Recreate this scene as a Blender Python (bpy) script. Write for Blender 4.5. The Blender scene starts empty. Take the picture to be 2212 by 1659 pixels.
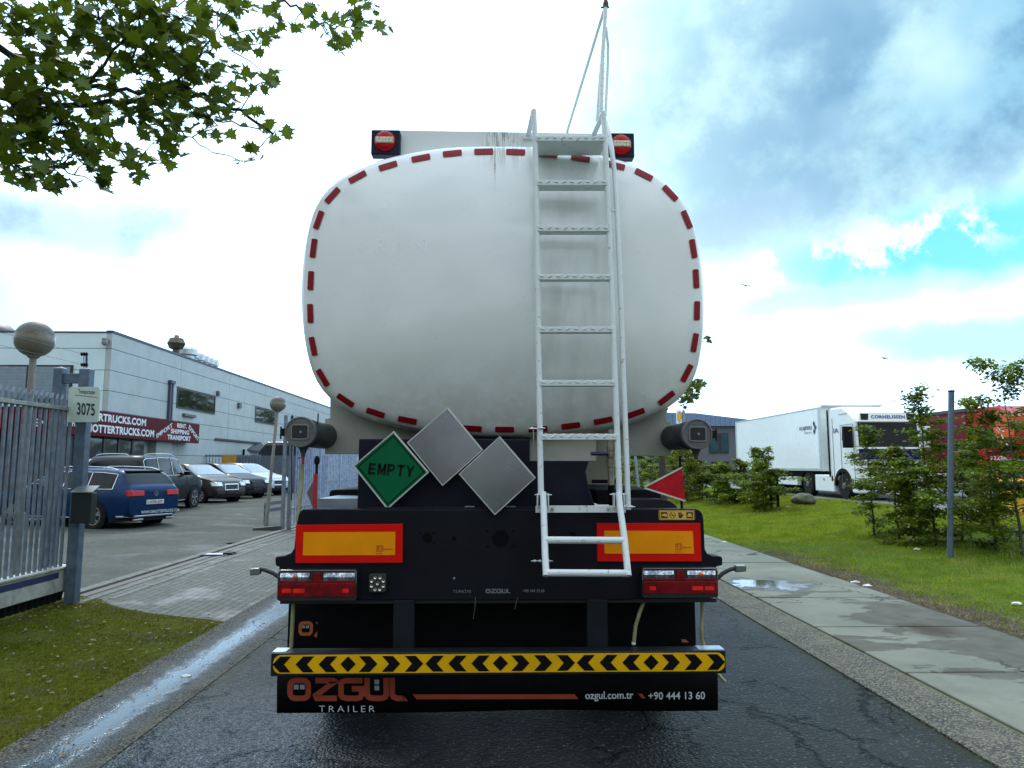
import bpy, bmesh, math, random
import numpy as np
from mathutils import Vector, Matrix
from math import sin, cos, pi, atan, atan2, radians, sqrt

# ---------------------------------------------------------------- camera, sky, sun
SC = bpy.context.scene
COL = SC.collection
FPX, CU, CV = 1560.0, 1106.0, 829.5          # focal length and centre in units of a 2212 x 1659 picture
PITCH = atan(176.5 / FPX)
YAW = atan(33.0 / FPX)
CAMZ = 1.64
cam_data = bpy.data.cameras.new('camera')
cam = bpy.data.objects.new('camera', cam_data)
COL.objects.link(cam)
cam.location = (0, 0, CAMZ)
cam.rotation_euler = (pi / 2 + PITCH, 0, -YAW)
cam_data.sensor_width = 36.0
cam_data.lens = 36.0 * FPX / 2212.0
cam_data.clip_end = 6000
SC.camera = cam
ROT = cam.rotation_euler.to_matrix()
CAM = Vector((0, 0, CAMZ))

SC.render.engine = 'CYCLES'
SC.cycles.use_denoising = True
SC.cycles.max_bounces = 6
SC.cycles.transparent_max_bounces = 8
SC.cycles.caustics_reflective = False
SC.cycles.caustics_refractive = False
SC.view_settings.view_transform = 'Standard'
SC.view_settings.look = 'None'
SC.view_settings.exposure = 0.0
SC.view_settings.gamma = 1.0
SC.view_settings.use_curve_mapping = False


def ray(u, v):
    d = ROT @ Vector(((u - CU) / FPX, (CV - v) / FPX, -1.0))
    return d


def PY(u, v, Y):
    """point seen at picture place (u, v) on the upright plane Y metres ahead"""
    d = ray(u, v)
    return CAM + d * (Y / d.y)


def PZ(u, v, z=0.0):
    d = ray(u, v)
    return CAM + d * ((z - CAMZ) / d.z)


def PX(u, v, X):
    d = ray(u, v)
    return CAM + d * (X / d.x)


SUN_AZ, SUN_EL = radians(-24), radians(46)
world = bpy.data.worlds.new("World")
SC.world = world
world.use_nodes = True


class NT:
    """small node-tree writer"""
    def __init__(s, tree):
        s.t = tree
        s.n = tree.nodes
        s.l = tree.links

    def new(s, typ, **kw):
        n = s.n.new(typ)
        for k, v in kw.items():
            setattr(n, k, v)
        return n

    def put(s, sock, val):
        if val is None:
            return
        if isinstance(val, bpy.types.NodeSocket):
            s.l.new(val, sock)
        else:
            if sock.type == 'RGBA' and not hasattr(val, '__len__'):
                val = (val, val, val)
            if sock.type == 'RGBA' and len(val) == 3:
                val = (*val, 1.0)
            sock.default_value = val

    def math(s, op, a, b=None, c=None, clamp=False):
        n = s.new('ShaderNodeMath', operation=op, use_clamp=clamp)
        s.put(n.inputs[0], a)
        s.put(n.inputs[1], b)
        s.put(n.inputs[2], c)
        return n.outputs[0]

    def vmath(s, op, a, b=None):
        n = s.new('ShaderNodeVectorMath', operation=op)
        s.put(n.inputs[0], a)
        s.put(n.inputs[1], b)
        return n.outputs['Value'] if op in ('LENGTH', 'DOT_PRODUCT', 'DISTANCE') else n.outputs[0]

    def mix(s, f, a, b, blend='MIX'):
        n = s.new('ShaderNodeMix', data_type='RGBA', blend_type=blend)
        s.put(n.inputs[0], f)
        s.put(n.inputs[6], a)
        s.put(n.inputs[7], b)
        return n.outputs[2]

    def sep(s, v):
        n = s.new('ShaderNodeSeparateXYZ')
        s.put(n.inputs[0], v)
        return n.outputs

    def comb(s, x=0.0, y=0.0, z=0.0):
        n = s.new('ShaderNodeCombineXYZ')
        s.put(n.inputs[0], x)
        s.put(n.inputs[1], y)
        s.put(n.inputs[2], z)
        return n.outputs[0]

    def noise(s, vec, scale, detail=3.0, rough=0.55, dist=0.0, color=False):
        n = s.new('ShaderNodeTexNoise')
        s.put(n.inputs['Vector'], vec)
        n.inputs['Scale'].default_value = scale
        n.inputs['Detail'].default_value = detail
        n.inputs['Roughness'].default_value = rough
        n.inputs['Distortion'].default_value = dist
        return n.outputs['Color' if color else 'Fac']

    def voronoi(s, vec, scale, feature='F1', out='Distance', rand=1.0):
        n = s.new('ShaderNodeTexVoronoi', feature=feature)
        s.put(n.inputs['Vector'], vec)
        n.inputs['Scale'].default_value = scale
        n.inputs['Randomness'].default_value = rand
        return n.outputs[out]

    def ramp(s, f, lo, hi, smooth=True):
        """0 below lo, 1 above hi (or the other way round)"""
        n = s.new('ShaderNodeMapRange', interpolation_type='SMOOTHSTEP' if smooth else 'LINEAR')
        s.put(n.inputs['Value'], f)
        if lo <= hi:
            n.inputs['From Min'].default_value = lo
            n.inputs['From Max'].default_value = hi
            n.inputs['To Min'].default_value = 0.0
            n.inputs['To Max'].default_value = 1.0
        else:
            n.inputs['From Min'].default_value = hi
            n.inputs['From Max'].default_value = lo
            n.inputs['To Min'].default_value = 1.0
            n.inputs['To Max'].default_value = 0.0
        return n.outputs['Result']


def build_sky():
    T = NT(world.node_tree)
    bg = T.n['Background']
    bg.inputs['Strength'].default_value = 0.1
    nish = T.new('ShaderNodeTexSky', sky_type='NISHITA')
    nish.sun_disc = False
    nish.sun_elevation = SUN_EL
    nish.sun_rotation = SUN_AZ
    d = T.vmath('NORMALIZE', T.new('ShaderNodeTexCoord').outputs['Generated'])
    warp = T.vmath('SUBTRACT', T.noise(d, 3.2, 5, 0.6, color=True), (0.5, 0.5, 0.5))
    warp = T.vmath('MULTIPLY', warp, (0.24, 0.24, 0.16))
    dw = T.vmath('ADD', d, warp)
    x, y, z = T.sep(dw)[:]
    az = T.math('ARCTAN2', x, y)
    el = T.math('ARCTAN2', z, T.math('SQRT', T.math('ADD', T.math('MULTIPLY', x, x), T.math('MULTIPLY', y, y))))

    def blob(u, v, ru, rv, inner=0.35, tilt=0.0):
        r = ray(u, v)
        a0, e0 = atan2(r.x, r.y), atan2(r.z, sqrt(r.x ** 2 + r.y ** 2))
        sa, se = ru / FPX, rv / FPX
        da, de = T.math('SUBTRACT', az, a0), T.math('SUBTRACT', el, e0)
        if tilt:
            de = T.math('SUBTRACT', de, T.math('MULTIPLY', da, tilt))
        q = T.math('ADD', T.math('POWER', T.math('ABSOLUTE', T.math('DIVIDE', da, sa)), 2),
                   T.math('POWER', T.math('ABSOLUTE', T.math('DIVIDE', de, se)), 2))
        return T.ramp(T.math('SQRT', q), 1.0, inner)

    fine = T.noise(d, 7.0, 6, 0.62)
    mid = T.noise(d, 3.0, 4, 0.55)
    white = (14.5, 20.5, 27.0)
    # cloudy part of the sky behind and beside the camera, blue showing through
    blue = T.vmath('MULTIPLY', nish.outputs[0], (1.0, 1.25, 1.3))
    cloud = T.mix(T.ramp(mid, 0.35, 0.7), (7.0, 8.0, 8.9), (13.8, 15.2, 16.2))
    back = T.mix(T.ramp(fine, 0.36, 0.52), blue, cloud)
    lift = T.math('ADD', 0.95, T.math('MULTIPLY', T.ramp(el, 0.15, 1.2), 1.0))
    back = T.vmath('MULTIPLY', back, T.comb(lift, lift, lift))
    side = T.ramp(T.math('ABSOLUTE', az), 1.05, 1.7)
    col = T.mix(side, white, back)
    halo = T.math('MULTIPLY', blob(1800, 170, 690, 470, 0.45), 1.0, clamp=True)
    col = T.mix(halo, col, T.mix(T.ramp(fine, 0.4, 0.62), (5.0, 8.0, 10.0), (7.4, 10.6, 11.2)))
    dark = T.math('MULTIPLY', blob(2020, 120, 560, 330, 0.25), T.ramp(mid, 0.28, 0.5))
    col = T.mix(dark, col, T.mix(T.ramp(fine, 0.40, 0.62), (1.9, 4.2, 6.7), (3.7, 7.2, 9.6)))
    dark2 = T.math('MULTIPLY', blob(1560, 480, 240, 110, 0.3), 0.75)
    col = T.mix(dark2, col, (4.9, 7.3, 10.0))
    gap = T.math('MULTIPLY', blob(2140, 530, 500, 130, 0.30), 0.92)
    wisp = T.math('MULTIPLY', T.ramp(T.noise(d, 13.0, 6, 0.65), 0.47, 0.58), blob(1850, 520, 330, 120, 0.5))
    gapc = T.mix(wisp, (2.0, 9.0, 10.3), (11.5, 12.6, 13.0))
    col = T.mix(gap, col, gapc)
    b2 = T.math('MULTIPLY', blob(1800, 660, 330, 45, 0.3), 0.75)
    col = T.mix(b2, col, (6.5, 10.4, 11.4))
    b3 = T.math('MULTIPLY', blob(2150, 760, 300, 70, 0.3, 0.0), 0.85)
    col = T.mix(b3, col, (5.2, 9.8, 11.2))
    b4 = T.math('MULTIPLY', blob(130, 445, 420, 90, 0.2), 0.95)
    col = T.mix(b4, col, T.mix(T.ramp(fine, 0.4, 0.6), (4.2, 6.8, 10.2), (7.6, 10.6, 12.0)))
    bl = T.math('MULTIPLY', blob(-620, 540, 560, 330, 0.3), 0.85)  # blue patch added beyond the left edge for the gutter water to mirror
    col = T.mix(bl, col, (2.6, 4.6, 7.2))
    b5 = T.math('MULTIPLY', blob(1600, 860, 260, 40, 0.3), 0.4)
    col = T.mix(b5, col, (6.8, 10.0, 11.2))
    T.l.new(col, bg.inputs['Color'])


build_sky()
sun_data = bpy.data.lights.new('sun', 'SUN')
sun_data.energy = 1.5
sun_data.angle = radians(12)
sun_data.color = (1.0, 0.92, 0.80)
sun = bpy.data.objects.new('sun', sun_data)
COL.objects.link(sun)
sd = Vector((sin(SUN_AZ) * cos(SUN_EL), cos(SUN_AZ) * cos(SUN_EL), sin(SUN_EL)))
sun.rotation_euler = sd.to_track_quat('Z', 'Y').to_euler()

# ---------------------------------------------------------------- object helpers


def tag(o, label=None, cat=None, group=None, kind=None):
    if label:
        o['label'] = label
    if cat:
        o['category'] = cat
    if group:
        o['group'] = group
    if kind:
        o['kind'] = kind
    return o


LOCAL = set()


def thing(name, label, cat, loc=(0, 0, 0), group=None, rotz=None):
    """an Empty at the base of a thing. Parts of it are given in world places unless rotz is set."""
    o = bpy.data.objects.new(name, None)
    COL.objects.link(o)
    o.location = loc
    if rotz is not None:
        o.rotation_euler = (0, 0, rotz)
        LOCAL.add(o.name)
    return tag(o, label, cat, group)


def link(name, me, parent=None):
    o = bpy.data.objects.new(name, me)
    COL.objects.link(o)
    if parent is not None:
        o.parent = parent
        if parent.type == 'EMPTY' and parent.name not in LOCAL:
            o.matrix_parent_inverse = Matrix.Translation(-Vector(parent.location))
    return o


class MB:
    """collects simple solids and links them as one mesh object"""
    def __init__(s):
        s.v, s.f, s.mi, s.cur = [], [], [], 0

    def m(s, i):
        s.cur = i
        return s

    def add(s, vs, fs):
        b = len(s.v)
        s.v += [tuple(p) for p in vs]
        for f in fs:
            s.f.append([b + i for i in f])
            s.mi.append(s.cur)
        return s

    def box(s, x0, x1, y0, y1, z0, z1):
        vs = [(x, y, z) for z in (z0, z1) for x, y in ((x0, y0), (x1, y0), (x1, y1), (x0, y1))]
        return s.add(vs, [(3, 2, 1, 0), (4, 5, 6, 7), (0, 1, 5, 4), (1, 2, 6, 5), (2, 3, 7, 6), (3, 0, 4, 7)])

    def obox(s, c, ax, ay, az):
        """box from centre and three half-axis vectors"""
        c, ax, ay, az = map(Vector, (c, ax, ay, az))
        vs = [c + ax * a + ay * b + az * e for e in (-1, 1) for a, b in ((-1, -1), (1, -1), (1, 1), (-1, 1))]
        return s.add(vs, [(3, 2, 1, 0), (4, 5, 6, 7), (0, 1, 5, 4), (1, 2, 6, 5), (2, 3, 7, 6), (3, 0, 4, 7)])

    def prism(s, poly, y0, y1, flip=False):
        """2-D outline in (x, z) given thickness along Y"""
        n = len(poly)
        vs = [(p[0], y0, p[1]) for p in poly] + [(p[0], y1, p[1]) for p in poly]
        fs = [tuple(range(n))[::-1], tuple(range(n, 2 * n))]
        fs += [(i, (i + 1) % n, n + (i + 1) % n, n + i) for i in range(n)]
        return s.add(vs, fs)

    def tube(s, pts, r, n=10, cap=True, r2=None):
        pts = [Vector(p) for p in pts]
        k = len(pts)
        rs = [r + (r2 - r) * i / (k - 1) for i in range(k)] if r2 is not None else [r] * k
        t0 = (pts[1] - pts[0]).normalized()
        up = Vector((0, 0, 1)) if abs(t0.z) < 0.9 else Vector((0, 1, 0))
        a = t0.cross(up).normalized()
        vs = []
        for i, p in enumerate(pts):
            if i == 0:
                t = t0
            elif i == k - 1:
                t = (pts[i] - pts[i - 1]).normalized()
            else:
                t = ((pts[i + 1] - pts[i]).normalized() + (pts[i] - pts[i - 1]).normalized()).normalized()
            a = (a - t * a.dot(t)).normalized()
            b = t.cross(a)
            for j in range(n):
                q = 2 * pi * j / n
                vs.append(p + (a * cos(q) + b * sin(q)) * rs[i])
        fs = []
        for i in range(k - 1):
            for j in range(n):
                fs.append((i * n + j, i * n + (j + 1) % n, (i + 1) * n + (j + 1) % n, (i + 1) * n + j))
        if cap:
            fs.append(tuple(range(n))[::-1])
            fs.append(tuple(range((k - 1) * n, k * n)))
        return s.add(vs, fs)

    def lathe(s, prof, c, axis='z', n=24, caps=True):
        """profile of (radius, height) turned about an axis through c"""
        vs = []
        for r, h in prof:
            for j in range(n):
                q = 2 * pi * j / n
                a, b = r * cos(q), r * sin(q)
                vs.append({'z': (c[0] + a, c[1] + b, c[2] + h), 'y': (c[0] + a, c[1] + h, c[2] + b),
                           'x': (c[0] + h, c[1] + a, c[2] + b)}[axis])
        k = len(prof)
        fs = [(i * n + j, i * n + (j + 1) % n, (i + 1) * n + (j + 1) % n, (i + 1) * n + j)
              for i in range(k - 1) for j in range(n)]
        if caps:
            fs += [tuple(range(n))[::-1], tuple(range((k - 1) * n, k * n))]
        return s.add(vs, fs)

    def quad(s, a, b, c, d):
        return s.add([a, b, c, d], [(0, 1, 2, 3)])

    def build(s, name, mats, parent=None, smooth=None, bevel=0, seg=2):
        me = bpy.data.meshes.new(name)
        me.from_pydata(s.v, [], s.f)
        mats = mats if isinstance(mats, (list, tuple)) else [mats]
        for m in mats:
            me.materials.append(m)
        if len(mats) > 1:
            me.polygons.foreach_set('material_index', s.mi)
        bm = bmesh.new()
        bm.from_mesh(me)
        bmesh.ops.recalc_face_normals(bm, faces=bm.faces)
        bm.to_mesh(me)
        bm.free()
        if smooth is not None:
            me.shade_smooth()
            me.set_sharp_from_angle(angle=radians(smooth))
        o = link(name, me, parent)
        if bevel:
            b = o.modifiers.new('bevel', 'BEVEL')
            b.width = bevel
            b.segments = seg
            b.limit_method = 'ANGLE'
            b.angle_limit = radians(35)
        return o


def np_mesh(name, verts, tris, mat, parent=None, smooth=False, nv=3):
    """fast mesh from numpy arrays, all faces with nv corners"""
    me = bpy.data.meshes.new(name)
    V = np.asarray(verts, dtype=np.float32).reshape(-1, 3)
    Fc = np.asarray(tris, dtype=np.int32).reshape(-1, nv)
    me.vertices.add(len(V))
    me.vertices.foreach_set('co', V.ravel())
    me.loops.add(Fc.size)
    me.loops.foreach_set('vertex_index', Fc.ravel())
    me.polygons.add(len(Fc))
    me.polygons.foreach_set('loop_start', np.arange(0, Fc.size, nv, dtype=np.int32))
    if smooth:
        me.polygons.foreach_set('use_smooth', np.ones(len(Fc), dtype=bool))
    me.update(calc_edges=True)
    me.validate()
    me.materials.append(mat)
    return link(name, me, parent)


_fontcache = {}


def text2d(s, bold=0.0, space=1.0):
    """lettering as flat polygons, scaled to a 0..1 box; returns points, faces, aspect"""
    key = (s, bold, space)
    if key in _fontcache:
        return _fontcache[key]
    cu = bpy.data.curves.new('lettering', 'FONT')
    cu.body = s
    cu.offset = bold
    cu.space_character = space
    cu.resolution_u = 3
    cu.fill_mode = 'FRONT'
    o = bpy.data.objects.new('lettering', cu)
    COL.objects.link(o)
    dg = bpy.context.evaluated_depsgraph_get()
    me = bpy.data.meshes.new_from_object(o.evaluated_get(dg))
    vs = [(v.co.x, v.co.y) for v in me.vertices]
    fs = [tuple(p.vertices) for p in me.polygons]
    bpy.data.objects.remove(o)
    bpy.data.meshes.remove(me)
    bpy.data.curves.remove(cu)
    x0, x1 = min(v[0] for v in vs), max(v[0] for v in vs)
    y0, y1 = min(v[1] for v in vs), max(v[1] for v in vs)
    vs = [((a - x0) / (x1 - x0), (b - y0) / (y1 - y0)) for a, b in vs]
    _fontcache[key] = (vs, fs, (x1 - x0) / (y1 - y0))
    return _fontcache[key]


def put_text(mb, s, o, ex, ey, bold=0.0, space=1.0):
    """o = lower-left corner, ex / ey = full width and height vectors"""
    vs, fs, _ = text2d(s, bold, space)
    o, ex, ey = Vector(o), Vector(ex), Vector(ey)
    mb.add([o + ex * a + ey * b for a, b in vs], fs)
    return mb


def text_py(mb, s, u0, u1, v0, v1, Y, bold=0.0, space=1.0, vr=0.0):
    """lettering between picture columns u0..u1 and rows v0..v1 on the upright plane at Y"""
    bl, br, tl = PY(u0, v1, Y), PY(u1, v1 + vr, Y), PY(u0, v0, Y)
    return put_text(mb, s, bl, br - bl, tl - bl, bold, space)


def stroke2d(pts, w, closed=False):
    """thick polyline with mitred joints -> list of quads in 2-D"""
    P = [Vector((p[0], p[1])) for p in pts]
    n = len(P)
    L, R = [], []
    for i in range(n):
        a = P[i - 1] if (i > 0 or closed) else None
        b = P[(i + 1) % n] if (i < n - 1 or closed) else None
        d1 = (P[i] - a).normalized() if a is not None else None
        d2 = (b - P[i]).normalized() if b is not None else None
        if d1 is None:
            d1 = d2
        if d2 is None:
            d2 = d1
        t = (d1 + d2).normalized()
        nrm = Vector((-t.y, t.x))
        k = 1 / max(0.35, nrm.dot(Vector((-d1.y, d1.x))))
        L.append(P[i] + nrm * w / 2 * k)
        R.append(P[i] - nrm * w / 2 * k)
    m = n if closed else n - 1
    return [(L[i], R[i], R[(i + 1) % n], L[(i + 1) % n]) for i in range(m)]


def rrect(x0, x1, z0, z1, r, n=5):
    out = []
    for cx, cz, a0 in ((x1 - r, z1 - r, 0), (x0 + r, z1 - r, 90), (x0 + r, z0 + r, 180), (x1 - r, z0 + r, 270)):
        for i in range(n + 1):
            a = radians(a0 + 90 * i / n)
            out.append((cx + r * cos(a), cz + r * sin(a)))
    return out


# ---------------------------------------------------------------- materials
MATS = {}


def mat(name, col, rough=0.5, metal=0.0, var=0.08, vs=6.0, bump=0.0, bs=60.0, coat=0.0, spec=0.5,
        dirt=None, dirt_amt=0.0, emit=None, es=0.0, alpha=1.0, rvar=0.1):
    """general painted / plain material: colour broken up by noise, uneven roughness, fine bump, optional dirt"""
    if name in MATS:
        return MATS[name]
    m = bpy.data.materials.new(name)
    m.use_nodes = True
    T = NT(m.node_tree)
    b = T.n['Principled BSDF']
    co = T.new('ShaderNodeTexCoord').outputs['Object']
    f = T.noise(co, vs, 5, 0.6)
    lo = tuple(c * (1 - var) for c in col)
    hi = tuple(min(1, c * (1 + var)) for c in col)
    c = T.mix(T.ramp(f, 0.3, 0.7), lo, hi)
    if dirt is not None:
        dm = T.math('MULTIPLY', T.ramp(T.noise(co, vs * 0.7, 6, 0.7, 0.6), 0.45, 0.75), dirt_amt)
        c = T.mix(dm, c, dirt)
    T.put(b.inputs['Base Color'], c)
    r = T.math('ADD', rough - rvar / 2, T.math('MULTIPLY', T.noise(co, vs * 2.3, 4), rvar), clamp=True)
    T.put(b.inputs['Roughness'], r)
    b.inputs['Metallic'].default_value = metal
    b.inputs['Specular IOR Level'].default_value = spec
    b.inputs['Coat Weight'].default_value = coat
    b.inputs['Coat Roughness'].default_value = 0.06
    if bump:
        bn = T.new('ShaderNodeBump')
        bn.inputs['Strength'].default_value = bump
        bn.inputs['Distance'].default_value = 0.01
        T.put(bn.inputs['Height'], T.noise(co, bs, 4))
        T.l.new(bn.outputs[0], b.inputs['Normal'])
    if emit is not None:
        T.put(b.inputs['Emission Color'], emit)
        b.inputs['Emission Strength'].default_value = es
    if alpha < 1:
        b.inputs['Alpha'].default_value = alpha
    MATS[name] = m
    return m


def leaf_mat(name, c1, c2, trans=(0.2, 0.35, 0.03), ta=0.45, rough=0.45):
    m = bpy.data.materials.new(name)
    m.use_nodes = True
    T = NT(m.node_tree)
    b = T.n['Principled BSDF']
    out = T.n['Material Output']
    co = T.new('ShaderNodeTexCoord').outputs['Object']
    f = T.ramp(T.noise(co, 2.2, 3), 0.35, 0.65)
    g = T.new('ShaderNodeObjectInfo')
    f2 = T.math('ADD', T.math('MULTIPLY', f, 0.65), T.math('MULTIPLY', T.noise(co, 23.0, 2), 0.35), clamp=True)
    T.put(b.inputs['Base Color'], T.mix(f2, c1, c2))
    b.inputs['Roughness'].default_value = rough
    b.inputs['Specular IOR Level'].default_value = 0.05 if rough > 0.7 else 0.3
    tr = T.new('ShaderNodeBsdfTranslucent')
    T.put(tr.inputs['Color'], T.mix(f2, tuple(0.75 * c for c in trans), trans))
    mx = T.new('ShaderNodeMixShader')
    mx.inputs[0].default_value = ta
    T.l.new(b.outputs[0], mx.inputs[1])
    T.l.new(tr.outputs[0], mx.inputs[2])
    T.l.new(mx.outputs[0], out.inputs['Surface'])
    return m


def spec_mat(name, fn):
    """material whose node network is written by fn(T, principled, position)"""
    m = bpy.data.materials.new(name)
    m.use_nodes = True
    T = NT(m.node_tree)
    b = T.n['Principled BSDF']
    pos = T.new('ShaderNodeNewGeometry').outputs['Position']
    fn(T, b, pos)
    MATS[name] = m
    return m


def bump(T, b, h, strength, dist):
    n = T.new('ShaderNodeBump')
    n.inputs['Strength'].default_value = strength
    n.inputs['Distance'].default_value = dist
    T.put(n.inputs['Height'], h)
    T.l.new(n.outputs[0], b.inputs['Normal'])


BLACK = mat('black steel paint', (0.007, 0.007, 0.011), 0.5, var=0.25, vs=3, bump=0.05, bs=80, spec=0.12)
BLACK2 = mat('black moulded plastic', (0.007, 0.007, 0.009), 0.6, var=0.2, spec=0.15)
RUBBER = mat('tyre rubber', (0.013, 0.013, 0.014), 0.85, var=0.3, bump=0.3, bs=40, spec=0.2)
CREAM = mat('cream tank paint', (0.62, 0.60, 0.54), 0.35, var=0.05, vs=2, coat=0.3, dirt=(0.3, 0.27, 0.22), dirt_amt=0.25)
GALV = mat('galvanised steel', (0.17, 0.21, 0.26), 0.5, 0.3, var=0.25, vs=9, dirt=(0.2, 0.2, 0.2), dirt_amt=0.5)
GALVB = mat('blue grey galvanised post', (0.10, 0.14, 0.20), 0.55, 0.2, var=0.25, vs=9, dirt=(0.13, 0.13, 0.13), dirt_amt=0.4)
CHROME = mat('chrome trim', (0.75, 0.77, 0.8), 0.15, 1.0, var=0.05)
GLASS = mat('dark window glass', (0.005, 0.008, 0.010), 0.06, var=0.1, spec=0.22, rvar=0.02)
WHITEP = mat('white enamel', (0.76, 0.79, 0.78), 0.35, var=0.05, dirt=(0.4, 0.38, 0.33), dirt_amt=0.15, coat=0.2)
REDP = mat('red reflective sheeting', (0.62, 0.006, 0.003), 0.5, var=0.06, spec=0.12)
YELP = mat('amber reflective sheeting', (0.80, 0.27, 0.002), 0.5, var=0.06, spec=0.12)
WHITET = mat('white lettering', (0.62, 0.68, 0.72), 0.5, var=0.05)

# ---------------------------------------------------------------- ground, road, paths
XL0, XL1 = -2.84, -2.16        # left gutter
XR0, XR1, XR2 = 2.74, 3.22, 4.93  # right gutter, footpath
rng = np.random.default_rng(7)


def f_asphalt(T, b, pos):
    x, y, z = T.sep(pos)[:]
    n1 = T.noise(pos, 0.7, 4, 0.6)
    n2 = T.noise(pos, 6.0, 5, 0.65)
    agg = T.voronoi(pos, 52, 'F1')
    aggc = T.voronoi(pos, 52, 'F1', 'Color')
    base = T.mix(T.ramp(n1, 0.3, 0.7), (0.014, 0.0155, 0.0155), (0.034, 0.035, 0.032))
    base = T.mix(T.math('MULTIPLY', T.ramp(n2, 0.4, 0.75), 0.5), base, (0.011, 0.013, 0.014))
    stone = T.math('MULTIPLY', T.ramp(T.sep(aggc)[0], 0.66, 0.98), T.ramp(agg, 0.5, 0.2))
    base = T.mix(T.math('MULTIPLY', stone, 0.65), base, (0.22, 0.23, 0.20))
    wp = T.vmath('ADD', pos, T.vmath('MULTIPLY', T.vmath('SUBTRACT', T.noise(pos, 2.5, 5, 0.7, color=True), (0.5, 0.5, 0.5)), (0.7, 0.7, 0)))
    wp = T.vmath('MULTIPLY', wp, (1.0, 0.45, 1.0))
    e = T.voronoi(wp, 1.35, 'DISTANCE_TO_EDGE')
    crack = T.math('MULTIPLY', T.ramp(e, 0.016, 0.004), T.ramp(T.noise(pos, 0.9, 3), 0.42, 0.52))
    e2 = T.voronoi(T.vmath('MULTIPLY', wp, (1.0, 0.8, 1.0)), 3.4, 'DISTANCE_TO_EDGE')
    crack = T.math('MAXIMUM', crack, T.math('MULTIPLY', T.ramp(e2, 0.03, 0.008), T.ramp(T.noise(pos, 1.3, 3), 0.56, 0.64)))
    edge = T.math('ADD', x, T.math('MULTIPLY', T.math('SUBTRACT', n2, 0.5), 0.22))
    dirt = T.math('MAXIMUM', T.ramp(edge, 2.58, 2.74), T.ramp(edge, -1.98, -2.14))
    base = T.mix(T.math('MULTIPLY', dirt, 0.75), base, (0.022, 0.026, 0.010))
    base = T.mix(T.math('MULTIPLY', crack, 0.95), base, (0.003, 0.003, 0.003))
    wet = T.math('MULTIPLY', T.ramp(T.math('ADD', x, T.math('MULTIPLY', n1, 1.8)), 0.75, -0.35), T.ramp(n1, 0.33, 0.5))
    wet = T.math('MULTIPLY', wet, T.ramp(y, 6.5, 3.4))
    base = T.mix(T.math('MULTIPLY', wet, 0.5), base, (0.014, 0.03, 0.042))  # wet patch, with the blue of the mirrored sky mixed into its colour
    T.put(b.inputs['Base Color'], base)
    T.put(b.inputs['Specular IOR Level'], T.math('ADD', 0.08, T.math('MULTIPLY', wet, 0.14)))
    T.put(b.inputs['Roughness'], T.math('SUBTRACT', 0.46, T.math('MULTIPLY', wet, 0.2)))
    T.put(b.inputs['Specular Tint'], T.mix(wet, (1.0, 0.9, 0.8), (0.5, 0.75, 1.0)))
    h = T.math('ADD', T.math('MULTIPLY', agg, -0.6), T.math('MULTIPLY', n2, 0.6))
    h = T.math('SUBTRACT', h, T.math('MULTIPLY', crack, 1.4))
    bump(T, b, h, 1.0, 0.016)


def f_gutter(T, b, pos, wet_on=True):
    x, y, z = T.sep(pos)[:]
    peb = T.voronoi(pos, 62, 'F1')
    pc = T.sep(T.voronoi(pos, 62, 'F1', 'Color'))[0]
    n2 = T.noise(pos, 3.0, 5, 0.65)
    base = T.mix(pc, (0.035, 0.036, 0.029), (0.165, 0.16, 0.125))
    base = T.mix(T.ramp(peb, 0.40, 0.6), base, (0.02, 0.02, 0.016))
    base = T.mix(T.math('MULTIPLY', T.ramp(n2, 0.45, 0.7), 0.5), base, (0.11, 0.105, 0.08))
    if wet_on:
        dx = T.math('ABSOLUTE', T.math('ADD', x, 2.5))
        dx = T.math('ADD', dx, T.math('MULTIPLY', T.math('SUBTRACT', T.noise(pos, 5.0, 5, 0.7), 0.5), 0.22))
        dx = T.math('ADD', dx, T.math('MULTIPLY', T.math('SUBTRACT', T.noise(pos, 0.9, 2), 0.5), 0.12))
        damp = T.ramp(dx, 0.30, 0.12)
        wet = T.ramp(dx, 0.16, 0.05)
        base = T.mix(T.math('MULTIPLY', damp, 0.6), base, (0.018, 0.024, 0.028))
        T.put(b.inputs['Specular Tint'], T.mix(damp, (1, 1, 1), (0.42, 0.74, 1.0)))  # blue tint stands in for sky colour mirrored in the water
        T.put(b.inputs['Specular IOR Level'], T.math('ADD', 0.25, T.math('MULTIPLY', wet, 0.5)))
        T.put(b.inputs['Roughness'], T.math('SUBTRACT', 0.8, T.math('ADD', T.math('MULTIPLY', damp, 0.3), T.math('MULTIPLY', wet, 0.36))))
        h = T.math('MULTIPLY', T.math('MULTIPLY', peb, -1.0), T.math('SUBTRACT', 1.0, T.math('MULTIPLY', wet, 0.93)))
    else:
        edge = T.math('ADD', x, T.math('MULTIPLY', T.math('SUBTRACT', n2, 0.5), 0.06))
        base = T.mix(T.math('MULTIPLY', T.ramp(edge, 3.18, 3.22), 0.8), base, (0.07, 0.09, 0.02))
        T.put(b.inputs['Roughness'], 0.8)
        base = T.mix(1.0, base, (1.45, 1.38, 1.2), 'MULTIPLY')
        h = T.math('MULTIPLY', peb, -1.0)
    T.put(b.inputs['Base Color'], base)
    bump(T, b, h, 0.8, 0.012)


P_STAIN = PZ(2010, 1368)
P_PUD = PZ(1650, 1266)


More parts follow.
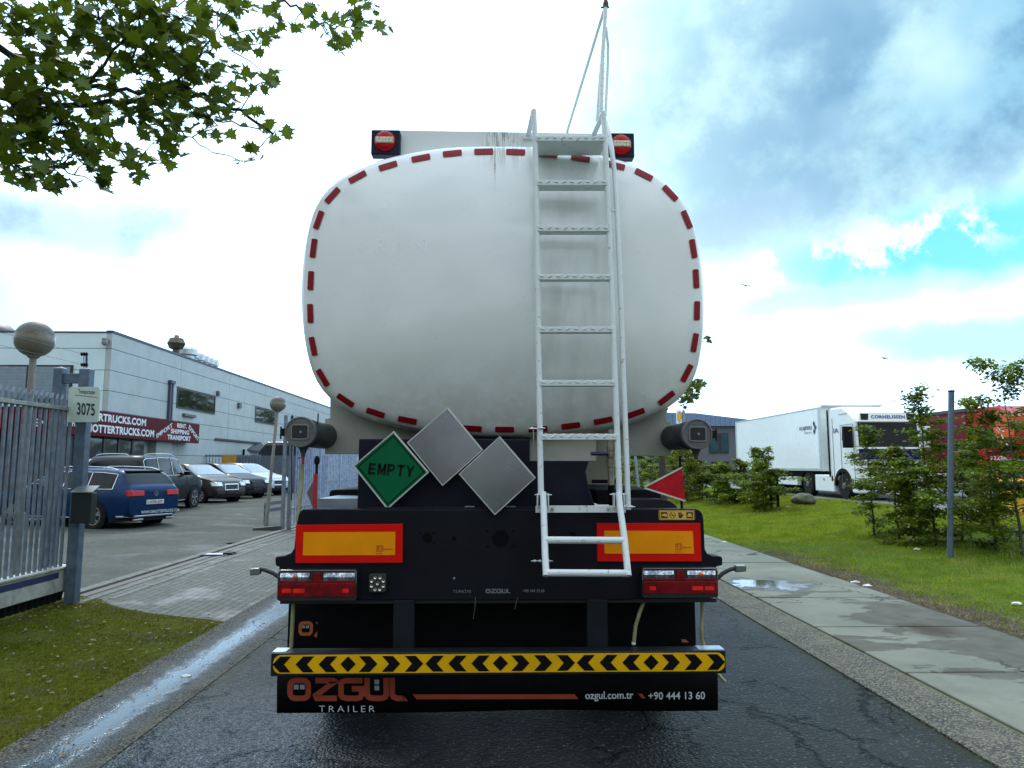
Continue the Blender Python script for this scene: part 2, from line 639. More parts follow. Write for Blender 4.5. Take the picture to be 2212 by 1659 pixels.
def f_slab(T, b, pos):
    x, y, z = T.sep(pos)[:]
    n1 = T.noise(pos, 1.1, 5, 0.62)
    n2 = T.noise(pos, 9.0, 5, 0.7)
    base = T.mix(T.ramp(n1, 0.3, 0.7), (0.140, 0.150, 0.116), (0.20, 0.205, 0.160))
    base = T.mix(T.math('MULTIPLY', T.ramp(n2, 0.5, 0.75), 0.3), base, (0.10, 0.11, 0.085))
    wv = T.vmath('MULTIPLY', pos, (0.8, 1.5, 1.0))
    soil = T.ramp(T.math('ADD', T.noise(wv, 1.25, 6, 0.6, 0.4), T.math('MULTIPLY', T.ramp(y, 7.4, 6.0), -0.03)), 0.535, 0.56)
    rs = T.math('ADD', x, T.math('MULTIPLY', T.math('SUBTRACT', T.noise(wv, 1.1, 5, 0.6), 0.5), 2.6))
    rs = T.math('MULTIPLY', T.ramp(rs, 4.02, 4.12), T.math('MULTIPLY', T.ramp(y, 5.7, 6.0), T.ramp(y, 9.0, 8.4)))
    soil = T.math('MAXIMUM', soil, rs)
    soil = T.math('MULTIPLY', soil, T.ramp(y, 11.5, 9.0))
    mud = T.mix(T.ramp(T.noise(pos, 4, 4), 0.3, 0.7), (0.062, 0.060, 0.046), (0.10, 0.095, 0.072))
    base = T.mix(T.math('MULTIPLY', soil, 0.9), base, mud)
    d1 = T.vmath('LENGTH', T.vmath('MULTIPLY', T.vmath('SUBTRACT', pos, tuple(P_STAIN)), (1.6, 1.0, 0.0)))
    d1 = T.math('ADD', d1, T.math('MULTIPLY', T.math('SUBTRACT', n2, 0.5), 0.3))
    base = T.mix(T.math('MULTIPLY', T.ramp(d1, 0.55, 0.12), 0.85), base, (0.04, 0.026, 0.012))
    d2 = T.vmath('LENGTH', T.vmath('MULTIPLY', T.vmath('SUBTRACT', pos, tuple(P_PUD)), (1.0, 1.15, 0.0)))
    d2 = T.math('ADD', d2, T.math('MULTIPLY', T.math('SUBTRACT', T.noise(pos, 2.2, 5, 0.65), 0.5), 1.5))
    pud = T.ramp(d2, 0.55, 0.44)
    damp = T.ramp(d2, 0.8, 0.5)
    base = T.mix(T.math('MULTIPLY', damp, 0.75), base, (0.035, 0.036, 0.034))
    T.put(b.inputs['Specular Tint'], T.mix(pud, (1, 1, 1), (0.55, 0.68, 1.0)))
    wp = T.vmath('ADD', pos, T.vmath('MULTIPLY', T.vmath('SUBTRACT', T.noise(pos, 3, 5, 0.7, color=True), (0.5, 0.5, 0.5)), (0.5, 0.5, 0)))
    crack = T.math('MULTIPLY', T.ramp(T.voronoi(wp, 0.8, 'DISTANCE_TO_EDGE'), 0.014, 0.004), T.ramp(T.noise(pos, 0.8, 2), 0.5, 0.58))
    base = T.mix(T.math('MULTIPLY', crack, 0.85), base, (0.018, 0.022, 0.012))
    T.put(b.inputs['Base Color'], base)
    b.inputs['Specular IOR Level'].default_value = 0.3
    T.put(b.inputs['Roughness'], T.math('SUBTRACT', 0.85, T.math('ADD', T.math('MULTIPLY', pud, 0.5), T.math('MULTIPLY', damp, 0.3))))
    h = T.math('MULTIPLY', T.math('SUBTRACT', n2, T.math('MULTIPLY', crack, 1.0)), T.math('SUBTRACT', 1.0, T.math('MULTIPLY', pud, 0.95)))
    bump(T, b, h, 0.5, 0.008)


def f_brick(T, b, pos):
    wob = T.vmath('MULTIPLY', T.vmath('SUBTRACT', T.noise(pos, 1.2, 3, 0.5, color=True), (0.5, 0.5, 0.5)), (0.08, 0.08, 0))
    p = T.vmath('ADD', pos, wob)
    mp = T.new('ShaderNodeMapping')
    mp.inputs['Rotation'].default_value = (0, 0, radians(90))
    T.put(mp.inputs['Vector'], p)
    br = T.new('ShaderNodeTexBrick')
    T.put(br.inputs['Vector'], mp.outputs[0])
    br.inputs['Scale'].default_value = 1.0
    br.inputs['Brick Width'].default_value = 0.21
    br.inputs['Row Height'].default_value = 0.105
    br.inputs['Mortar Size'].default_value = 0.011
    br.inputs['Mortar Smooth'].default_value = 0.4
    T.put(br.inputs['Color1'], (0.06, 0.064, 0.048))
    T.put(br.inputs['Color2'], (0.10, 0.10, 0.08))
    T.put(br.inputs['Mortar'], (0.022, 0.025, 0.018))
    n1 = T.noise(pos, 0.9, 5, 0.65)
    n2 = T.noise(pos, 14, 4, 0.7)
    c = T.mix(T.math('MULTIPLY', T.ramp(n1, 0.42, 0.7), 0.55), br.outputs['Color'], (0.07, 0.07, 0.05))
    c = T.mix(T.math('MULTIPLY', T.ramp(n2, 0.45, 0.75), 0.4), c, (0.2, 0.2, 0.17))
    damp = T.ramp(T.noise(T.vmath('MULTIPLY', pos, (1.0, 0.8, 1)), 1.1, 6, 0.7), 0.5, 0.66)
    c = T.mix(T.math('MULTIPLY', damp, 0.3), c, (0.06, 0.065, 0.06))
    T.put(b.inputs['Base Color'], c)
    T.put(b.inputs['Roughness'], T.math('SUBTRACT', 0.82, T.math('MULTIPLY', damp, 0.3)))
    bump(T, b, T.math('ADD', T.math('MULTIPLY', br.outputs['Fac'], -1.0), T.math('MULTIPLY', n2, 0.4)), 0.9, 0.01)


def f_yard(T, b, pos):
    n1 = T.noise(pos, 0.5, 5, 0.65)
    n2 = T.noise(T.vmath('MULTIPLY', pos, (1, 1.6, 1)), 12, 5, 0.75)
    c = T.mix(T.ramp(n1, 0.35, 0.7), (0.055, 0.058, 0.045), (0.095, 0.096, 0.075))
    c = T.mix(T.math('MULTIPLY', T.ramp(n2, 0.44, 0.6), 0.7), c, (0.035, 0.038, 0.03))
    damp = T.ramp(T.noise(T.vmath('MULTIPLY', pos, (0.7, 1.0, 1)), 0.9, 6, 0.7), 0.52, 0.66)
    c = T.mix(T.math('MULTIPLY', damp, 0.45), c, (0.035, 0.045, 0.05))
    T.put(b.inputs['Base Color'], c)
    b.inputs['Specular IOR Level'].default_value = 0.25
    T.put(b.inputs['Roughness'], T.math('SUBTRACT', 0.85, T.math('MULTIPLY', damp, 0.25)))
    bump(T, b, n2, 0.7, 0.012)


def f_soilgrass(T, b, pos):
    x, y, z = T.sep(pos)[:]
    n1 = T.noise(pos, 1.3, 5, 0.65)
    n2 = T.noise(pos, 11, 5, 0.7)
    g = T.mix(T.ramp(n2, 0.3, 0.7), (0.035, 0.08, 0.006), (0.09, 0.15, 0.015))
    g = T.mix(T.math('MULTIPLY', T.ramp(n1, 0.45, 0.65), 0.6), g, (0.13, 0.14, 0.03))
    soil = T.mix(T.ramp(n2, 0.3, 0.7), (0.05, 0.042, 0.028), (0.11, 0.095, 0.065))
    e = T.math('ADD', x, T.math('MULTIPLY', T.math('SUBTRACT', n1, 0.5), 1.3))
    w = T.math('MULTIPLY', T.ramp(e, 5.65, 5.25), T.ramp(y, 17.0, 11.0))
    c = T.mix(w, g, soil)
    T.put(b.inputs['Base Color'], c)
    b.inputs['Specular IOR Level'].default_value = 0.08
    T.put(b.inputs['Roughness'], 0.9)
    bump(T, b, n2, 1.0, 0.04)


def f_lawn(T, b, pos):
    n1 = T.noise(pos, 2.0, 5, 0.65)
    n2 = T.noise(pos, 18, 5, 0.7)
    g = T.mix(T.ramp(n2, 0.3, 0.7), (0.032, 0.042, 0.003), (0.09, 0.095, 0.006))
    g = T.mix(T.math('MULTIPLY', T.ramp(n1, 0.5, 0.68), 0.7), g, (0.075, 0.062, 0.035))
    T.put(b.inputs['Base Color'], g)
    b.inputs['Specular IOR Level'].default_value = 0.05
    T.put(b.inputs['Roughness'], 0.9)
    bump(T, b, n2, 1.0, 0.03)


M_ASPH = spec_mat('worn asphalt', f_asphalt)
M_GUTL = spec_mat('wet washed concrete', lambda T, b, p: f_gutter(T, b, p, True))
M_GUTR = spec_mat('washed concrete', lambda T, b, p: f_gutter(T, b, p, False))
M_SLAB = spec_mat('stained concrete slabs', f_slab)
M_BRICK = spec_mat('grey paving bricks', f_brick)
M_YARD = spec_mat('yard surface', f_yard)
M_VERGE = spec_mat('verge soil', f_soilgrass)
M_LAWN = spec_mat('mossy lawn', f_lawn)
M_FAR = mat('distant ground', (0.09, 0.11, 0.05), 0.9, var=0.3, vs=0.05)
M_JOINT = mat('dark joint', (0.02, 0.023, 0.016), 0.9)


def sheet(name, x0, x1, y0, y1, z, m):
    b = MB()
    b.quad((x0, y0, z), (x1, y0, z), (x1, y1, z), (x0, y1, z))
    return tag(b.build(name, m), kind='structure')


sheet('ground', -2500, 2500, -2500, 2500, -0.06, M_FAR)
sheet('road', XL1, XR0, -12, 150, 0.0, M_ASPH)
# gutters: a shallow dish on the left, a flat band on the right
b = MB()
n = 9
prof = [(XL0 + (XL1 - XL0) * i / (n - 1), 0.022 - 0.028 * sin(pi * i / (n - 1)) - 0.018 * i / (n - 1)) for i in range(n)]
ys = [-12 + 162 * j / 60 for j in range(61)]
b.add([(x, y, z) for y in ys for x, z in prof],
      [(j * n + i, j * n + i + 1, (j + 1) * n + i + 1, (j + 1) * n + i) for j in range(60) for i in range(n - 1)])
tag(b.build('gutter', M_GUTL, smooth=40), kind='structure')
b = MB()
b.box(XR0, XR1 - 0.006, -12, 150, -0.05, 0.012)
tag(b.build('kerb_band', M_GUTR, bevel=0.004), kind='structure')
b = MB()
b.quad((XR1 - 0.01, -12, -0.004), (XR2 + 0.02, -12, -0.004), (XR2 + 0.02, 150, -0.004), (XR1 - 0.01, 150, -0.004))
tag(b.build('path_bed', M_JOINT), kind='structure')
b = MB()
R = random.Random(3)
y = 5.83 - 1.62 * 9
k = 0
while y < 140:
    dz = R.uniform(-0.004, 0.004)
    b.box(XR1 + 0.004, XR2 + R.uniform(-0.01, 0.01), y + 0.014, y + 1.62 - 0.014, -0.06, 0.024 + dz)
    y += 1.62
tag(b.build('footpath', M_SLAB, bevel=0.006, seg=1), kind='structure')


def yard_z(x, y):
    s = min(1, max(0, (-5.4 - x) / 2.5))
    return 0.006 + s * min(0.25, max(0.0, (y - 12) * 0.0155))


# brick apron between gutter and gate line
EDGE = [PZ(*p) for p in ((486, 1348), (430, 1341), (335, 1331), (262, 1318), (230, 1308), (215, 1298), (169, 1290))]
b = MB()
pts = [(p.x, p.y, 0.012) for p in EDGE]
pts[0] = (XL0, pts[0][1], 0.012)
poly = pts + [(-5.12, 9.0, 0.012), (-5.12, 150, 0.012), (XL0, 150, 0.012)]
b.add(poly, [tuple(range(len(poly)))])
tag(b.build('brick_paving', M_BRICK), kind='structure')
# long kerb rows beside the gate track
b = MB()
for i, (xa, w) in enumerate(((-5.42, 0.16), (-4.98, 0.10), (-4.72, 0.09))):
    yy = 8.6 + 0.3 * i
    while yy < 60:
        b.box(xa - w / 2, xa + w / 2, yy, yy + 0.97, -0.02, 0.022 + (0.006 if i == 0 else 0))
        yy += 0.985
tag(b.build('kerb_rows', mat('worn kerb concrete', (0.115, 0.118, 0.095), 0.8, var=0.3, vs=14, bump=0.4, bs=60, dirt=(0.06, 0.06, 0.04), dirt_amt=0.7), bevel=0.006, seg=1), kind='structure')
b = MB()
b.box(-5.27, -5.13, 8.9, 60, -0.02, 0.017)
tag(b.build('gate_track', mat('rusty track', (0.035, 0.022, 0.014), 0.5, 0.4, var=0.4, vs=20)), kind='structure')
# yard
b = MB()
xs = np.concatenate([np.linspace(-5.32, -8.5, 12), np.linspace(-9.2, -70, 30)])
yy = np.concatenate([np.linspace(-12, 12, 10), np.linspace(12.8, 32, 24), np.linspace(34, 150, 20)])
b.add([(x, y, yard_z(x, y)) for y in yy for x in xs],
      [(j * len(xs) + i, j * len(xs) + i + 1, (j + 1) * len(xs) + i + 1, (j + 1) * len(xs) + i)
       for j in range(len(yy) - 1) for i in range(len(xs) - 1)])
tag(b.build('yard', M_YARD, smooth=60), kind='structure')
# left lawn, following the rounded end of the paving
lp = [(XL0 + 0.01, -12, 0.018)] + [(p[0], p[1] + 0.03, 0.018) for p in pts] + [(-5.7, 9.05, 0.018), (-6.4, 8.9, 0.018), (-7.0, 8.0, 0.018), (-7.2, -12, 0.018)]
b = MB()
b.add(lp, [tuple(range(len(lp)))])
tag(b.build('lawn', M_LAWN), kind='structure')


def verge_z(x, y):
    t = min(1, max(0, (x - 5.2) / 6.5))
    return 0.02 + 0.33 * t * t * (3 - 2 * t) + 0.02 * sin(x * 2.1 + y * 0.8) * t + 0.015 * sin(y * 1.7 - x)


xs = np.linspace(XR2 + 0.005, 12.7, 40)
yy = np.concatenate([np.linspace(-12, 3, 8), np.linspace(3.4, 40, 90), np.linspace(42, 150, 24)])
b = MB()
b.add([(x, y, verge_z(x, y) if x > 5 else 0.02) for y in yy for x in xs],
      [(j * len(xs) + i, j * len(xs) + i + 1, (j + 1) * len(xs) + i + 1, (j + 1) * len(xs) + i)
       for j in range(len(yy) - 1) for i in range(len(xs) - 1)])
tag(b.build('verge', M_VERGE, smooth=60), kind='structure')
b = MB()
b.box(12.6, 70, -12, 150, -0.5, 0.36)
LOTZ = 0.36
tag(b.build('lorry_park', mat('pale worn asphalt', (0.14, 0.145, 0.13), 0.85, var=0.2, vs=1.5, bump=0.3)), kind='structure')


# ---- grass blades (uncountable)
def blades(name, pts, hmin, hmax, w, m, label, seed, lean=0.6):
    r = np.random.default_rng(seed)
    n = len(pts)
    h = r.uniform(hmin, hmax, n)[:, None]
    a = r.uniform(0, 2 * pi, n)
    side = np.stack([np.cos(a), np.sin(a), np.zeros(n)], 1) * (w * r.uniform(0.6, 1.4, n))[:, None]
    b2 = r.uniform(0, 2 * pi, n)
    ln = r.uniform(0.1, lean, n)
    tip = np.stack([np.cos(b2) * ln, np.sin(b2) * ln, np.ones(n)], 1) * h
    mid = np.stack([np.cos(b2) * ln * 0.3, np.sin(b2) * ln * 0.3, np.full(n, 0.55)], 1) * h
    V = np.stack([pts - side, pts + side, pts + mid + side * 0.8, pts + tip, pts + mid - side * 0.8], 1)
    idx = np.arange(n)[:, None] * 5
    T3 = np.concatenate([idx + [0, 1, 2], idx + [0, 2, 4], idx + [4, 2, 3]], 1)
    o = np_mesh(name, V.reshape(-1, 3), T3.reshape(-1, 3), m)
    return tag(o, label, 'grass', kind='stuff')


def bumpy(x, y, s):
    return (np.sin(x * s * 1.7 + y * s * 0.6) + np.sin(y * s * 2.3 - x * s * 1.1 + 1.3) + np.sin((x + y) * s * 3.7 + 0.4) * 0.6) / 2.6


G1 = leaf_mat('short mossy grass', (0.055, 0.075, 0.001), (0.18, 0.185, 0.003), (0.13, 0.145, 0.001), 0.3, 0.9)
G2 = leaf_mat('verge grass blades', (0.10, 0.165, 0.004), (0.42, 0.43, 0.06), (0.26, 0.35, 0.01), 0.35, 0.9)
N = 90000
x = rng.uniform(-6.6, XL0 + 0.06, N)
y = 3.0 + 5.9 * rng.uniform(0, 1, N) ** 1.1
edge_y = np.interp(x, [p[0] for p in reversed(pts)], [p[1] for p in reversed(pts)], left=8.9)
edge_y = edge_y + 0.05 * bumpy(x, y, 9)
xe = XL0 + 0.02 + 0.04 * bumpy(y, x * 0, 7)
keep = (y < edge_y) & (x < xe) & (bumpy(x, y, 2.2) + 0.5 * bumpy(x, y, 7) + rng.uniform(-.5, .5, N) > -0.42)
P = np.stack([x, y, np.full(N, 0.017)], 1)[keep]
blades('grass', P, 0.005, 0.022, 0.0024, G1, 'short mossy grass on the left lawn beside the gutter', 1, 1.3)
N = 230000
x = XR2 + 0.05 + (12.6 - XR2) * rng.uniform(0, 1, N)
y = 3.6 + 40 * rng.uniform(0, 1, N) ** 1.7
sm = (x + 0.55 * bumpy(x, y, 0.9) + 0.25 * bumpy(x, y, 4) < 5.5) & (y < 14)
keep = (~sm | (rng.uniform(0, 1, N) < 0.10)) & (bumpy(x, y, 1.6) + 0.6 * bumpy(x, y, 6) + rng.uniform(-.6, .6, N) > -0.85)
vz = np.array([verge_z(a, c) for a, c in zip(x, y)]) - 0.005
P = np.stack([x, y, vz], 1)[keep]
far = np.clip(P[:, 1] / 12, 0.8, 2.2)
half = far < 1.25
blades('grass', P[half], 0.02, 0.075, 0.0032, G2, 'rough sunlit grass of the verge beyond the footpath', 2, 1.2)
blades('grass', P[~half], 0.03, 0.10, 0.006, G2, 'rough grass of the far verge between the saplings and the lorries', 3, 1.2)
N = 16000
x = XR2 + 0.4 + (12.4 - XR2) * rng.uniform(0, 1, N)
y = 4.5 + 30 * rng.uniform(0, 1, N) ** 1.7
keep = bumpy(x, y, 1.1) + 0.7 * bumpy(x, y, 3.3) + rng.uniform(-.5, .5, N) > 0.25
vz = np.array([verge_z(a, c) for a, c in zip(x, y)]) - 0.005
blades('grass', np.stack([x, y, vz], 1)[keep], 0.07, 0.16, 0.0035, leaf_mat('pale seeding grass', (0.22, 0.22, 0.06), (0.42, 0.38, 0.15), (0.3, 0.3, 0.08), 0.2, 0.9), 'pale seeding tufts rising out of the verge grass', 14, 1.0)
# dry straw in the bare strip
N = 9000
x = XR2 + 0.02 + 0.9 * rng.uniform(0, 1, N) ** 1.3
y = rng.uniform(4.5, 14, N)
P = np.stack([x, y, np.array([verge_z(a, c) for a, c in zip(x, y)])], 1)
o = blades('dry_straw', P, 0.012, 0.03, 0.0035, leaf_mat('dry straw', (0.16, 0.12, 0.07), (0.30, 0.25, 0.15), (0.2, 0.15, 0.08), 0.1, 0.8),
           'dry straw and cut grass on the bare strip beside the footpath', 4, 3.0)
o['category'] = 'straw'
# dead leaves on the lawn edge and in the gutter
N = 900
x = np.concatenate([rng.uniform(-6.2, -2.3, 700), rng.normal(-5.2, 0.3, 200)])
y = np.concatenate([rng.uniform(3.2, 8.2, 700), rng.normal(8.7, 0.35, 200)])
a = rng.uniform(0, 2 * pi, N)
s = rng.uniform(0.008, 0.026, N)
z0 = np.where(x > XL0, 0.012, 0.035)
V = []
for k in range(4):
    q = a + k * pi / 2
    rr = s * (1.0 if k % 2 else 0.6)
    V.append(np.stack([x + rr * np.cos(q), y + rr * np.sin(q), z0 + rng.uniform(0, 0.014, N)], 1))
V = np.stack(V, 1).reshape(-1, 3)
o = np_mesh('dead_leaves', V, np.arange(N * 4).reshape(-1, 4), mat('dead leaf brown', (0.17, 0.12, 0.07), 0.85, var=0.5, vs=30), nv=4)
tag(o, 'small brown dead leaves scattered on the left lawn and by the gate post', 'leaves', kind='stuff')
# litter
LIT = mat('white paper litter', (0.72, 0.74, 0.76), 0.7, var=0.1, vs=40)


def litter(u, v, size, label, z=None, seed=0, thin=0.35):
    r = random.Random(seed + int(u))
    p = PZ(u, v, 0.03)
    if p.x > 5:
        for _ in range(6):
            p = PZ(u, v, verge_z(p.x, p.y) + 0.02)
    bm = MB()
    bmx = bmesh.new()
    bmesh.ops.create_icosphere(bmx, subdivisions=2, radius=1)
    vs = []
    for vv in bmx.verts:
        k = 1 + r.uniform(-0.35, 0.35)
        vs.append((p.x + vv.co.x * size * k, p.y + vv.co.y * size * 0.6 * k, p.z + vv.co.z * size * thin * k))
    fs = [tuple(q.index for q in f.verts) for f in bmx.faces]
    bmx.free()
    bm.add(vs, fs)
    o = bm.build('paper_litter', LIT)
    return tag(o, label, 'litter', 'scraps of white paper litter')


litter(403, 1461, 0.035, 'crumpled white wrapper lying in the wet left gutter')
litter(1848, 1258, 0.06, 'white paper scrap on the bare strip right beside the footpath edge')
litter(1873, 1265, 0.055, 'white paper scrap just right of the first one on the bare strip')
litter(2196, 1304, 0.055, 'white crumpled tissue on the grass at the right picture edge')
litter(2106, 1104, 0.11, 'white plastic scrap on the grass beyond the tall grey pole')
litter(1703, 1095, 0.07, 'small white scrap on the grass in front of the boulder')
litter(1981, 1186, 0.05, 'small white scrap on the grass left of the tall grey pole')
litter(1919, 1168, 0.045, 'tiny white scrap under the sapling row left of the pole')
litter(1566, 1171, 0.06, 'white scrap at the far footpath edge near the trailer side')

# ---------------------------------------------------------------- the tank trailer
TR = thing('tank_trailer', 'cream tank trailer with white ladder, chevron bumper and green EMPTY placard', 'tanker trailer', (0.02, 4.5, 0))
Y_TANK, Y_PLATE, Y_BEAM, Y_BUMP, Y_FLAP = 4.50, 4.70, 4.08, 3.97, 4.20
TANK_END = 15.4
# outline of the tank end, clockwise from the top, as seen on its plane
OUT = [(1086, 316), (1160, 317), (1235, 324), (1300, 335), (1360, 351), (1412, 373), (1455, 405), (1486, 445), (1504, 492),
       (1514, 545), (1520, 605), (1523, 665), (1521, 725), (1513, 780), (1497, 826), (1470, 862), (1430, 890), (1380, 911),
       (1310, 928), (1230, 939), (1150, 944), (1080, 946), (1005, 944), (935, 937), (865, 925), (800, 908), (750, 889),
       (712, 862), (684, 828), (667, 784), (656, 730), (650, 670), (650, 610), (655, 550), (664, 495), (680, 445), (708, 406),
       (750, 373), (805, 350), (865, 334), (940, 321), (1012, 316)]
OUT3 = [PY(u, v, Y_TANK) for u, v in OUT]
CX = sum(p.x for p in OUT3) / len(OUT3)
CZ = 0.5 * (max(p.z for p in OUT3) + min(p.z for p in OUT3))


def smooth_loop(pts, sub=3):
    n = len(pts)
    out = []
    for i in range(n):
        p0, p1, p2, p3 = pts[i - 1], pts[i], pts[(i + 1) % n], pts[(i + 2) % n]
        for k in range(sub):
            t = k / sub
            out.append(0.5 * ((2 * p1) + (p2 - p0) * t + (2 * p0 - 5 * p1 + 4 * p2 - p3) * t * t + (3 * p1 - p0 - 3 * p2 + p3) * t ** 3))
    return out


LOOP = smooth_loop([Vector((p.x - CX, p.z - CZ)) for p in OUT3], 3)
for _ in range(2):
    LOOP = [(LOOP[i - 1] + LOOP[i] * 2 + LOOP[(i + 1) % len(LOOP)]) / 4 for i in range(len(LOOP))]
ANG = np.array([atan2(p.y, p.x) for p in LOOP])
RAD = np.array([p.length for p in LOOP])
o_ = np.argsort(ANG)
ANG, RAD = ANG[o_], RAD[o_]
ANGp = np.concatenate([ANG - 2 * pi, ANG, ANG + 2 * pi])
RADp = np.concatenate([RAD, RAD, RAD])
DISH = [(0.0, -0.225), (0.15, -0.222), (0.3, -0.212), (0.45, -0.194), (0.6, -0.167), (0.72, -0.138), (0.82, -0.107), (0.89, -0.082),
        (0.93, -0.065), (0.96, -0.050), (0.978, -0.034), (0.989, -0.018), (0.997, 0.006), (1.0, 0.040)]


def tank_rad(a):
    return float(np.interp(a, ANGp, RADp))


def dish_y(x, z):
    dx, dz = x - CX, z - CZ
    s = sqrt(dx * dx + dz * dz) / tank_rad(atan2(dz, dx))
    return Y_TANK + float(np.interp(s, [d[0] for d in DISH], [d[1] for d in DISH]))


def on_dish(u, v, off=0.003):
    d = ray(u, v)
    Y = Y_TANK
    for _ in range(12):
        p = CAM + d * (Y / d.y)
        Y = dish_y(p.x, p.z) - off
    return CAM + d * (Y / d.y)


def f_tank(T, b, pos):
    x, y, z = T.sep(pos)[:]
    n1 = T.noise(pos, 0.8, 4, 0.6)
    n2 = T.noise(pos, 5.0, 6, 0.7)
    c = T.mix(T.ramp(n1, 0.3, 0.7), (0.68, 0.715, 0.71), (0.74, 0.775, 0.77))
    # run-off dirt below the overturn beam
    sv = T.vmath('MULTIPLY', pos, (16.0, 0.5, 0.9))
    streak = T.noise(sv, 1.6, 5, 0.75)
    p0 = PY(1072, 330, 4.5)
    near = T.ramp(T.math('ABSOLUTE', T.math('SUBTRACT', x, p0.x + 0.03)), 0.22, 0.02)
    down = T.ramp(z, p0.z - 0.22, p0.z + 0.05)
    st = T.math('MULTIPLY', T.math('MULTIPLY', near, down), T.ramp(streak, 0.47, 0.58))
    thin = T.math('MULTIPLY', T.ramp(T.math('ABSOLUTE', T.math('SUBTRACT', x, T.math('ADD', p0.x - 0.008, T.math('MULTIPLY', T.math('SUBTRACT', n2, .5), 0.012)))), 0.010, 0.003),
                  T.math('MULTIPLY', T.ramp(z, p0.z - 0.34, p0.z - 0.18), T.ramp(n2, 0.3, 0.5)))
    c = T.mix(T.math('MAXIMUM', T.math('MULTIPLY', st, 0.8), T.math('MULTIPLY', thin, 0.8)), c, (0.22, 0.18, 0.14))
    # tiny chips and insects
    dots = T.math('MULTIPLY', T.ramp(T.voronoi(pos, 9.0, 'F1'), 0.045, 0.025), T.ramp(T.noise(pos, 1.7, 2), 0.52, 0.6))
    c = T.mix(T.math('MULTIPLY', dots, 0.7), c, (0.12, 0.09, 0.06))
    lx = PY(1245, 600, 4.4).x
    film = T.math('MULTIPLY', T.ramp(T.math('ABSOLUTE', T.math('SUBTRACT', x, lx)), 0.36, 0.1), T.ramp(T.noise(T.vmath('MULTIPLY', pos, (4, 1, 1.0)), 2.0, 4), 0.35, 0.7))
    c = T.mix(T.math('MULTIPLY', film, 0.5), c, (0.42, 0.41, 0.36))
    low = T.math('MULTIPLY', T.ramp(z, 2.6, 1.8), T.ramp(n2, 0.25, 0.6))
    c = T.mix(T.math('MULTIPLY', low, 0.55), c, (0.42, 0.40, 0.35))
    T.put(b.inputs['Base Color'], c)
    T.put(b.inputs['Roughness'], T.math('ADD', 0.22, T.math('MULTIPLY', n2, 0.14)))
    b.inputs['Coat Weight'].default_value = 0.8
    b.inputs['Coat Roughness'].default_value = 0.10
    h = T.noise(pos, 1.4, 3, 0.5)
    bump(T, b, h, 0.35, 0.02)


M_TANK = spec_mat('cream tank enamel', f_tank)
NA = 120
angs = [2 * pi * i / NA for i in range(NA)]
vs, fs = [(CX, Y_TANK + DISH[0][1], CZ)], []
rings = [(s, Y_TANK + d) for s, d in DISH[1:]] + [(1.0, TANK_END), (0.95, TANK_END + 0.12), (0.6, TANK_END + 0.24)]
for s, yv in rings:
    for a in angs:
        r = tank_rad(a) * s
        vs.append((CX + r * cos(a), yv, CZ + r * sin(a)))
for j in range(NA):
    fs.append((0, 1 + (j + 1) % NA, 1 + j))
for i in range(len(rings) - 1):
    for j in range(NA):
        a, c = 1 + i * NA, 1 + (i + 1) * NA
        fs.append((a + j, a + (j + 1) % NA, c + (j + 1) % NA, c + j))
fs.append(tuple(1 + (len(rings) - 1) * NA + j for j in range(NA)))
b = MB()
b.add(vs, fs)
tank = b.build('tank', M_TANK, TR, smooth=50)
# faint ghost lettering left by old stickers
M_GHOST = mat('ghost of old lettering', (0.80, 0.815, 0.825), 0.26, var=0.04, coat=0.25)


def drape_text(name, s, u0, u1, v0, v1, space=1.0, bold=0.0):
    vs, fs, _ = text2d(s, bold, space)
    m = MB()
    m.add([on_dish(u0 + (u1 - u0) * a, v1 + (v0 - v1) * c, 0.0010) for a, c in vs], fs)
    return m.build(name, M_GHOST, tank)


gh = drape_text('ghost_lettering', 'RAN', 918 * .8848, 1043 * .8848, 515, 548, 1.4)
gh = drape_text('ghost_lettering', 'I', 792, 797, 612, 645)
# red conspicuity dashes round the rim
DASH = [(977, 331), (1045, 327), (1114, 328), (1184, 333), (1254, 342), (1330, 357), (1391, 377), (1448, 417), (1484, 474),
        (1498, 537), (1504, 602), (1506, 671), (1501, 740), (1484, 806), (1440, 860), (1373, 893), (1303, 909), (1233, 920),
        (1162, 927), (1090, 928), (1020, 926), (950, 919), (880, 908), (811, 892), (746, 865), (697, 816), (676, 748), (670, 677),
        (671, 606), (677, 536), (688, 475), (718, 422), (772, 382), (838, 358), (909, 341)]
M_DASH = mat('dark red reflector strip', (0.22, 0.004, 0.010), 0.5, var=0.12, vs=12, spec=0.2)
nD = len(DASH)
for i, (u, v) in enumerate(DASH):
    pu, pv = DASH[i - 1]
    nu, nv = DASH[(i + 1) % nD]
    t = Vector((nu - pu, nv - pv)).normalized()
    q = Vector((-t.y, t.x))
    L, W = 20.5, 6.3
    r_ = 2.2
    ol = [(-L + r_, -W), (L - r_, -W), (L, -W + r_), (L, W - r_), (L - r_, W), (-L + r_, W), (-L, W - r_), (-L, -W + r_)]
    m = MB()
    cols = [(-L, .70), (-L * .93, 1), (-L * .45, 1), (0, 1), (L * .45, 1), (L * .93, 1), (L, .70)]
    rows_ = (-1, -.35, .35, 1)
    grid = [on_dish(u + t.x * a + q.x * W * s_ * g_, v + t.y * a + q.y * W * s_ * g_, 0.0055) for a, g_ in cols for s_ in rows_]
    m.add(grid, [(i_ * 4 + j_, (i_ + 1) * 4 + j_, (i_ + 1) * 4 + j_ + 1, i_ * 4 + j_ + 1) for i_ in range(6) for j_ in range(3)])
    m.build('reflector_strip', M_DASH, tank)

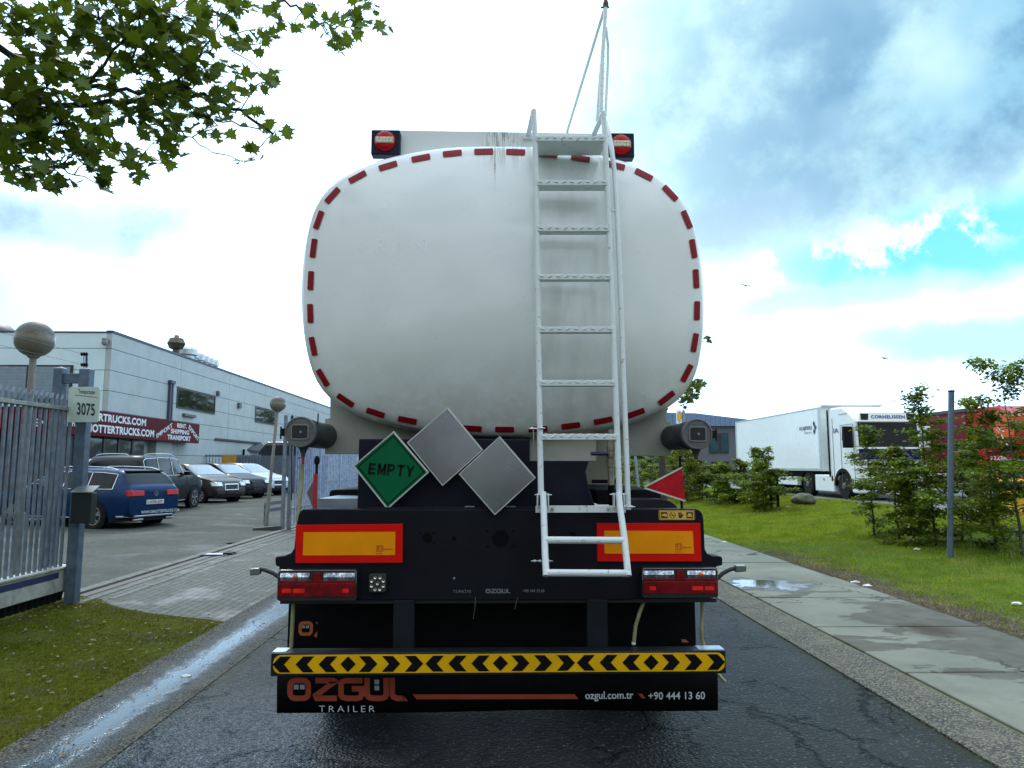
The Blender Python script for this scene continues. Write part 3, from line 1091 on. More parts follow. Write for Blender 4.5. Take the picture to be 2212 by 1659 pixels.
# ---- overturn beam and the two lamps on it
def f_beam(T, b, pos):
    x, y, z = T.sep(pos)[:]
    p0 = PY(1085, 300, 4.6)
    c = T.mix(T.noise(pos, 3, 4), (0.60, 0.64, 0.62), (0.68, 0.72, 0.70))
    streak = T.noise(T.vmath('MULTIPLY', pos, (26.0, 1.0, 3.0)), 1.3, 5, 0.75)
    near = T.ramp(T.math('ABSOLUTE', T.math('SUBTRACT', x, p0.x)), 0.19, 0.02)
    c = T.mix(T.math('MULTIPLY', T.math('MULTIPLY', near, T.ramp(streak, 0.46, 0.56)), 0.85), c, (0.2, 0.16, 0.12))
    T.put(b.inputs['Base Color'], c)
    b.inputs['Roughness'].default_value = 0.4


M_BEAM = spec_mat('cream beam with run-off stain', f_beam)
bl = [PY(u, v, 4.62) for u, v in ((862, 281), (1050, 284), (1325, 289), (1325, 400), (862, 400))]
m = MB()
m.prism([(p.x, p.z) for p in bl], 4.62, 4.66)
m.build('overturn_beam', M_BEAM, TR, bevel=0.004)
m = MB()
for sx in (-1, 1):
    xx = CX + sx * 0.62
    m.box(xx - 0.03, xx + 0.03, 4.66, TANK_END - 0.3, CZ + tank_rad(pi / 2) - 0.12, PY(1090, 287, 4.62).z - 0.03)
m.build('side_coaming', M_BEAM, TR, bevel=0.004)
M_LENS = mat('red lamp lens', (0.42, 0.004, 0.008), 0.25, var=0.15, vs=25, coat=0.05, spec=0.2)
M_HOUS = mat('dark blue grey lamp housing', (0.012, 0.011, 0.026), 0.5, var=0.2, spec=0.15)
M_LED = mat('led strip', (0.55, 0.50, 0.38), 0.35, var=0.3, vs=60)


def px_disc(mb, u, v, r_px, y0, y1, n=24):
    c = PY(u, v, y0)
    r = (PY(u + r_px, v, y0) - c).length
    mb.lathe([(r, 0), (r, y1 - y0)], (c.x, y0, c.z), 'y', n)
    return c, r


for (u0, v0, u1, v1, cu, cv) in ((802, 279.5, 863, 334, 831, 304), (1315, 286.5, 1371, 340, 1342, 312)):
    a, c = PY(u0, v0, 4.56), PY(u1, v1, 4.56)
    m = MB()
    m.box(a.x, c.x, 4.56, 4.64, c.z, a.z)
    lamp = m.build('top_lamp', M_HOUS, TR, bevel=0.008)
    m = MB()
    cc = PY(cu, cv, 4.55)
    rr = 22.5 * 4.7 / FPX
    m.lathe([(rr, 0.02), (rr, 0.0), (rr * 0.9, -0.008), (rr * 0.5, -0.014), (rr * 0.1, -0.016)], (cc.x, 4.55, cc.z), 'y', 28)
    m.build('red_lens', M_LENS, lamp, smooth=40)
    m = MB()
    m.box(cc.x - rr * 0.86, cc.x + rr * 0.86, 4.530, 4.545, cc.z - 0.020, cc.z + 0.020)
    for k in range(5):
        for j in (-1, 1):
            xk = cc.x + (k - 2) * rr * 0.32
            m.m(1).box(xk - 0.007, xk + 0.007, 4.527, 4.531, cc.z + j * 0.009 - 0.005, cc.z + j * 0.009 + 0.005)
    m.build('led_bar', [M_LED, mat('led chip', (0.75, 0.72, 0.6), 0.3)], lamp)

# ---- cradle plate behind the tank end, subframe, drop pipe
m = MB()
poly = [PY(u, v, Y_PLATE) for u, v in ((713, 845), (713, 903), (702, 904), (702, 981), (775, 981), (776, 997), (1288, 998), (1290, 983), (1382, 985),
                                       (1450, 985), (1450, 912), (1440, 908), (1438, 845))]
pp = [(p.x, p.z) for p in poly]
m.prism(pp, Y_PLATE, Y_PLATE + 0.03)
plate = m.build('cradle_plate', mat('cream cradle plate', (0.42, 0.42, 0.37), 0.5, var=0.08, vs=3, dirt=(0.25, 0.23, 0.18), dirt_amt=0.35), TR, bevel=0.003)
m = MB()
for sx in (-1, 1):
    m.box(sx * 0.45 - 0.06, sx * 0.45 + 0.06, 4.9, TANK_END, 1.05, 1.45)
for yy in (5.4, 7.2, 9.0, 10.8, 12.6, 14.4):
    m.box(-0.6, 0.6, yy, yy + 0.1, 1.15, 1.4)
m.build('chassis_frame', BLACK, TR, bevel=0.005)
for yy in (6.2, 8.6, 11.0, 13.4):
    m = MB()
    m.box(-0.95, 0.95, yy, yy + 0.05, 1.43, CZ - tank_rad(-pi / 2) + 0.35)
    m.build('tank_cradle', CREAM, TR, bevel=0.005)
m = MB()
q0 = [PY(u, v, 4.62) for u, v in ((1144, 938), (1144, 996), (1288, 996), (1288, 920))]
m.prism([(p.x, p.z) for p in q0], 4.62, 4.66)
m.build('rear_cross_plate', CREAM, TR, bevel=0.003)
M_PIPE = mat('stained brass fitting', (0.26, 0.25, 0.20), 0.45, 0.4, var=0.3, vs=20, dirt=(0.1, 0.08, 0.05), dirt_amt=0.6)
m = MB()
pa, pb = PY(1318, 928, 4.5), PY(1320, 1048, 4.5)
m.tube([pa, pb], 0.021, 14)
for vv in (965, 979, 992, 1001):
    q = PY(1319, vv, 4.5)
    m.tube([q, q + Vector((0, 0, -0.022))], 0.027, 14)
m.build('drop_pipe', M_PIPE, TR, smooth=40)
m = MB()
m.tube([PY(1276, 980, 4.47), PY(1314, 980, 4.47)], 0.012, 10)
m.build('valve_lever', mat('dark blue lever', (0.02, 0.02, 0.06), 0.4), TR, smooth=40)
m = MB()
m.tube([PY(1320, 1046, 4.5), PY(1322, 1075, 4.52), PY(1324, 1110, 4.6)], 0.022, 12)
m.tube([PY(1278, 1040, 4.6), PY(1345, 1040, 4.6)], 0.012, 10)
m.build('pipe_elbow', BLACK2, TR, smooth=40)

# ---- black cabinet behind the placards
a, c = PY(775, 948, 4.24), PY(1144, 1100, 4.24)
m = MB()
m.box(a.x, c.x, 4.24, 4.60, c.z - 0.05, a.z)
m.build('valve_cabinet', mat('matt black cabinet', (0.007, 0.007, 0.016), 0.5, var=0.25, vs=3, spec=0.15), TR, bevel=0.008)
m = MB()
poly = [PY(u, v, 4.46) for u, v in ((1144, 996), (1272, 996), (1265, 1018), (1272, 1055), (1288, 1100), (1144, 1100))]
m.prism([(p.x, p.z) for p in poly], 4.46, 4.9)
m.build('gusset_box', mat('black blue plate', (0.011, 0.011, 0.022), 0.45, var=0.3, vs=4, spec=0.15), TR, bevel=0.004)
# ledge under the cabinet with bolt plates
m = MB()
a, c = PY(800, 1094, 4.2), PY(1270, 1101, 4.2)
m.box(a.x, c.x, 4.10, 4.24, c.z - 0.03, a.z)
for uu in (1015, 1103, 1175):
    q = PY(uu, 1097, 4.14)
    m.m(1).box(q.x - 0.028, q.x + 0.028, 4.105, 4.135, q.z - 0.004, q.z + 0.012)
m.build('cabinet_ledge', [BLACK, mat('bare steel edge', (0.12, 0.13, 0.18), 0.4, 0.5)], TR, bevel=0.003)

# ---- mudguards and silver box
M_GUARD = mat('dark grey mudguard', (0.018, 0.018, 0.024), 0.4, var=0.15, spec=0.3)
a, c = PY(686, 1077, 4.4), PY(772, 1099, 4.4)
m = MB()
m.prism(rrect(a.x, c.x, c.z - 0.02, a.z, 0.012, 3), 4.40, 4.9)
m.build('silver_end_box', mat('dull silver plate', (0.30, 0.34, 0.40), 0.35, 0.5, var=0.15), TR)
m = MB()
m.prism([(p.x, p.z) for p in [PY(u, v, 4.95) for u, v in ((711, 1077), (711, 1063), (717, 1057.5), (790, 1057), (790, 1090), (711, 1090))]], 4.95, 6.1)
m.build('mudguard', BLACK2, TR, bevel=0.01)
m = MB()
poly = [PY(u, v, 4.45) for u, v in ((1352, 1078), (1430, 1078), (1448, 1082), (1460, 1090), (1468, 1102), (1352, 1102))]
m.prism([(p.x, p.z) for p in poly], 4.45, 5.9)
m.build('mudguard', M_GUARD, TR, bevel=0.006)
m = MB()
poly = [PY(u, v, 4.7) for u, v in ((1284, 1058), (1420, 1058), (1428, 1064), (1430, 1090), (1290, 1090))]
m.prism([(p.x, p.z) for p in poly], 4.7, 6.1)
m.build('mudguard', BLACK2, TR, bevel=0.008)
# wheels (three axles)
for yy in (5.45, 6.76, 8.07):
    for sx in (-1, 1):
        w = MB()
        x0 = sx * 0.84
        w.lathe([(0.30, 0), (0.46, 0.02), (0.505, 0.06), (0.515, 0.19), (0.505, 0.32), (0.46, 0.37), (0.30, 0.38)], (x0 if sx > 0 else x0 - 0.38, yy, 0.515), 'x', 36)
        wo = w.build('wheel', RUBBER, TR, smooth=40)
        w = MB()
        w.lathe([(0.295, 0.0), (0.28, -0.03 * sx), (0.17, -0.10 * sx), (0.165, -0.04 * sx), (0.08, -0.02 * sx)], (sx * 1.225, yy, 0.515), 'x', 28)
        w.build('rim', mat('grey steel rim', (0.3, 0.3, 0.3), 0.4, 0.6), wo, smooth=40)
    w = MB()
    w.tube([(-1.0, yy, 0.515), (1.0, yy, 0.515)], 0.07, 12)
    w.build('axle', BLACK, TR, smooth=40)
# landing legs and the tractor pulling it
m = MB()
for sx in (-1, 1):
    m.box(sx * 0.75 - 0.05, sx * 0.75 + 0.05, 12.3, 12.4, 0.25, 1.2)
    m.box(sx * 0.75 - 0.13, sx * 0.75 + 0.13, 12.2, 12.5, 0.22, 0.25)
m.build('landing_leg', BLACK, TR)

# ---- rear lamp panel with flared lower corners
pan = [(655, 1100), (1505, 1100), (1512, 1103), (1517, 1109), (1520, 1120), (1523, 1186), (1528, 1196), (1540, 1201), (1558, 1202), (1561, 1206),
       (1561, 1221), (1547, 1224), (1549, 1290), (1312, 1297), (850, 1297), (603, 1297), (603, 1224), (595, 1222), (594, 1206), (598, 1202), (616, 1200), (628, 1195),
       (635, 1185), (641, 1130), (645, 1111), (649, 1104)]
m = MB()
m.prism([(p.x, p.z) for p in [PY(u, v, Y_BEAM) for u, v in pan]], Y_BEAM, Y_BEAM + 0.12)
panel = m.build('lamp_panel', BLACK, TR, bevel=0.006)
for (uu, vv, rp) in ((1081, 1163, 18), (923, 1162, 10.5), (981, 1163, 5), (1053, 1147, 2.5), (1109, 1147, 2.5), (1053, 1180, 2.5), (1109, 1180, 2.5),
                     (908, 1151, 2.2), (937, 1151, 2.2), (937, 1173, 2.2), (1237, 1158, 8)):
    m = MB()
    px_disc(m, uu, vv, rp, Y_BEAM - 0.002, Y_BEAM + 0.01)
    m.build('panel_hole', mat('hole black', (0.003, 0.003, 0.003), 0.9, spec=0.1), panel)
m = MB()
text_py(m, 'TÜRKİYE', 979, 1017.5, 1272.5, 1280.5, Y_BEAM - 0.002, 0.0, 1.25)
text_py(m, '+90 444 13 60', 1130, 1176, 1272.8, 1279.6, Y_BEAM - 0.002, 0.01, 1.05)
m.build('panel_lettering', mat('grey stencil lettering', (0.16, 0.17, 0.19), 0.5), panel)


def logo(mb, mbsq, u0, u1, v0, v1, Y, th=0.19, lead='out'):
    """the maker's word mark: O with two square dots, Z, G, U with two squares, L; drawn in a 1 x h box"""
    W, H = 5.16, 1.0
    o, ex, ez = PY(u0, v1, Y), PY(u1, v1, Y) - PY(u0, v1, Y), PY(u0, v0, Y) - PY(u0, v1, Y)

    def put(m_, quads):
        for q in quads:
            m_.add([o + ex * (p[0] / W) + ez * p[1] for p in q], [tuple(range(len(q)))])

    t = th
    h = t / 2
    def rr(x0, x1, z0, z1, r=0.22, n=4):
        return rrect(x0, x1, z0, z1, r, n)
    put(mb, stroke2d(rr(h, 1.02 - h, h, 1 - h), t, True))
    put(mb, stroke2d([(1.20, 1 - h), (1.98, 1 - h), (2.04, 0.84), (1.22, 0.24), (1.27, h), (2.12, h)], t))
    put(mb, stroke2d([(3.22, 1 - h), (2.52, 1 - h), (2.36, 1 - h - .05), (2.30, 0.75), (2.30, 0.25), (2.36, h + .05), (2.52, h), (3.0, h), (3.13, h + .05), (3.18, 0.25), (3.18, 0.53), (2.76, 0.53)], t))
    put(mb, stroke2d([(3.42, 1), (3.42, 0.27), (3.48, h + .05), (3.66, h), (4.04, h), (4.18, h + .05), (4.24, 0.27), (4.24, 1)], t))
    put(mb, stroke2d([(4.50, 1), (4.50, 0.27), (4.55, h + .06), (4.70, h), (4.98, h)], t))
    put(mb, [[(4.95, 0.0), (5.16, 0.0), (4.98, t), (4.93, t)]])
    s = 0.2
    def sq(x, z):
        return [(x, z), (x + s, z), (x + s, z + s), (x, z + s)]
    put(mbsq, [sq(0.28, 0.50), sq(0.54, 0.50), sq(3.74, 0.72), sq(3.74, 0.46)])


m, m2 = MB(), MB()
logo(m, m, 1049, 1103.5, 1272, 1281.5, Y_BEAM - 0.002)
m.build('panel_lettering', MATS['grey stencil lettering'], panel)
# two small marks on the panel and loose wires below it
m = MB()
m.tube([PY(1027, 1290, 4.07), PY(1026, 1312, 4.07), PY(1022, 1337, 4.09)], 0.0016, 5)
m.tube([PY(1118, 1290, 4.07), PY(1112, 1316, 4.07)], 0.0016, 5)
m.build('loose_wire', mat('grey wire', (0.12, 0.13, 0.13), 0.6), TR)
m = MB()
px_disc(m, 981, 1249, 2.4, Y_BEAM - 0.006, Y_BEAM)
m.build('panel_bolt', mat('zinc bolt', (0.4, 0.42, 0.44), 0.35, 0.8), panel)
m = MB()
a, c = PY(605, 1296, 4.1), PY(1548, 1301, 4.1)
m.box(a.x, c.x, 4.1, 4.26, c.z, a.z)
m.build('panel_lip', mat('black edge lip', (0.02, 0.024, 0.03), 0.35, 0.3), panel)

# rear marker boards
def board(o4, i4, mark_u, mark_v, label):
    Y = Y_BEAM - 0.012
    m = MB()
    pts4 = [PY(u, v, Y) for u, v in o4]
    m.prism([(p.x, p.z) for p in pts4], Y, Y_BEAM)
    bo = m.build('marker_board', REDP, TR, bevel=0.0015)
    tag(bo, label)
    m = MB()
    pts4 = [PY(u, v, Y - 0.0025) for u, v in i4]
    m.prism([(p.x, p.z) for p in pts4], Y - 0.0025, Y)
    m.build('amber_field', YELP, bo)
    m = MB()
    Y2 = Y - 0.004
    text_py(m, 'E1', mark_u, mark_u + 8, mark_v, mark_v + 8, Y2, 0.01)
    for q in stroke2d([(0, 0), (1, 0), (1, 1), (0, 1)], 0.12, True):
        o, ex, ez = PY(mark_u - 2, mark_v + 11, Y2), Vector((0.031, 0, 0)), Vector((0, 0, 0.031))
        m.add([o + ex * p[0] + ez * p[1] for p in q], [(0, 1, 2, 3)])
    text_py(m, '70 R', mark_u - 5, mark_u + 10, mark_v + 14.5, mark_v + 17.5, Y2, 0.01)
    text_py(m, 'Reflective', mark_u + 12, mark_u + 32, mark_v + 4, mark_v + 8, Y2, 0.02)
    m.build('approval_mark', mat('red print', (0.5, 0.05, 0.01), 0.5), bo)


board(((638.7, 1134), (870, 1132), (869.5, 1215.5), (638.2, 1216.5)), ((655.7, 1150), (854, 1149), (853, 1199), (654, 1200)), 816, 1180, 'red edged amber marker board clear of the ladder')
board(((1289.2, 1130.3), (1513, 1130.3), (1515.5, 1213), (1290.8, 1213)), ((1305, 1146.5), (1496.5, 1147.5), (1499, 1196), (1306, 1196)), 1462, 1176, 'red edged amber marker board partly behind the ladder foot')
# yellow pictogram sticker
Y = Y_BEAM - 0.003
a, c = PY(1423, 1102.5, Y), PY(1501.5, 1123, Y)
m = MB()
m.prism(rrect(a.x, c.x, c.z, a.z, 0.006, 3), Y, Y_BEAM)
st = m.build('warning_sticker', mat('ochre sticker', (0.62, 0.36, 0.05), 0.5, var=0.08), TR)
m = MB()
o = Vector((a.x, Y - 0.001, c.z))
W, H = c.x - a.x, a.z - c.z
def P2(x, z, dy=0.0):
    return (o.x + W * x, o.y - dy, o.z + H * z)
def PG(pts, dy=0.0):
    m.add([P2(x, z, dy) for x, z in pts], [tuple(range(len(pts)))])
for q in stroke2d(rrect(.02, .98, .06, .94, .05, 3), 0.018, True):
    PG(q)
PG([(.06, .18), (.24, .18), (.24, .82), (.06, .82)])
for q in stroke2d([(.38 + .075 * cos(t * pi / 8), .5 + .33 * sin(t * pi / 8)) for t in range(16)], 0.02, True):
    PG(q)
for q in stroke2d([(.33, .72), (.43, .28)], 0.02):
    PG(q)
PG([(.345, .45), (.40, .40), (.42, .50), (.36, .58)])
PG([(.55, .2), (.63, .2), (.655, .45), (.54, .5)])
for k in range(4):
    PG([(.54 + k * .027, .47), (.56 + k * .027, .47), (.56 + k * .027, .80 - .05 * (k == 3)), (.54 + k * .027, .80 - .05 * (k == 3))])
PG([(.64, .32), (.69, .52), (.68, .62), (.66, .56), (.63, .44)])
PG([(.76, .18), (.94, .18), (.94, .82), (.76, .82)])
m.build('pictogram', mat('sticker black', (0.02, 0.015, 0.01), 0.5), st)
m = MB()
PG([(.08, .42), (.16, .42), (.16, .34), (.22, .34), (.22, .62), (.17, .66), (.08, .60)], 0.001)
PG([(.775, .34), (.925, .34), (.925, .42), (.91, .42), (.90, .58), (.87, .70), (.83, .70), (.80, .58), (.79, .42), (.775, .42)], 0.001)
m.build('pictogram', MATS['ochre sticker'], st)

# tail light clusters
M_TL_RED = mat('tail light red plastic', (0.15, 0.002, 0.005), 0.2, var=0.4, vs=18, coat=0.15, spec=0.3)
M_TL_GLOW = mat('tail light bright red reflector', (0.75, 0.012, 0.010), 0.25, var=0.2, vs=30)
M_TL_CHR = spec_mat('tail light chrome bowl', lambda T, b, pos: (
    T.put(b.inputs['Base Color'], T.mix(T.ramp(T.noise(T.vmath('MULTIPLY', pos, (3, 1, 1)), 14, 4, 0.7), 0.4, 0.6), (0.25, 0.28, 0.33), (0.8, 0.83, 0.9))),
    T.put(b.inputs['Metallic'], 0.9), T.put(b.inputs['Roughness'], 0.22), bump(T, b, T.noise(pos, 30, 3), 0.8, 0.01)))
M_ORANGE = mat('orange bulb', (0.55, 0.09, 0.01), 0.3, var=0.4, vs=60)


def tail_light(u0, u1, v0, v1, mirror, label):
    Y0 = Y_BEAM - 0.06

    def fx(t):
        return u0 + (u1 - u0) * (1 - t if mirror else t)

    def rect(ta, tb, va, vb, y):
        a_, c_ = PY(fx(ta), va, y), PY(fx(tb), vb, y)
        return min(a_.x, c_.x), max(a_.x, c_.x), min(a_.z, c_.z), max(a_.z, c_.z)
    m = MB()
    x0, x1, z0, z1 = rect(-0.005, 1.0, v0, v1 + 1, Y0)
    m.prism(rrect(x0, x1, z0, z1, 0.016, 4), Y0, Y_BEAM)
    h = m.build('tail_light', mat('tail light housing', (0.02, 0.018, 0.02), 0.25, coat=0.4), TR, bevel=0.003)
    tag(h, label)
    H = v1 - v0
    # chrome upper bowls: sloping strips
    for ta, tb in ((0.03, 0.40), (0.585, 0.985)):
        m = MB()
        x0, x1, z0, z1 = rect(ta, tb, v0 + 0.10 * H, v0 + 0.34 * H, Y0)
        zc = z0 + (z1 - z0) * 0.45
        xa, xb = x0, x1
        m.add([(xa, Y0 - 0.003, z1), (xb, Y0 - 0.003, z1), (xb, Y0 - 0.008, zc), (xa, Y0 - 0.008, zc), (xb, Y0 - 0.003, z0), (xa, Y0 - 0.003, z0)],
              [(0, 1, 2, 3), (3, 2, 4, 5)])
        cb = m.build('reflector_bowl', M_TL_CHR, h)
    m = MB()
    x0, x1, z0, z1 = rect(0.185, 0.26, v0 + 0.12 * H, v0 + 0.33 * H, Y0)
    m.lathe([(0.001, -0.02), (0.010, -0.017), (0.014, -0.008), (0.013, 0.0)], ((x0 + x1) / 2, Y0, (z0 + z1) / 2), 'y', 14)
    m.build('indicator_bulb', M_ORANGE, h, smooth=50)
    # red lower lens and the red web between the bowls
    m = MB()
    x0, x1, z0, z1 = rect(0.0, 0.99, v0 + 0.44 * H, v0 + 0.86 * H, Y0)
    m.prism(rrect(x0, x1, z0, z1, 0.01, 3), Y0 - 0.012, Y0)
    x0, x1, z0, z1 = rect(0.03, 0.97, v0 + 0.355 * H, v0 + 0.435 * H, Y0)
    m.box(x0, x1, Y0 - 0.008, Y0, z0, z1)
    x0, x1, z0, z1 = rect(0.425, 0.565, v0 + 0.09 * H, v0 + 0.44 * H, Y0)
    dx = (x1 - x0) * 0.2
    m.prism([(x0 + dx, z1), (x1 - dx, z1), (x1, z0), (x0, z0)], Y0 - 0.010, Y0)
    m.build('red_lens', M_TL_RED, h, bevel=0.002)
    for ta, tb in ((0.045, 0.165), (0.19, 0.335), (0.82, 0.90)):
        m = MB()
        x0, x1, z0, z1 = rect(ta, tb, v0 + 0.62 * H, v0 + 0.755 * H, Y0 - 0.013)
        m.prism(rrect(x0, x1, z0, z1, 0.006, 3), Y0 - 0.0145, Y0 - 0.012)
        m.build('reflector', M_TL_GLOW, h)
    # thin chrome lip round the upper part
    m = MB()
    x0, x1, z0, z1 = rect(0.0, 0.995, v0 + 0.03 * H, v0 + 0.40 * H, Y0 - 0.004)
    m.tube([(x0, Y0 - 0.004, z0), (x0, Y0 - 0.004, z1 - 0.012), (x0 + 0.012, Y0 - 0.004, z1), (x1 - 0.012, Y0 - 0.004, z1), (x1, Y0 - 0.004, z1 - 0.012), (x1, Y0 - 0.004, z0)], 0.0025, 6)
    m.build('lens_rim', mat('dull rim', (0.22, 0.23, 0.25), 0.3, 0.5), h)


tail_light(601, 770, 1231, 1297, False, 'tail light beside the round work lamp')
tail_light(1387.5, 1549.5, 1226, 1291, True, 'tail light under the pictogram sticker')
# LED work lamp
Yw = Y_BEAM - 0.03
a, c = PY(797, 1240, Yw), PY(834, 1280, Yw)
m = MB()
m.prism(rrect(a.x, c.x, c.z, a.z, 0.012, 3), Yw, Y_BEAM)
wl = m.build('work_lamp', mat('lamp black', (0.02, 0.022, 0.022), 0.4), TR, bevel=0.003)
m = MB()
cc = Vector(((a.x + c.x) / 2, Yw, (a.z + c.z) / 2))
for k in range(9):
    q = cc if k == 8 else cc + Vector((cos(k * pi / 4 + .39) * 0.034, 0, sin(k * pi / 4 + .39) * 0.034))
    m.lathe([(0.0095, 0.0), (0.0095, -0.004), (0.007, -0.003), (0.003, 0.0)], (q.x, Yw, q.z), 'y', 12)
m.build('led_cell', mat('led reflector cell', (0.5, 0.5, 0.42), 0.2, 0.7, var=0.4, vs=90), wl)

# rubber side marker lamps on stalks
M_STALK = mat('black rubber', (0.02, 0.021, 0.022), 0.6, var=0.2)
for pl, hd in (([(604, 1248), (590, 1238), (572, 1231), (560, 1229)], [(541, 1228), (562, 1226), (562, 1241), (541, 1243)]),
               ([(1549, 1250), (1562, 1238), (1578, 1230), (1590, 1227)], [(1588, 1221), (1611, 1221), (1611, 1234), (1588, 1236)])):
    m = MB()
    m.tube([PY(u, v, 4.06) for u, v in pl], 0.011, 10)
    so = m.build('marker_lamp_stalk', M_STALK, TR, smooth=40)
    m = MB()
    m.prism([(p.x, p.z) for p in [PY(u, v, 4.05) for u, v in hd]], 4.035, 4.075)
    m.build('marker_lamp', mat('smoked clear lens', (0.12, 0.13, 0.12), 0.25, coat=0.4), so, bevel=0.006)

# ---- bumper, its two hangers and the chevron board
m = MB()
z0, z1 = PY(1080, 1458, Y_BUMP).z, PY(1080, 1408, Y_BUMP).z
x0, x1 = PY(585, 1430, Y_BUMP).x, PY(1568, 1430, Y_BUMP).x
m.box(x0, x1, Y_BUMP, Y_BUMP + 0.10, z0, z1)
bump_o = m.build('bumper', mat('bumper paint', (0.010, 0.012, 0.016), 0.35, var=0.2, spec=0.3), TR, bevel=0.004)
for xa, xb in ((x0 + 0.003, x0 + 0.075), (x1 - 0.14, x1 - 0.003)):
    m = MB()
    m.box(xa, xb, Y_BUMP + 0.008, Y_BUMP + 0.098, z1, z1 + 0.004)
    m.build('bare_end', mat('scuffed galvanised end', (0.42, 0.50, 0.58), 0.35, 0.6, var=0.3, vs=20), bump_o)
Yc = Y_BUMP - 0.003
cxb = PY(1081, 1432, Yc)
hl = (PY(1566, 1432, Yc).x - PY(590, 1432, Yc).x) / 2
zz0, zz1 = PY(1080, 1452.5, Yc).z, PY(1080, 1412.5, Yc).z
m = MB()
cxx = (PY(1566, 1432, Yc).x + PY(590, 1432, Yc).x) / 2
m.prism(rrect(cxx - hl, cxx + hl, zz0, zz1, 0.04, 6), Yc, Y_BUMP)
M_YEL = mat('yellow bumper board', (0.70, 0.38, 0.004), 0.5, var=0.10, vs=4, spec=0.12)
cb = m.build('chevron_board', M_YEL, bump_o)
m = MB()
px = Y_BUMP / FPX * 1.0
zc, hh = (zz0 + zz1) / 2, (zz1 - zz0) * 0.425
for uc in (752, 1081, 1406.5):
    xc = PY(uc, 1432, Yc).x
    s = px * 1.0
    m.add([(xc - 16 * s, Yc - .002, zc), (xc, Yc - .002, zc + hh), (xc + 16 * s, Yc - .002, zc), (xc, Yc - .002, zc - hh)], [(0, 1, 2, 3)])
    for tip in (60.5, 108, 155.5):
        for sg in (-1, 1):
            P5 = [(tip, 0), (tip - 15.5, 1), (tip - 38, 1), (tip - 23.5, 0), (tip - 38, -1), (tip - 15.5, -1)]
            m.add([(xc + sg * a_ * s, Yc - .002, zc + hh * c_) for a_, c_ in P5], [(0, 1, 2, 3), (0, 3, 4, 5)])
m.build('chevron_marks', mat('chevron black', (0.005, 0.005, 0.006), 0.5, spec=0.1), cb)
for ua, ub in ((850, 895), (1268, 1312)):
    m = MB()
    xa, xb = PY(ua, 1340, 4.09).x, PY(ub, 1340, 4.09).x
    m.box(xa, xb, 4.075, 4.16, z1 - 0.02, PY(900, 1296, 4.09).z)
    m.build('bumper_hanger', mat('hanger paint', (0.009, 0.013, 0.017), 0.5, var=0.2, spec=0.15), TR, bevel=0.004)

# ---- mudflaps
m = MB()
zt, zb = PY(1080, 1440, Y_FLAP).z, PY(1080, 1539, Y_FLAP).z
x0, x1 = PY(597, 1500, Y_FLAP).x, PY(1552, 1500, Y_FLAP).x
nx = 24
vs_, fs_ = [], []
for j, (zv, yo) in enumerate(((zt, 0), ((zt + zb) / 2, 0.006), (zb, 0.018))):
    for i in range(nx + 1):
        xx = x0 + (x1 - x0) * i / nx
        vs_.append((xx, Y_FLAP + yo + 0.004 * sin(xx * 5) * j, zv + (0.004 * sin(xx * 3 + 1) if j == 2 else 0)))
fs_ = [(j * (nx + 1) + i, j * (nx + 1) + i + 1, (j + 1) * (nx + 1) + i + 1, (j + 1) * (nx + 1) + i) for j in range(2) for i in range(nx)]
m.add(vs_, fs_)
fl = m.build('mudflap', mat('black rubber flap', (0.004, 0.004, 0.005), 0.65, var=0.3, spec=0.08), TR, smooth=40)
so_ = fl.modifiers.new('thick', 'SOLIDIFY')
so_.thickness = 0.006
so_.offset = 1.0
tag(fl, 'wide black mudflap with orange lettering under the bumper')
M_OR = mat('dull orange print', (0.33, 0.045, 0.016), 0.55, var=0.15)
M_SQ = mat('pale grey square print', (0.26, 0.32, 0.36), 0.55)
Yl = Y_FLAP - 0.006
m, m2 = MB(), MB()
logo(m, m2, 620.6, 881, 1464, 1514.5, Yl, 0.24)
bar = [PY(u, v, Yl) for u, v in ((891, 1500), (1241, 1499.5), (1249.5, 1510), (900, 1510.5))]
m.add(bar, [(0, 1, 2, 3)])
par = [PY(u, v, Yl) for u, v in ((1378.5, 1498.5), (1387, 1498.5), (1395, 1508.5), (1386, 1508.5))]
m.add(par, [(0, 1, 2, 3)])
m.build('flap_logo', M_OR, fl)
m2.build('flap_logo_squares', M_SQ, fl)
m = MB()
text_py(m, 'TRAILER', 689, 809.5, 1524.5, 1538, Yl, -0.008, 1.45)
m.build('flap_lettering', WHITET, fl)
m = MB()
text_py(m, 'ozgul.com.tr', 1264, 1368.4, 1494, 1515.5, Yl, 0.015, 1.0, -1)
m.build('flap_lettering', WHITET, fl)
m = MB()
text_py(m, '+90 444 13 60', 1400.6, 1523, 1495, 1511.5, Yl, 0.012, 1.0, -1)
m.build('flap_lettering', WHITET, fl)
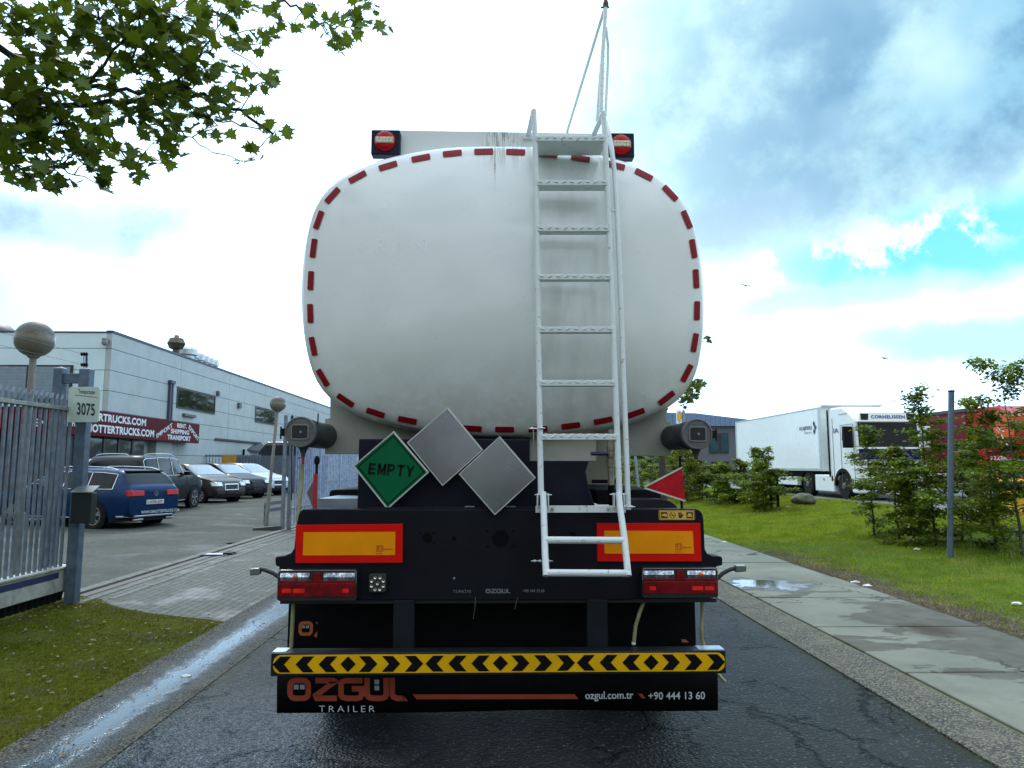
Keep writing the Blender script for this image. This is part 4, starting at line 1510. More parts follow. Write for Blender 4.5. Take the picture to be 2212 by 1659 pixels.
# inner upper flap; its middle is a dark sheet filling the shaded cavity
Yu = 4.42
a, c = PY(624, 1296, Yu), PY(1504, 1412, Yu)
m = MB()
m.box(a.x, c.x, Yu, Yu + 0.01, 0.30, a.z + 0.05)
uf = m.build('mudflap', MATS['black rubber flap'], TR)
tag(uf, 'black inner mudflap, its middle a dark sheet for the shaded gap above the bumper')
m, m2 = MB(), MB()
Yl = Yu - 0.003
def rr2(u0, u1, v0, v1, r, w, mm):
    A, B = PY(u0, v1, Yl), PY(u1, v0, Yl)
    for q in stroke2d(rrect(A.x, B.x, A.z, B.z, r, 4), w, True):
        mm.add([(p[0], Yl, p[1]) for p in q], [(0, 1, 2, 3)])
rr2(648, 673, 1345.5, 1370, 0.018, 0.019, m)
for uu in (653, 661.5):
    A, B = PY(uu, 1357, Yl), PY(uu + 6, 1351, Yl)
    m2.add([(A.x, Yl, A.z), (B.x, Yl, A.z), (B.x, Yl, B.z), (A.x, Yl, B.z)], [(0, 1, 2, 3)])
for pl in (((678, 1372), (685, 1364), (685, 1376), (680, 1376)), ((682, 1344), (686, 1344), (686, 1349)), ((1472, 1381), (1481, 1381), (1488, 1388), (1473, 1387.5))):
    p_ = [PY(u, v, Yl) for u, v in pl]
    m.add(p_, [tuple(range(len(p_)))])
m.build('flap_logo', mat('inner flap orange print', (0.42, 0.10, 0.02), 0.6), uf)  # lighter orange than the print on the outer flap
m2.build('flap_logo_squares', M_SQ, uf)
# hoses
M_HOSE = mat('yellowed clear hose', (0.30, 0.28, 0.15), 0.35, var=0.25, vs=12, coat=0.3)
for pl, Yh, r_ in (([(1480 + .0, 1294), (1473, 1300)], 4.2, 0.004),
                   ([(1391, 1299), (1381, 1325), (1373, 1352), (1369, 1389)], 4.16, 0.011),
                   ([(1516, 1290), (1517, 1320), (1515, 1352), (1516, 1380), (1521, 1396)], 4.2, 0.010),
                   ([(1548, 1452), (1556, 1462), (1566, 1473)], 4.16, 0.010),
                   ([(653, 1002), (651, 1040), (646, 1102), (640, 1200), (634, 1300), (629, 1398)], 4.20, 0.0115)):
    m = MB()
    m.tube([PY(u, v, Yh) for u, v in pl], r_, 10)
    m.build('drain_hose', M_HOSE, TR, smooth=50)
m = MB()
m.tube([PY(1369, 1387, 4.16), PY(1368.5, 1392, 4.16)], 0.012, 10)
m.build('hose_tip', WHITEP, TR)

# ---- hose storage tubes
M_TUBE = mat('dark grey plastic tube', (0.035, 0.042, 0.045), 0.5, var=0.2, vs=4, dirt=(0.08, 0.07, 0.055), dirt_amt=0.4, spec=0.3)
M_CAPM = mat('dusty grey tube lid', (0.105, 0.11, 0.11), 0.55, var=0.15, vs=8, dirt=(0.15, 0.13, 0.10), dirt_amt=0.6, bump=0.2, bs=90)
for cu_, cv_, sg, lab in ((648, 933, -1, 'grey hose tube beside the left rear of the tank'), (1507, 937.5, 1, 'dusty hose tube beside the right rear of the tank')):
    c = PY(cu_, cv_, 4.12)
    R_ = 33.5 * 4.12 / FPX
    m = MB()
    m.lathe([(R_ * 0.93, 0.03), (R_ * 0.93, 2.6)], (c.x, 4.12, c.z), 'y', 36)
    for k in range(7):
        m.lathe([(R_ * 0.93, 0.10 + k * 0.012), (R_ * 0.945, 0.103 + k * 0.012), (R_ * 0.93, 0.106 + k * 0.012)], (c.x, 4.12, c.z), 'y', 36, caps=False)
    tb = m.build('hose_tube', M_TUBE, TR, smooth=30)
    tag(tb, lab)
    m = MB()
    m.lathe([(R_ * 0.93, 0.04), (R_, 0.035), (R_, 0.004), (R_ * 0.96, 0.0), (R_ * 0.90, 0.0), (R_ * 0.88, 0.006), (0.001, 0.006)], (c.x, 4.12, c.z), 'y', 40, caps=False)
    lid = m.build('lid', M_CAPM, tb, smooth=30)
    m = MB()
    m.prism(rrect(c.x - R_ * .50, c.x + R_ * .50, c.z - R_ * .42, c.z + R_ * .42, 0.010, 3), 4.118, 4.126)
    lk = m.build('latch_recess', mat('latch recess', (0.006, 0.006, 0.01), 0.5), lid)
    m = MB()
    for q in stroke2d(rrect(c.x - R_ * .53, c.x + R_ * .53, c.z - R_ * .45, c.z + R_ * .45, 0.012, 3), 0.005, True):
        m.add([(p[0], 4.114, p[1]) for p in q] + [(p[0], 4.124, p[1]) for p in q], [(0, 1, 2, 3), (0, 1, 5, 4), (2, 3, 7, 6)])
    m.lathe([(0.007, -0.004), (0.007, 0.0), (0.003, 0.0)], (c.x + R_ * .05, 4.117, c.z), 'y', 12)
    put_text(m, 'KURTUBA', (c.x - R_ * .5, 4.1235, c.z + R_ * .62), (R_ * .95, 0, 0.004), (0, 0, R_ * .2), 0.0)
    put_text(m, 'VENTURA', (c.x - R_ * .52, 4.1235, c.z - R_ * .80), (R_ * .95, 0, 0.004), (0, 0, R_ * .2), 0.0)
    m.build('lid_relief', mat('relief edge', (0.2, 0.21, 0.21), 0.5), lid)
    m = MB()
    hx = c.x + sg * R_
    m.box(min(hx, hx + sg * 0.02), max(hx, hx + sg * 0.02), 4.12, 4.17, c.z - 0.022, c.z + 0.02)
    m.tube([(hx + sg * 0.022, 4.13, c.z - 0.04), (hx + sg * 0.022, 4.13, c.z + 0.03)], 0.005, 8)
    m.tube([(c.x + R_ * .9, 4.2, c.z + R_ * .55), (c.x + R_ * .9, 4.2, c.z + R_ * 1.25)], 0.004, 8) if sg < 0 else None
    m.build('hinge', BLACK2, tb)
    m = MB()
    fx = c.x + R_ * 0.10 if sg < 0 else c.x + R_ * 0.02
    m.lathe([(0.030, -R_ * .96), (0.022, -R_ * 1.12), (0.012, -R_ * 1.40), (0.012, -R_ * 1.6)], (fx, 4.17, c.z), 'z', 16)
    m.build('drain_funnel', M_TUBE, tb, smooth=40)
    if sg < 0:
        m = MB()
        m.tube([(fx, 4.17, c.z - R_ * 1.6), (fx, 4.17, c.z - R_ * 2.05)], 0.009, 8)
        m.box(fx - 0.03, fx + 0.006, 4.15, 4.165, c.z - R_ * 1.70, c.z - R_ * 1.62)
        m.build('drain_tap', mat('red tap', (0.25, 0.03, 0.04), 0.4), tb)

# ---- placards
M_ALU = mat('scratched aluminium', (0.31, 0.30, 0.35), 0.26, 1.0, var=0.22, vs=1.6, bump=0.18, bs=2.2, rvar=0.22)
M_ALUE = mat('bright aluminium edge', (0.62, 0.63, 0.62), 0.35, 0.7, var=0.1)
M_GREEN = mat('green placard', (0.0, 0.10, 0.038), 0.5, var=0.06, spec=0.12)
M_PBLK = mat('placard black', (0.003, 0.010, 0.008), 0.5, spec=0.12)


def placard(corners, Y, face, label, green=False):
    P4 = [PY(u, v, Y) for u, v in corners]      # top, right, bottom, left
    cen = sum(P4, Vector()) / 4
    m = MB()
    m.prism([(p.x, p.z) for p in P4], Y, Y + 0.006)
    pl = m.build('placard', M_ALUE if green else face, TR, bevel=0.001)
    tag(pl, label)
    # folded holder edges along three sides
    m = MB()
    for i in ((0, 1, 0.013), (1, 2, 0.007), (2, 3, 0.007), (3, 0, 0.007)):
        A, B = P4[i[0]], P4[i[1]]
        if green is False and i[0] == 3:
            pass
        A2, B2 = A + (cen - A).normalized() * i[2], B + (cen - B).normalized() * i[2]
        w = [A + Vector((0, -.007, 0)), B + Vector((0, -.007, 0)), B2 + Vector((0, -.007, 0)), A2 + Vector((0, -.007, 0))]
        w2 = [p + Vector((0, .006, 0)) for p in w]
        m.add(w + w2, [(0, 1, 2, 3), (4, 5, 6, 7), (0, 1, 5, 4), (1, 2, 6, 5), (2, 3, 7, 6), (3, 0, 4, 7)])
    m.build('holder_edge', M_ALUE, pl)
    if green:
        inner = [p + (cen - p) * 0.055 + Vector((0, -0.003, 0)) for p in P4]
        m = MB()
        m.add(inner, [(0, 1, 2, 3)])
        m.build('green_face', face, pl)
        r1 = [p + (cen - p) * 0.135 for p in P4]
        m = MB()
        for q in stroke2d([(p.x, p.z) for p in r1], 0.006, True):
            m.add([(p[0], Y - 0.0045, p[1]) for p in q], [(0, 1, 2, 3)])
        o_l, o_r = PY(794, 1024.5, Y - 0.0045), PY(893, 1030.5, Y - 0.0045)
        tl_ = PY(797.5, 999.5, Y - 0.0045)
        ex_, ez_ = o_r - o_l, tl_ - o_l
        w_ = 0.27
        glyphs = [  # thick block letters in 1 x 1 cells
            [[(.14, 0), (.14, 1)], [(.14, .885), (.88, .885)], [(.14, .5), (.80, .5)], [(.14, .115), (.88, .115)]],
            [[(.13, 0), (.13, 1)], [(.87, 0), (.87, 1)], [(.13, .92), (.5, .25), (.87, .92)]],
            [[(.14, 0), (.14, 1)], [(.14, .885), (.66, .885), (.80, .78), (.80, .60), (.66, .48), (.14, .48)]],
            [[(.5, 0), (.5, 1)], [(.04, .885), (.96, .885)]],
            [[(.5, 0), (.5, .45)], [(.10, 1), (.5, .42), (.90, 1)]]]
        for gi, strokes in enumerate(glyphs):
            x0g = gi * 0.205
            for st_ in strokes:
                for q in stroke2d([(p[0] * .80, p[1]) for p in st_], w_ * .82):
                    m.add([o_l + ex_ * (x0g + p[0] * .18 / .80 * 1.0) + ez_ * min(1, max(0, p[1])) + Vector((0, -0.0002 * (gi % 2), 0)) for p in q], [(0, 1, 2, 3)])
        m.build('placard_lettering', M_PBLK, pl)


placard(((851, 931), (927, 1020), (837, 1100.5), (762.7, 1007)), 4.130, M_GREEN, 'green diamond placard reading EMPTY', True)
placard(((967.7, 879.7), (1044, 972), (956, 1049.7), (879.5, 956)), 4.17, M_ALU, 'blank aluminium diamond placard, the higher middle one')
placard(((1079.7, 942), (1157.6, 1031.7), (1069, 1112.7), (991, 1023.9)), 4.06, M_ALU, 'blank aluminium diamond placard nearest the ladder')

# ---- reflective triangles on posts
M_WEDGE = mat('white triangle edge', (0.55, 0.55, 0.50), 0.5)
M_TRI = mat('dull red triangle', (0.42, 0.010, 0.016), 0.5, var=0.15, vs=10, spec=0.15)
m = MB()
m.tube([PY(1469, 985, 4.22), PY(1473, 1102, 4.22)], 0.008, 8)
tp = m.build('triangle_post', BLACK2, TR, smooth=40)
m = MB()
T3 = [PY(u, v, 4.19) for u, v in ((1473.5, 1010.5), (1480.5, 1081.5), (1392, 1053))]
m.prism([(p.x, p.z) for p in T3], 4.19, 4.195)
tr_ = m.build('reflective_triangle', M_TRI, tp)
m = MB()
for A, B in ((T3[2], T3[0]), (T3[2], T3[1])):
    d_ = (B - A).normalized()
    n_ = Vector((-d_.z, 0, d_.x)) * (0.007 if B is T3[0] else -0.007)
    w = [A - n_ * .3, B - n_ * .3, B + n_, A + n_]
    m.add([p + Vector((0, -0.004, 0)) for p in w] + [p + Vector((0, 0.0, 0)) for p in w], [(0, 1, 2, 3), (0, 1, 5, 4), (2, 3, 7, 6), (0, 3, 7, 4)])
m.build('triangle_border', M_WEDGE, tr_)
m = MB()
m.tube([PY(685, 985, 4.22), PY(682, 1102, 4.22)], 0.008, 8)
m.lathe([(0.012, 0), (0.016, .01), (0.016, .03), (0.01, .045)], tuple(PY(684.5, 1003, 4.22)), 'z', 10)
tp = m.build('triangle_post', BLACK2, TR, smooth=40)
m = MB()
q = PY(683, 1062, 4.22)
zt_, zb_ = PY(683, 1024, 4.22).z, PY(683, 1098, 4.22).z
m.box(q.x - 0.012, q.x + 0.012, 4.195, 4.20, zb_, zt_)
m.build('reflective_strip', mat('red strip', (0.33, 0.012, 0.015), 0.45), tp)
m = MB()
m.add([(q.x - 0.012, 4.21, zt_ - 0.03), (q.x - 0.012, 4.21, zb_), (PY(660, 1065, 4.3).x, 4.33, PY(660, 1065, 4.3).z),
       (q.x - 0.012, 4.215, zt_ - 0.03), (q.x - 0.012, 4.215, zb_), (PY(660, 1065, 4.3).x, 4.335, PY(660, 1065, 4.3).z)], [(0, 1, 2), (3, 4, 5), (0, 1, 4, 3), (1, 2, 5, 4), (2, 0, 3, 5)])
m.build('reflective_triangle', mat('brown back of triangle', (0.14, 0.06, 0.045), 0.6), tp)

# ---- ladder
M_LAD = mat('white ladder enamel', (0.66, 0.70, 0.70), 0.4, var=0.06, vs=7, dirt=(0.16, 0.10, 0.05), dirt_amt=0.55, coat=0.1)


def f_lad(T, b, pos):
    c = T.mix(T.noise(pos, 6, 4), (0.56, 0.62, 0.62), (0.68, 0.73, 0.73))
    chips = T.math('MULTIPLY', T.ramp(T.noise(pos, 34, 5, 0.8), 0.60, 0.66), 0.85)
    c = T.mix(chips, c, (0.13, 0.075, 0.035))
    T.put(b.inputs['Base Color'], c)
    b.inputs['Roughness'].default_value = 0.42
    bump(T, b, T.noise(pos, 60, 3), 0.12, 0.004)


M_LAD = spec_mat('chipped white ladder paint', f_lad)


def lad_Y(v):
    return 3.975 + (4.24 - 3.975) * (1065 - v) / (1065 - 240)


RAILS = (([(1153, 238), (1156, 300), (1160, 500), (1164, 800), (1168.5, 1068)]), ([(1303, 243), (1307, 300), (1316, 500), (1328, 800), (1338, 1068)]))
lad = None
for i, pl in enumerate(RAILS):
    m = MB()
    m.tube([PY(u, v, lad_Y(v)) for u, v in pl], 0.0165, 16)
    o = m.build('ladder' if i == 0 else 'ladder_rail', M_LAD, TR if i == 0 else lad, smooth=40)
    if i == 0:
        lad = o
        tag(lad, 'chipped white ladder with checker plate steps and a folded-out foot')


def rail_u(side, v):
    pl = RAILS[side]
    return float(np.interp(v, [p[1] for p in pl], [p[0] for p in pl]))


for v, dep in ((302, 0.21), (397, 0.095), (496, 0.07), (600, 0.055), (713, 0.055), (828, 0.055), (944, 0.055)):
    Yl = lad_Y(v)
    A, B = PY(rail_u(0, v), v, Yl), PY(rail_u(1, v), v, Yl)
    m = MB()
    hgt = 0.033
    zc_ = (A.z + B.z) / 2
    dz = (B.z - A.z) / 2
    yf = Yl - 0.020
    m.obox(((A.x + B.x) / 2, yf + dep / 2, zc_), ((B.x - A.x) / 2, 0, dz), (0, dep / 2, 0), (0, 0, hgt / 2))
    # checker-plate lugs on the front and top faces
    nl = 9
    for k in range(nl):
        t = (k + 0.5) / nl
        xk = A.x + (B.x - A.x) * t
        zk = A.z + (B.z - A.z) * t
        m.obox((xk, yf - 0.0015, zk + 0.003), (0.011, 0, 0.006 if k % 2 else -0.001), (0, 0.004, 0), (-0.001, 0, 0.0028))
        m.obox((xk + 0.012, yf + dep * 0.5, zk + hgt / 2 + 0.001), (0.008, 0.008, 0), (0.002, -0.002, 0), (0, 0, 0.0018))
    m.build('ladder_step', M_LAD, lad, bevel=0.002, seg=1)
# hooks at the top
for u, v, u2, v2, u3 in ((1153, 240, 1141, 292, 1130), (1302, 247, 1282, 293, 1275)):
    m = MB()
    A, B = PY(u, v, lad_Y(v)), PY(u2, v2, 4.60)
    m.obox((A + B) / 2, (B - A) / 2, (0.016, 0, 0), (B - A).normalized().cross(Vector((1, 0, 0))) * 0.003)
    m.lathe([(0.0165, 0), (0.013, 0.008), (0.004, 0.012)], tuple(A + Vector((0, 0, 0.0))), 'z', 12)
    C_, D_ = PY(u3, 290, 4.605), PY(u2 + 14, 300, 4.605)
    m.box(C_.x, D_.x, 4.60, 4.618, D_.z, C_.z)
    m.build('ladder_bracket', M_LAD, lad, smooth=30)
# fixing flat bar at the bottom, brackets
Yb = 3.985
A, B = PY(1157, 1100, Yb), PY(1352, 1100, Yb)
m = MB()
m.box(A.x, B.x, Yb, Yb + 0.008, A.z - 0.019, A.z + 0.019)
m.build('ladder_cross_bar', M_LAD, lad, bevel=0.002)
M_ZINC = mat('zinc bolt head', (0.45, 0.47, 0.48), 0.35, 0.8, var=0.2)
m = MB()
for u, v in ((1193, 1100), (1314, 1100)):
    q = PY(u, v, Yb)
    m.lathe([(0.010, 0), (0.010, -0.004), (0.006, -0.004), (0.006, -0.012)], (q.x, Yb, q.z), 'y', 6)
for u, v in ((1163, 1069), (1184, 1069), (1325, 1068), (1347, 1068), (1364, 1095), (1344, 1094), (1155, 1212), (1166, 1212), (1186, 1212), (1149, 925), (1170, 925)):
    q = PY(u, v, 3.965 if v > 1000 else 4.0)
    m.lathe([(0.0035, -0.02), (0.0035, 0.02)], tuple(q), 'x', 6)
    m.lathe([(0.008, -0.006), (0.008, 0.006)], tuple(q), 'x', 6)
m.build('bolt', M_ZINC, lad)
# fold-out foot
def foot_Y(v):
    return 3.955 - (v - 1068) / 170 * 0.20
for i, pl in enumerate(([(1173, 1064), (1175, 1120), (1177.5, 1200), (1180, 1244)], [(1336.5, 1064), (1339, 1094), (1349, 1165), (1357, 1244)])):
    m = MB()
    m.tube([PY(u, v, foot_Y(v)) for u, v in pl], 0.0175, 16)
    m.build('foot_rail', M_LAD, lad, smooth=40)
for v, ua, ub in ((1167, 1176, 1349), (1238, 1179, 1355)):
    m = MB()
    m.tube([PY(ua, v - 0.5, foot_Y(v)), PY(ub, v + 0.5, foot_Y(v))], 0.0185, 16)
    m.build('foot_rung', M_LAD, lad, smooth=40)
# hinge cheeks
m = MB()
for u, v in ((1161, 1078), (1184, 1078), (1326, 1078), (1347, 1078)):
    q = PY(u, v, 3.965)
    m.box(q.x - 0.003, q.x + 0.003, 3.945, 3.995, q.z - 0.045, q.z + 0.03)
m.build('hinge_cheek', M_LAD, lad, bevel=0.001)
# grab rail to the right of the ladder
m = MB()
gp = [(1307, 262, 4.5), (1314, 285, 4.42), (1321, 320, 4.36), (1327, 370, 4.30), (1334, 480, 4.2), (1340, 620, 4.14), (1346, 800, 4.08), (1352, 950, 4.03), (1357, 1101, 3.99)]
m.tube([PY(u, v, Y) for u, v, Y in gp], 0.0155, 14)
m.tube([PY(1357, 1092, 3.99), PY(1348, 1094, 3.98)], 0.006, 8)
m.tube([PY(1331, 455, 4.22), PY(1320, 455, 4.2)], 0.005, 8)
m.build('grab_rail', M_LAD, TR, smooth=40)
# latch pin on the left rail
m = MB()
m.tube([PY(1152, 928, 3.98), PY(1153, 962, 3.98)], 0.0025, 6)
m.tube([PY(1144, 926, 3.98), PY(1160, 926, 3.98)], 0.005, 6)
m.build('latch_pin', M_ZINC, TR)

# ---- folding walkway railing, seen end-on
def railp(u, v, Y):
    return PY(u, v, Y)
m = MB()
m.tube([railp(1298, 262, 4.66), railp(1301, 130, 4.72), railp(1308.5, 12, 4.78)], 0.014, 12)
ro = m.build('walkway_railing', M_LAD, TR, smooth=40)
tag(ro, 'thin white folding railing standing above the tank beside the ladder')
top = railp(1308.5, 12, 4.78)
foot = railp(1298, 262, 4.66)
zt_ = top.z
m = MB()
A = railp(1308, 12, 4.80)
m.tube([A, railp(1225.5, 283, 6.2)], 0.011, 10)
m.tube([railp(1225.5, 283, 6.2), Vector((railp(1225.5, 283, 6.2).x, 6.2, 3.4))], 0.011, 10)
m.build('top_rail', M_LAD, ro, smooth=40)
m = MB()
m.tube([railp(1309, 60, 4.84), railp(1313.5, 100, 4.86), railp(1313, 140, 4.86), railp(1307.5, 250, 4.7)], 0.010, 10)
m.tube([railp(1290, 262, 5.0), railp(1295, 190, 5.02), railp(1303, 95, 5.04), railp(1309, 25, 5.0)], 0.012, 10)
for k in range(9):
    vv = 100 + k * 16
    uu = 1299 + (200 - vv) * 0.03
    m.tube([railp(uu, vv, 4.9), railp(uu + 5, vv + 6, 4.82)], 0.004, 6)
m.build('rail_link', M_LAD, ro, smooth=40)
m = MB()
m.lathe([(0.013, -0.02), (0.02, -0.01), (0.02, 0.02), (0.012, 0.05)], tuple(railp(1308.5, 13, 4.78)), 'z', 10)
m.tube([railp(1298, 16, 4.78), railp(1316, 16, 4.78)], 0.006, 6)
m.build('rail_clamp', mat('rusty dark clamp', (0.07, 0.04, 0.03), 0.6, 0.4, var=0.4, vs=40), ro)

# ---- tractor unit in front of the trailer
TU = thing('tractor_unit', 'white tractor unit hidden in front of the tank trailer', 'truck', (0.02, 16, 0))
m = MB()
m.box(-1.2, 1.2, 16.2, 18.4, 1.1, 3.2)
m.build('cab', WHITEP, TU, bevel=0.08)
m = MB()
m.box(-0.45, 0.45, 12.9, 18.2, 0.75, 1.02)
m.build('chassis_frame', BLACK, TU)
for yy in (13.7, 17.4):
    for sx in (-1, 1):
        w = MB()
        w.lathe([(0.30, 0), (0.46, 0.02), (0.505, 0.06), (0.505, 0.30), (0.30, 0.32)], (0.88 if sx > 0 else -1.2, yy, 0.51), 'x', 30)
        w.build('wheel', RUBBER, TU, smooth=40)

# ---------------------------------------------------------------- left: gate, lamps, sign
GX = -5.2


def GY(u):
    return PX(u, 1000, GX).y


m = MB()
GT = thing('sliding_gate', 'grey galvanised picket sliding gate with a white bottom beam at the left picture edge', 'gate', (GX, 7.2, 0))
y0, y1 = 5.6, GY(152)
k = 0
yy = y1 - 0.06
while yy > y0:
    m = MB()
    w, t = 0.013, 0.030
    lean = 0.0
    m.box(GX - w, GX + w, yy - t / 2, yy + t / 2, 0.42, 2.43)
    # notched pointed head
    m.add([(GX - w, yy - t / 2, 2.43), (GX + w, yy - t / 2, 2.43), (GX + w, yy + t / 2, 2.43), (GX - w, yy + t / 2, 2.43),
           (GX - w, yy + t / 2, 2.49), (GX + w, yy + t / 2, 2.49)], [(0, 1, 5, 4), (2, 3, 4, 5), (0, 4, 3), (1, 2, 5), (0, 1, 2, 3)])
    m.build('picket', GALV, GT)
    yy -= 0.098
m = MB()
m.box(GX - 0.035, GX + 0.035, y0, y1 + 0.03, 2.30, 2.345)
m.build('top_rail', mat('weathered galvanised rail', (0.30, 0.31, 0.28), 0.5, 0.4, var=0.25, vs=8), GT, bevel=0.004)
m = MB()
m.box(GX - 0.07, GX + 0.07, y0, GY(166), 0.17, 0.43)
m.m(1).box(GX + 0.0705, GX + 0.073, y0, y1 - 0.2, 0.33, 0.40)
m.m(0).box(GX - 0.09, GX + 0.09, y0, GY(167), 0.43, 0.45)
m.m(2).box(GX - 0.08, GX + 0.08, GY(166), GY(174), 0.12, 0.46)
m.build('bottom_beam', [mat('off white gate beam', (0.46, 0.47, 0.43), 0.5, var=0.12, dirt=(0.1, 0.1, 0.07), dirt_amt=0.7),
                        mat('dark blue stripe', (0.02, 0.03, 0.10), 0.45), BLACK2], GT, bevel=0.004)
m = MB()
m.box(GX - 0.036, GX + 0.036, y0, y1, 0.145, 0.169)
yy = y0
while yy < y1 - 0.05:
    m.prism([(GX - 0.02, 0.05), (GX + 0.02, 0.05), (GX + 0.035, 0.15), (GX - 0.035, 0.15)], yy, yy + 0.05)
    yy += 0.11
m.build('bottom_comb', BLACK2, GT)

# portal: two square posts and a cross member
GP = thing('gate_portal', 'blue grey steel portal of two square posts holding the sliding gate', 'gate post', (GX, 8.8, 0))
Yp = 8.86
xb0, xb1 = PY(157, 1000, Yp).x, PY(180, 1000, Yp).x
zt = PY(177, 797, Yp).z
for (xa, xb, name, za) in ((xb0, xb1, 'post', zt), (PY(108, 900, Yp).x, PY(127, 900, Yp).x, 'post', zt + 0.01)):
    m = MB()
    m.box(xa, xb, Yp, Yp + 0.12, 0.0, za)
    m.add([(xa, Yp, za), (xb, Yp, za), (xb, Yp + .14, za), (xa, Yp + .14, za), ((xa + xb) / 2, Yp + .07, za + 0.03)], [(0, 1, 4), (1, 2, 4), (2, 3, 4), (3, 0, 4)])
    m.build(name, GALVB, GP, bevel=0.004)
m = MB()
m.box(PY(127, 900, Yp).x, xb0, Yp + 0.03, Yp + 0.10, zt - 0.17, zt - 0.05)
m.build('cross_member', GALVB, GP, bevel=0.004)
# electric fence bracket and wires
EB = thing('fence_bracket', 'dark blue bracket with black insulators on top of the gate portal', 'bracket', (xb1 - 0.02, Yp + 0.2, zt))
m = MB()
q0, q1, q2 = PY(187, 763, Yp + .2), PY(187, 832, Yp + .2), PY(197, 845, Yp + .2)
m.tube([q0, q1, q2], 0.013, 8)
m.build('bracket_arm', mat('blue purple steel', (0.03, 0.03, 0.12), 0.5, 0.3), EB)
for vv in (765, 788):
    m = MB()
    q = PY(182, vv, Yp + .2)
    m.lathe([(0.01, -0.045), (0.026, -0.03), (0.012, -0.015), (0.028, 0.0), (0.012, 0.015), (0.026, 0.03), (0.01, 0.045)], tuple(q), 'x', 14)
    m.build('insulator', BLACK2, EB, smooth=30)
m = MB()
m.tube([PY(181, 765, Yp + .2), PY(181, 800, Yp + .2)], 0.004, 6)
m.build('link_wire', BLACK2, EB)
for i, (v1_, v0_) in enumerate(((765, 722), (788, 748), (812, 782))):
    m = MB()
    A = PY(180 if i < 2 else 120, v1_, Yp + .2)
    z_ = A.z
    B = Vector((A.x + 0.0, 4.5, z_ + 0.02))
    m.tube([A, (A + B) / 2 + Vector((0, 0, -0.02)), B], 0.0022, 5)
    tag(m.build('fence_wire', mat('fence wire', (0.12, 0.12, 0.12), 0.5)), ('uppermost', 'middle', 'lowest')[i] + ' of the three thin fence wires above the picket gate', 'wire', 'electric fence wires')

# house number sign
Ys = Yp - 0.03
a, c = PY(151, 836, Ys), PY(214, 912.5, Ys)
SG = thing('number_sign', 'white rounded sign reading Transportzone 3075 on the gate portal', 'sign', (a.x, Ys, c.z))
m = MB()
m.prism(rrect(a.x, c.x, c.z, a.z, 0.03, 5), Ys - 0.02, Ys)
m.build('sign_board', mat('pale green white sign', (0.55, 0.66, 0.60), 0.45, var=0.05, dirt=(0.3, 0.33, 0.25), dirt_amt=0.3), SG, bevel=0.002)
m = MB()
Yt = Ys - 0.0225
text_py(m, 'Transportzone', 169, 204.5, 840.5, 852.5, Yt, 0.005, 0.95, 2)
q = [PY(u, v, Yt) for u, v in ((161.5, 852.6), (210.5, 858.2), (210.5, 859.2), (161.5, 853.7))]
m.add(q, [(0, 1, 2, 3)])
text_py(m, '3075', 166, 205, 869, 896, Yt, 0.02, 1.0, 3)
m.build('sign_lettering', mat('sign dark green black', (0.012, 0.03, 0.02), 0.5), SG)
# post box
Yx = Yp - 0.12
a, c = PY(155, 1065, Yx), PY(194, 1131, Yx)
PB = thing('post_box', 'dark green letter box with a sloping pale top fixed to the gate portal', 'letter box', (a.x, Yx, c.z))
m = MB()
m.box(a.x, c.x, Yx, Yx + 0.12, c.z, a.z)
m.build('box_body', mat('dark green box', (0.010, 0.016, 0.015), 0.45), PB, bevel=0.006)
m = MB()
m.add([(a.x - .01, Yx - .02, a.z), (c.x + .015, Yx - .02, a.z), (c.x + .015, Yx + .14, a.z + .07), (a.x - .01, Yx + .14, a.z + .07),
       (a.x - .01, Yx - .02, a.z + .012), (c.x + .015, Yx - .02, a.z + .012), (c.x + .015, Yx + .14, a.z + .085), (a.x - .01, Yx + .14, a.z + .085)],
      [(0, 1, 2, 3), (4, 5, 6, 7), (0, 1, 5, 4), (1, 2, 6, 5), (2, 3, 7, 6), (3, 0, 4, 7)])
m.build('box_lid', mat('lid grey', (0.13, 0.16, 0.16), 0.4, 0.3), PB, bevel=0.003)


# globe lamps
def f_globe(T, b, pos):
    co = T.new('ShaderNodeTexCoord').outputs['Object']
    g = T.new('ShaderNodeTexCoord').outputs['Generated']
    z = T.sep(g)[2]
    n = T.noise(co, 9.0, 5, 0.7)
    c = T.mix(n, (0.155, 0.145, 0.115), (0.215, 0.20, 0.16))
    top = T.ramp(T.math('ADD', z, T.math('MULTIPLY', T.math('SUBTRACT', n, 0.5), 0.35)), 0.52, 0.68)
    moss = T.ramp(T.noise(co, 45, 4, 0.8), 0.35, 0.6)
    c = T.mix(T.math('MULTIPLY', top, T.math('ADD', 0.35, T.math('MULTIPLY', moss, 0.5))), c, (0.035, 0.025, 0.022))
    T.put(b.inputs['Base Color'], c)
    T.put(b.inputs['Roughness'], T.math('ADD', 0.16, T.math('MULTIPLY', top, 0.4)))


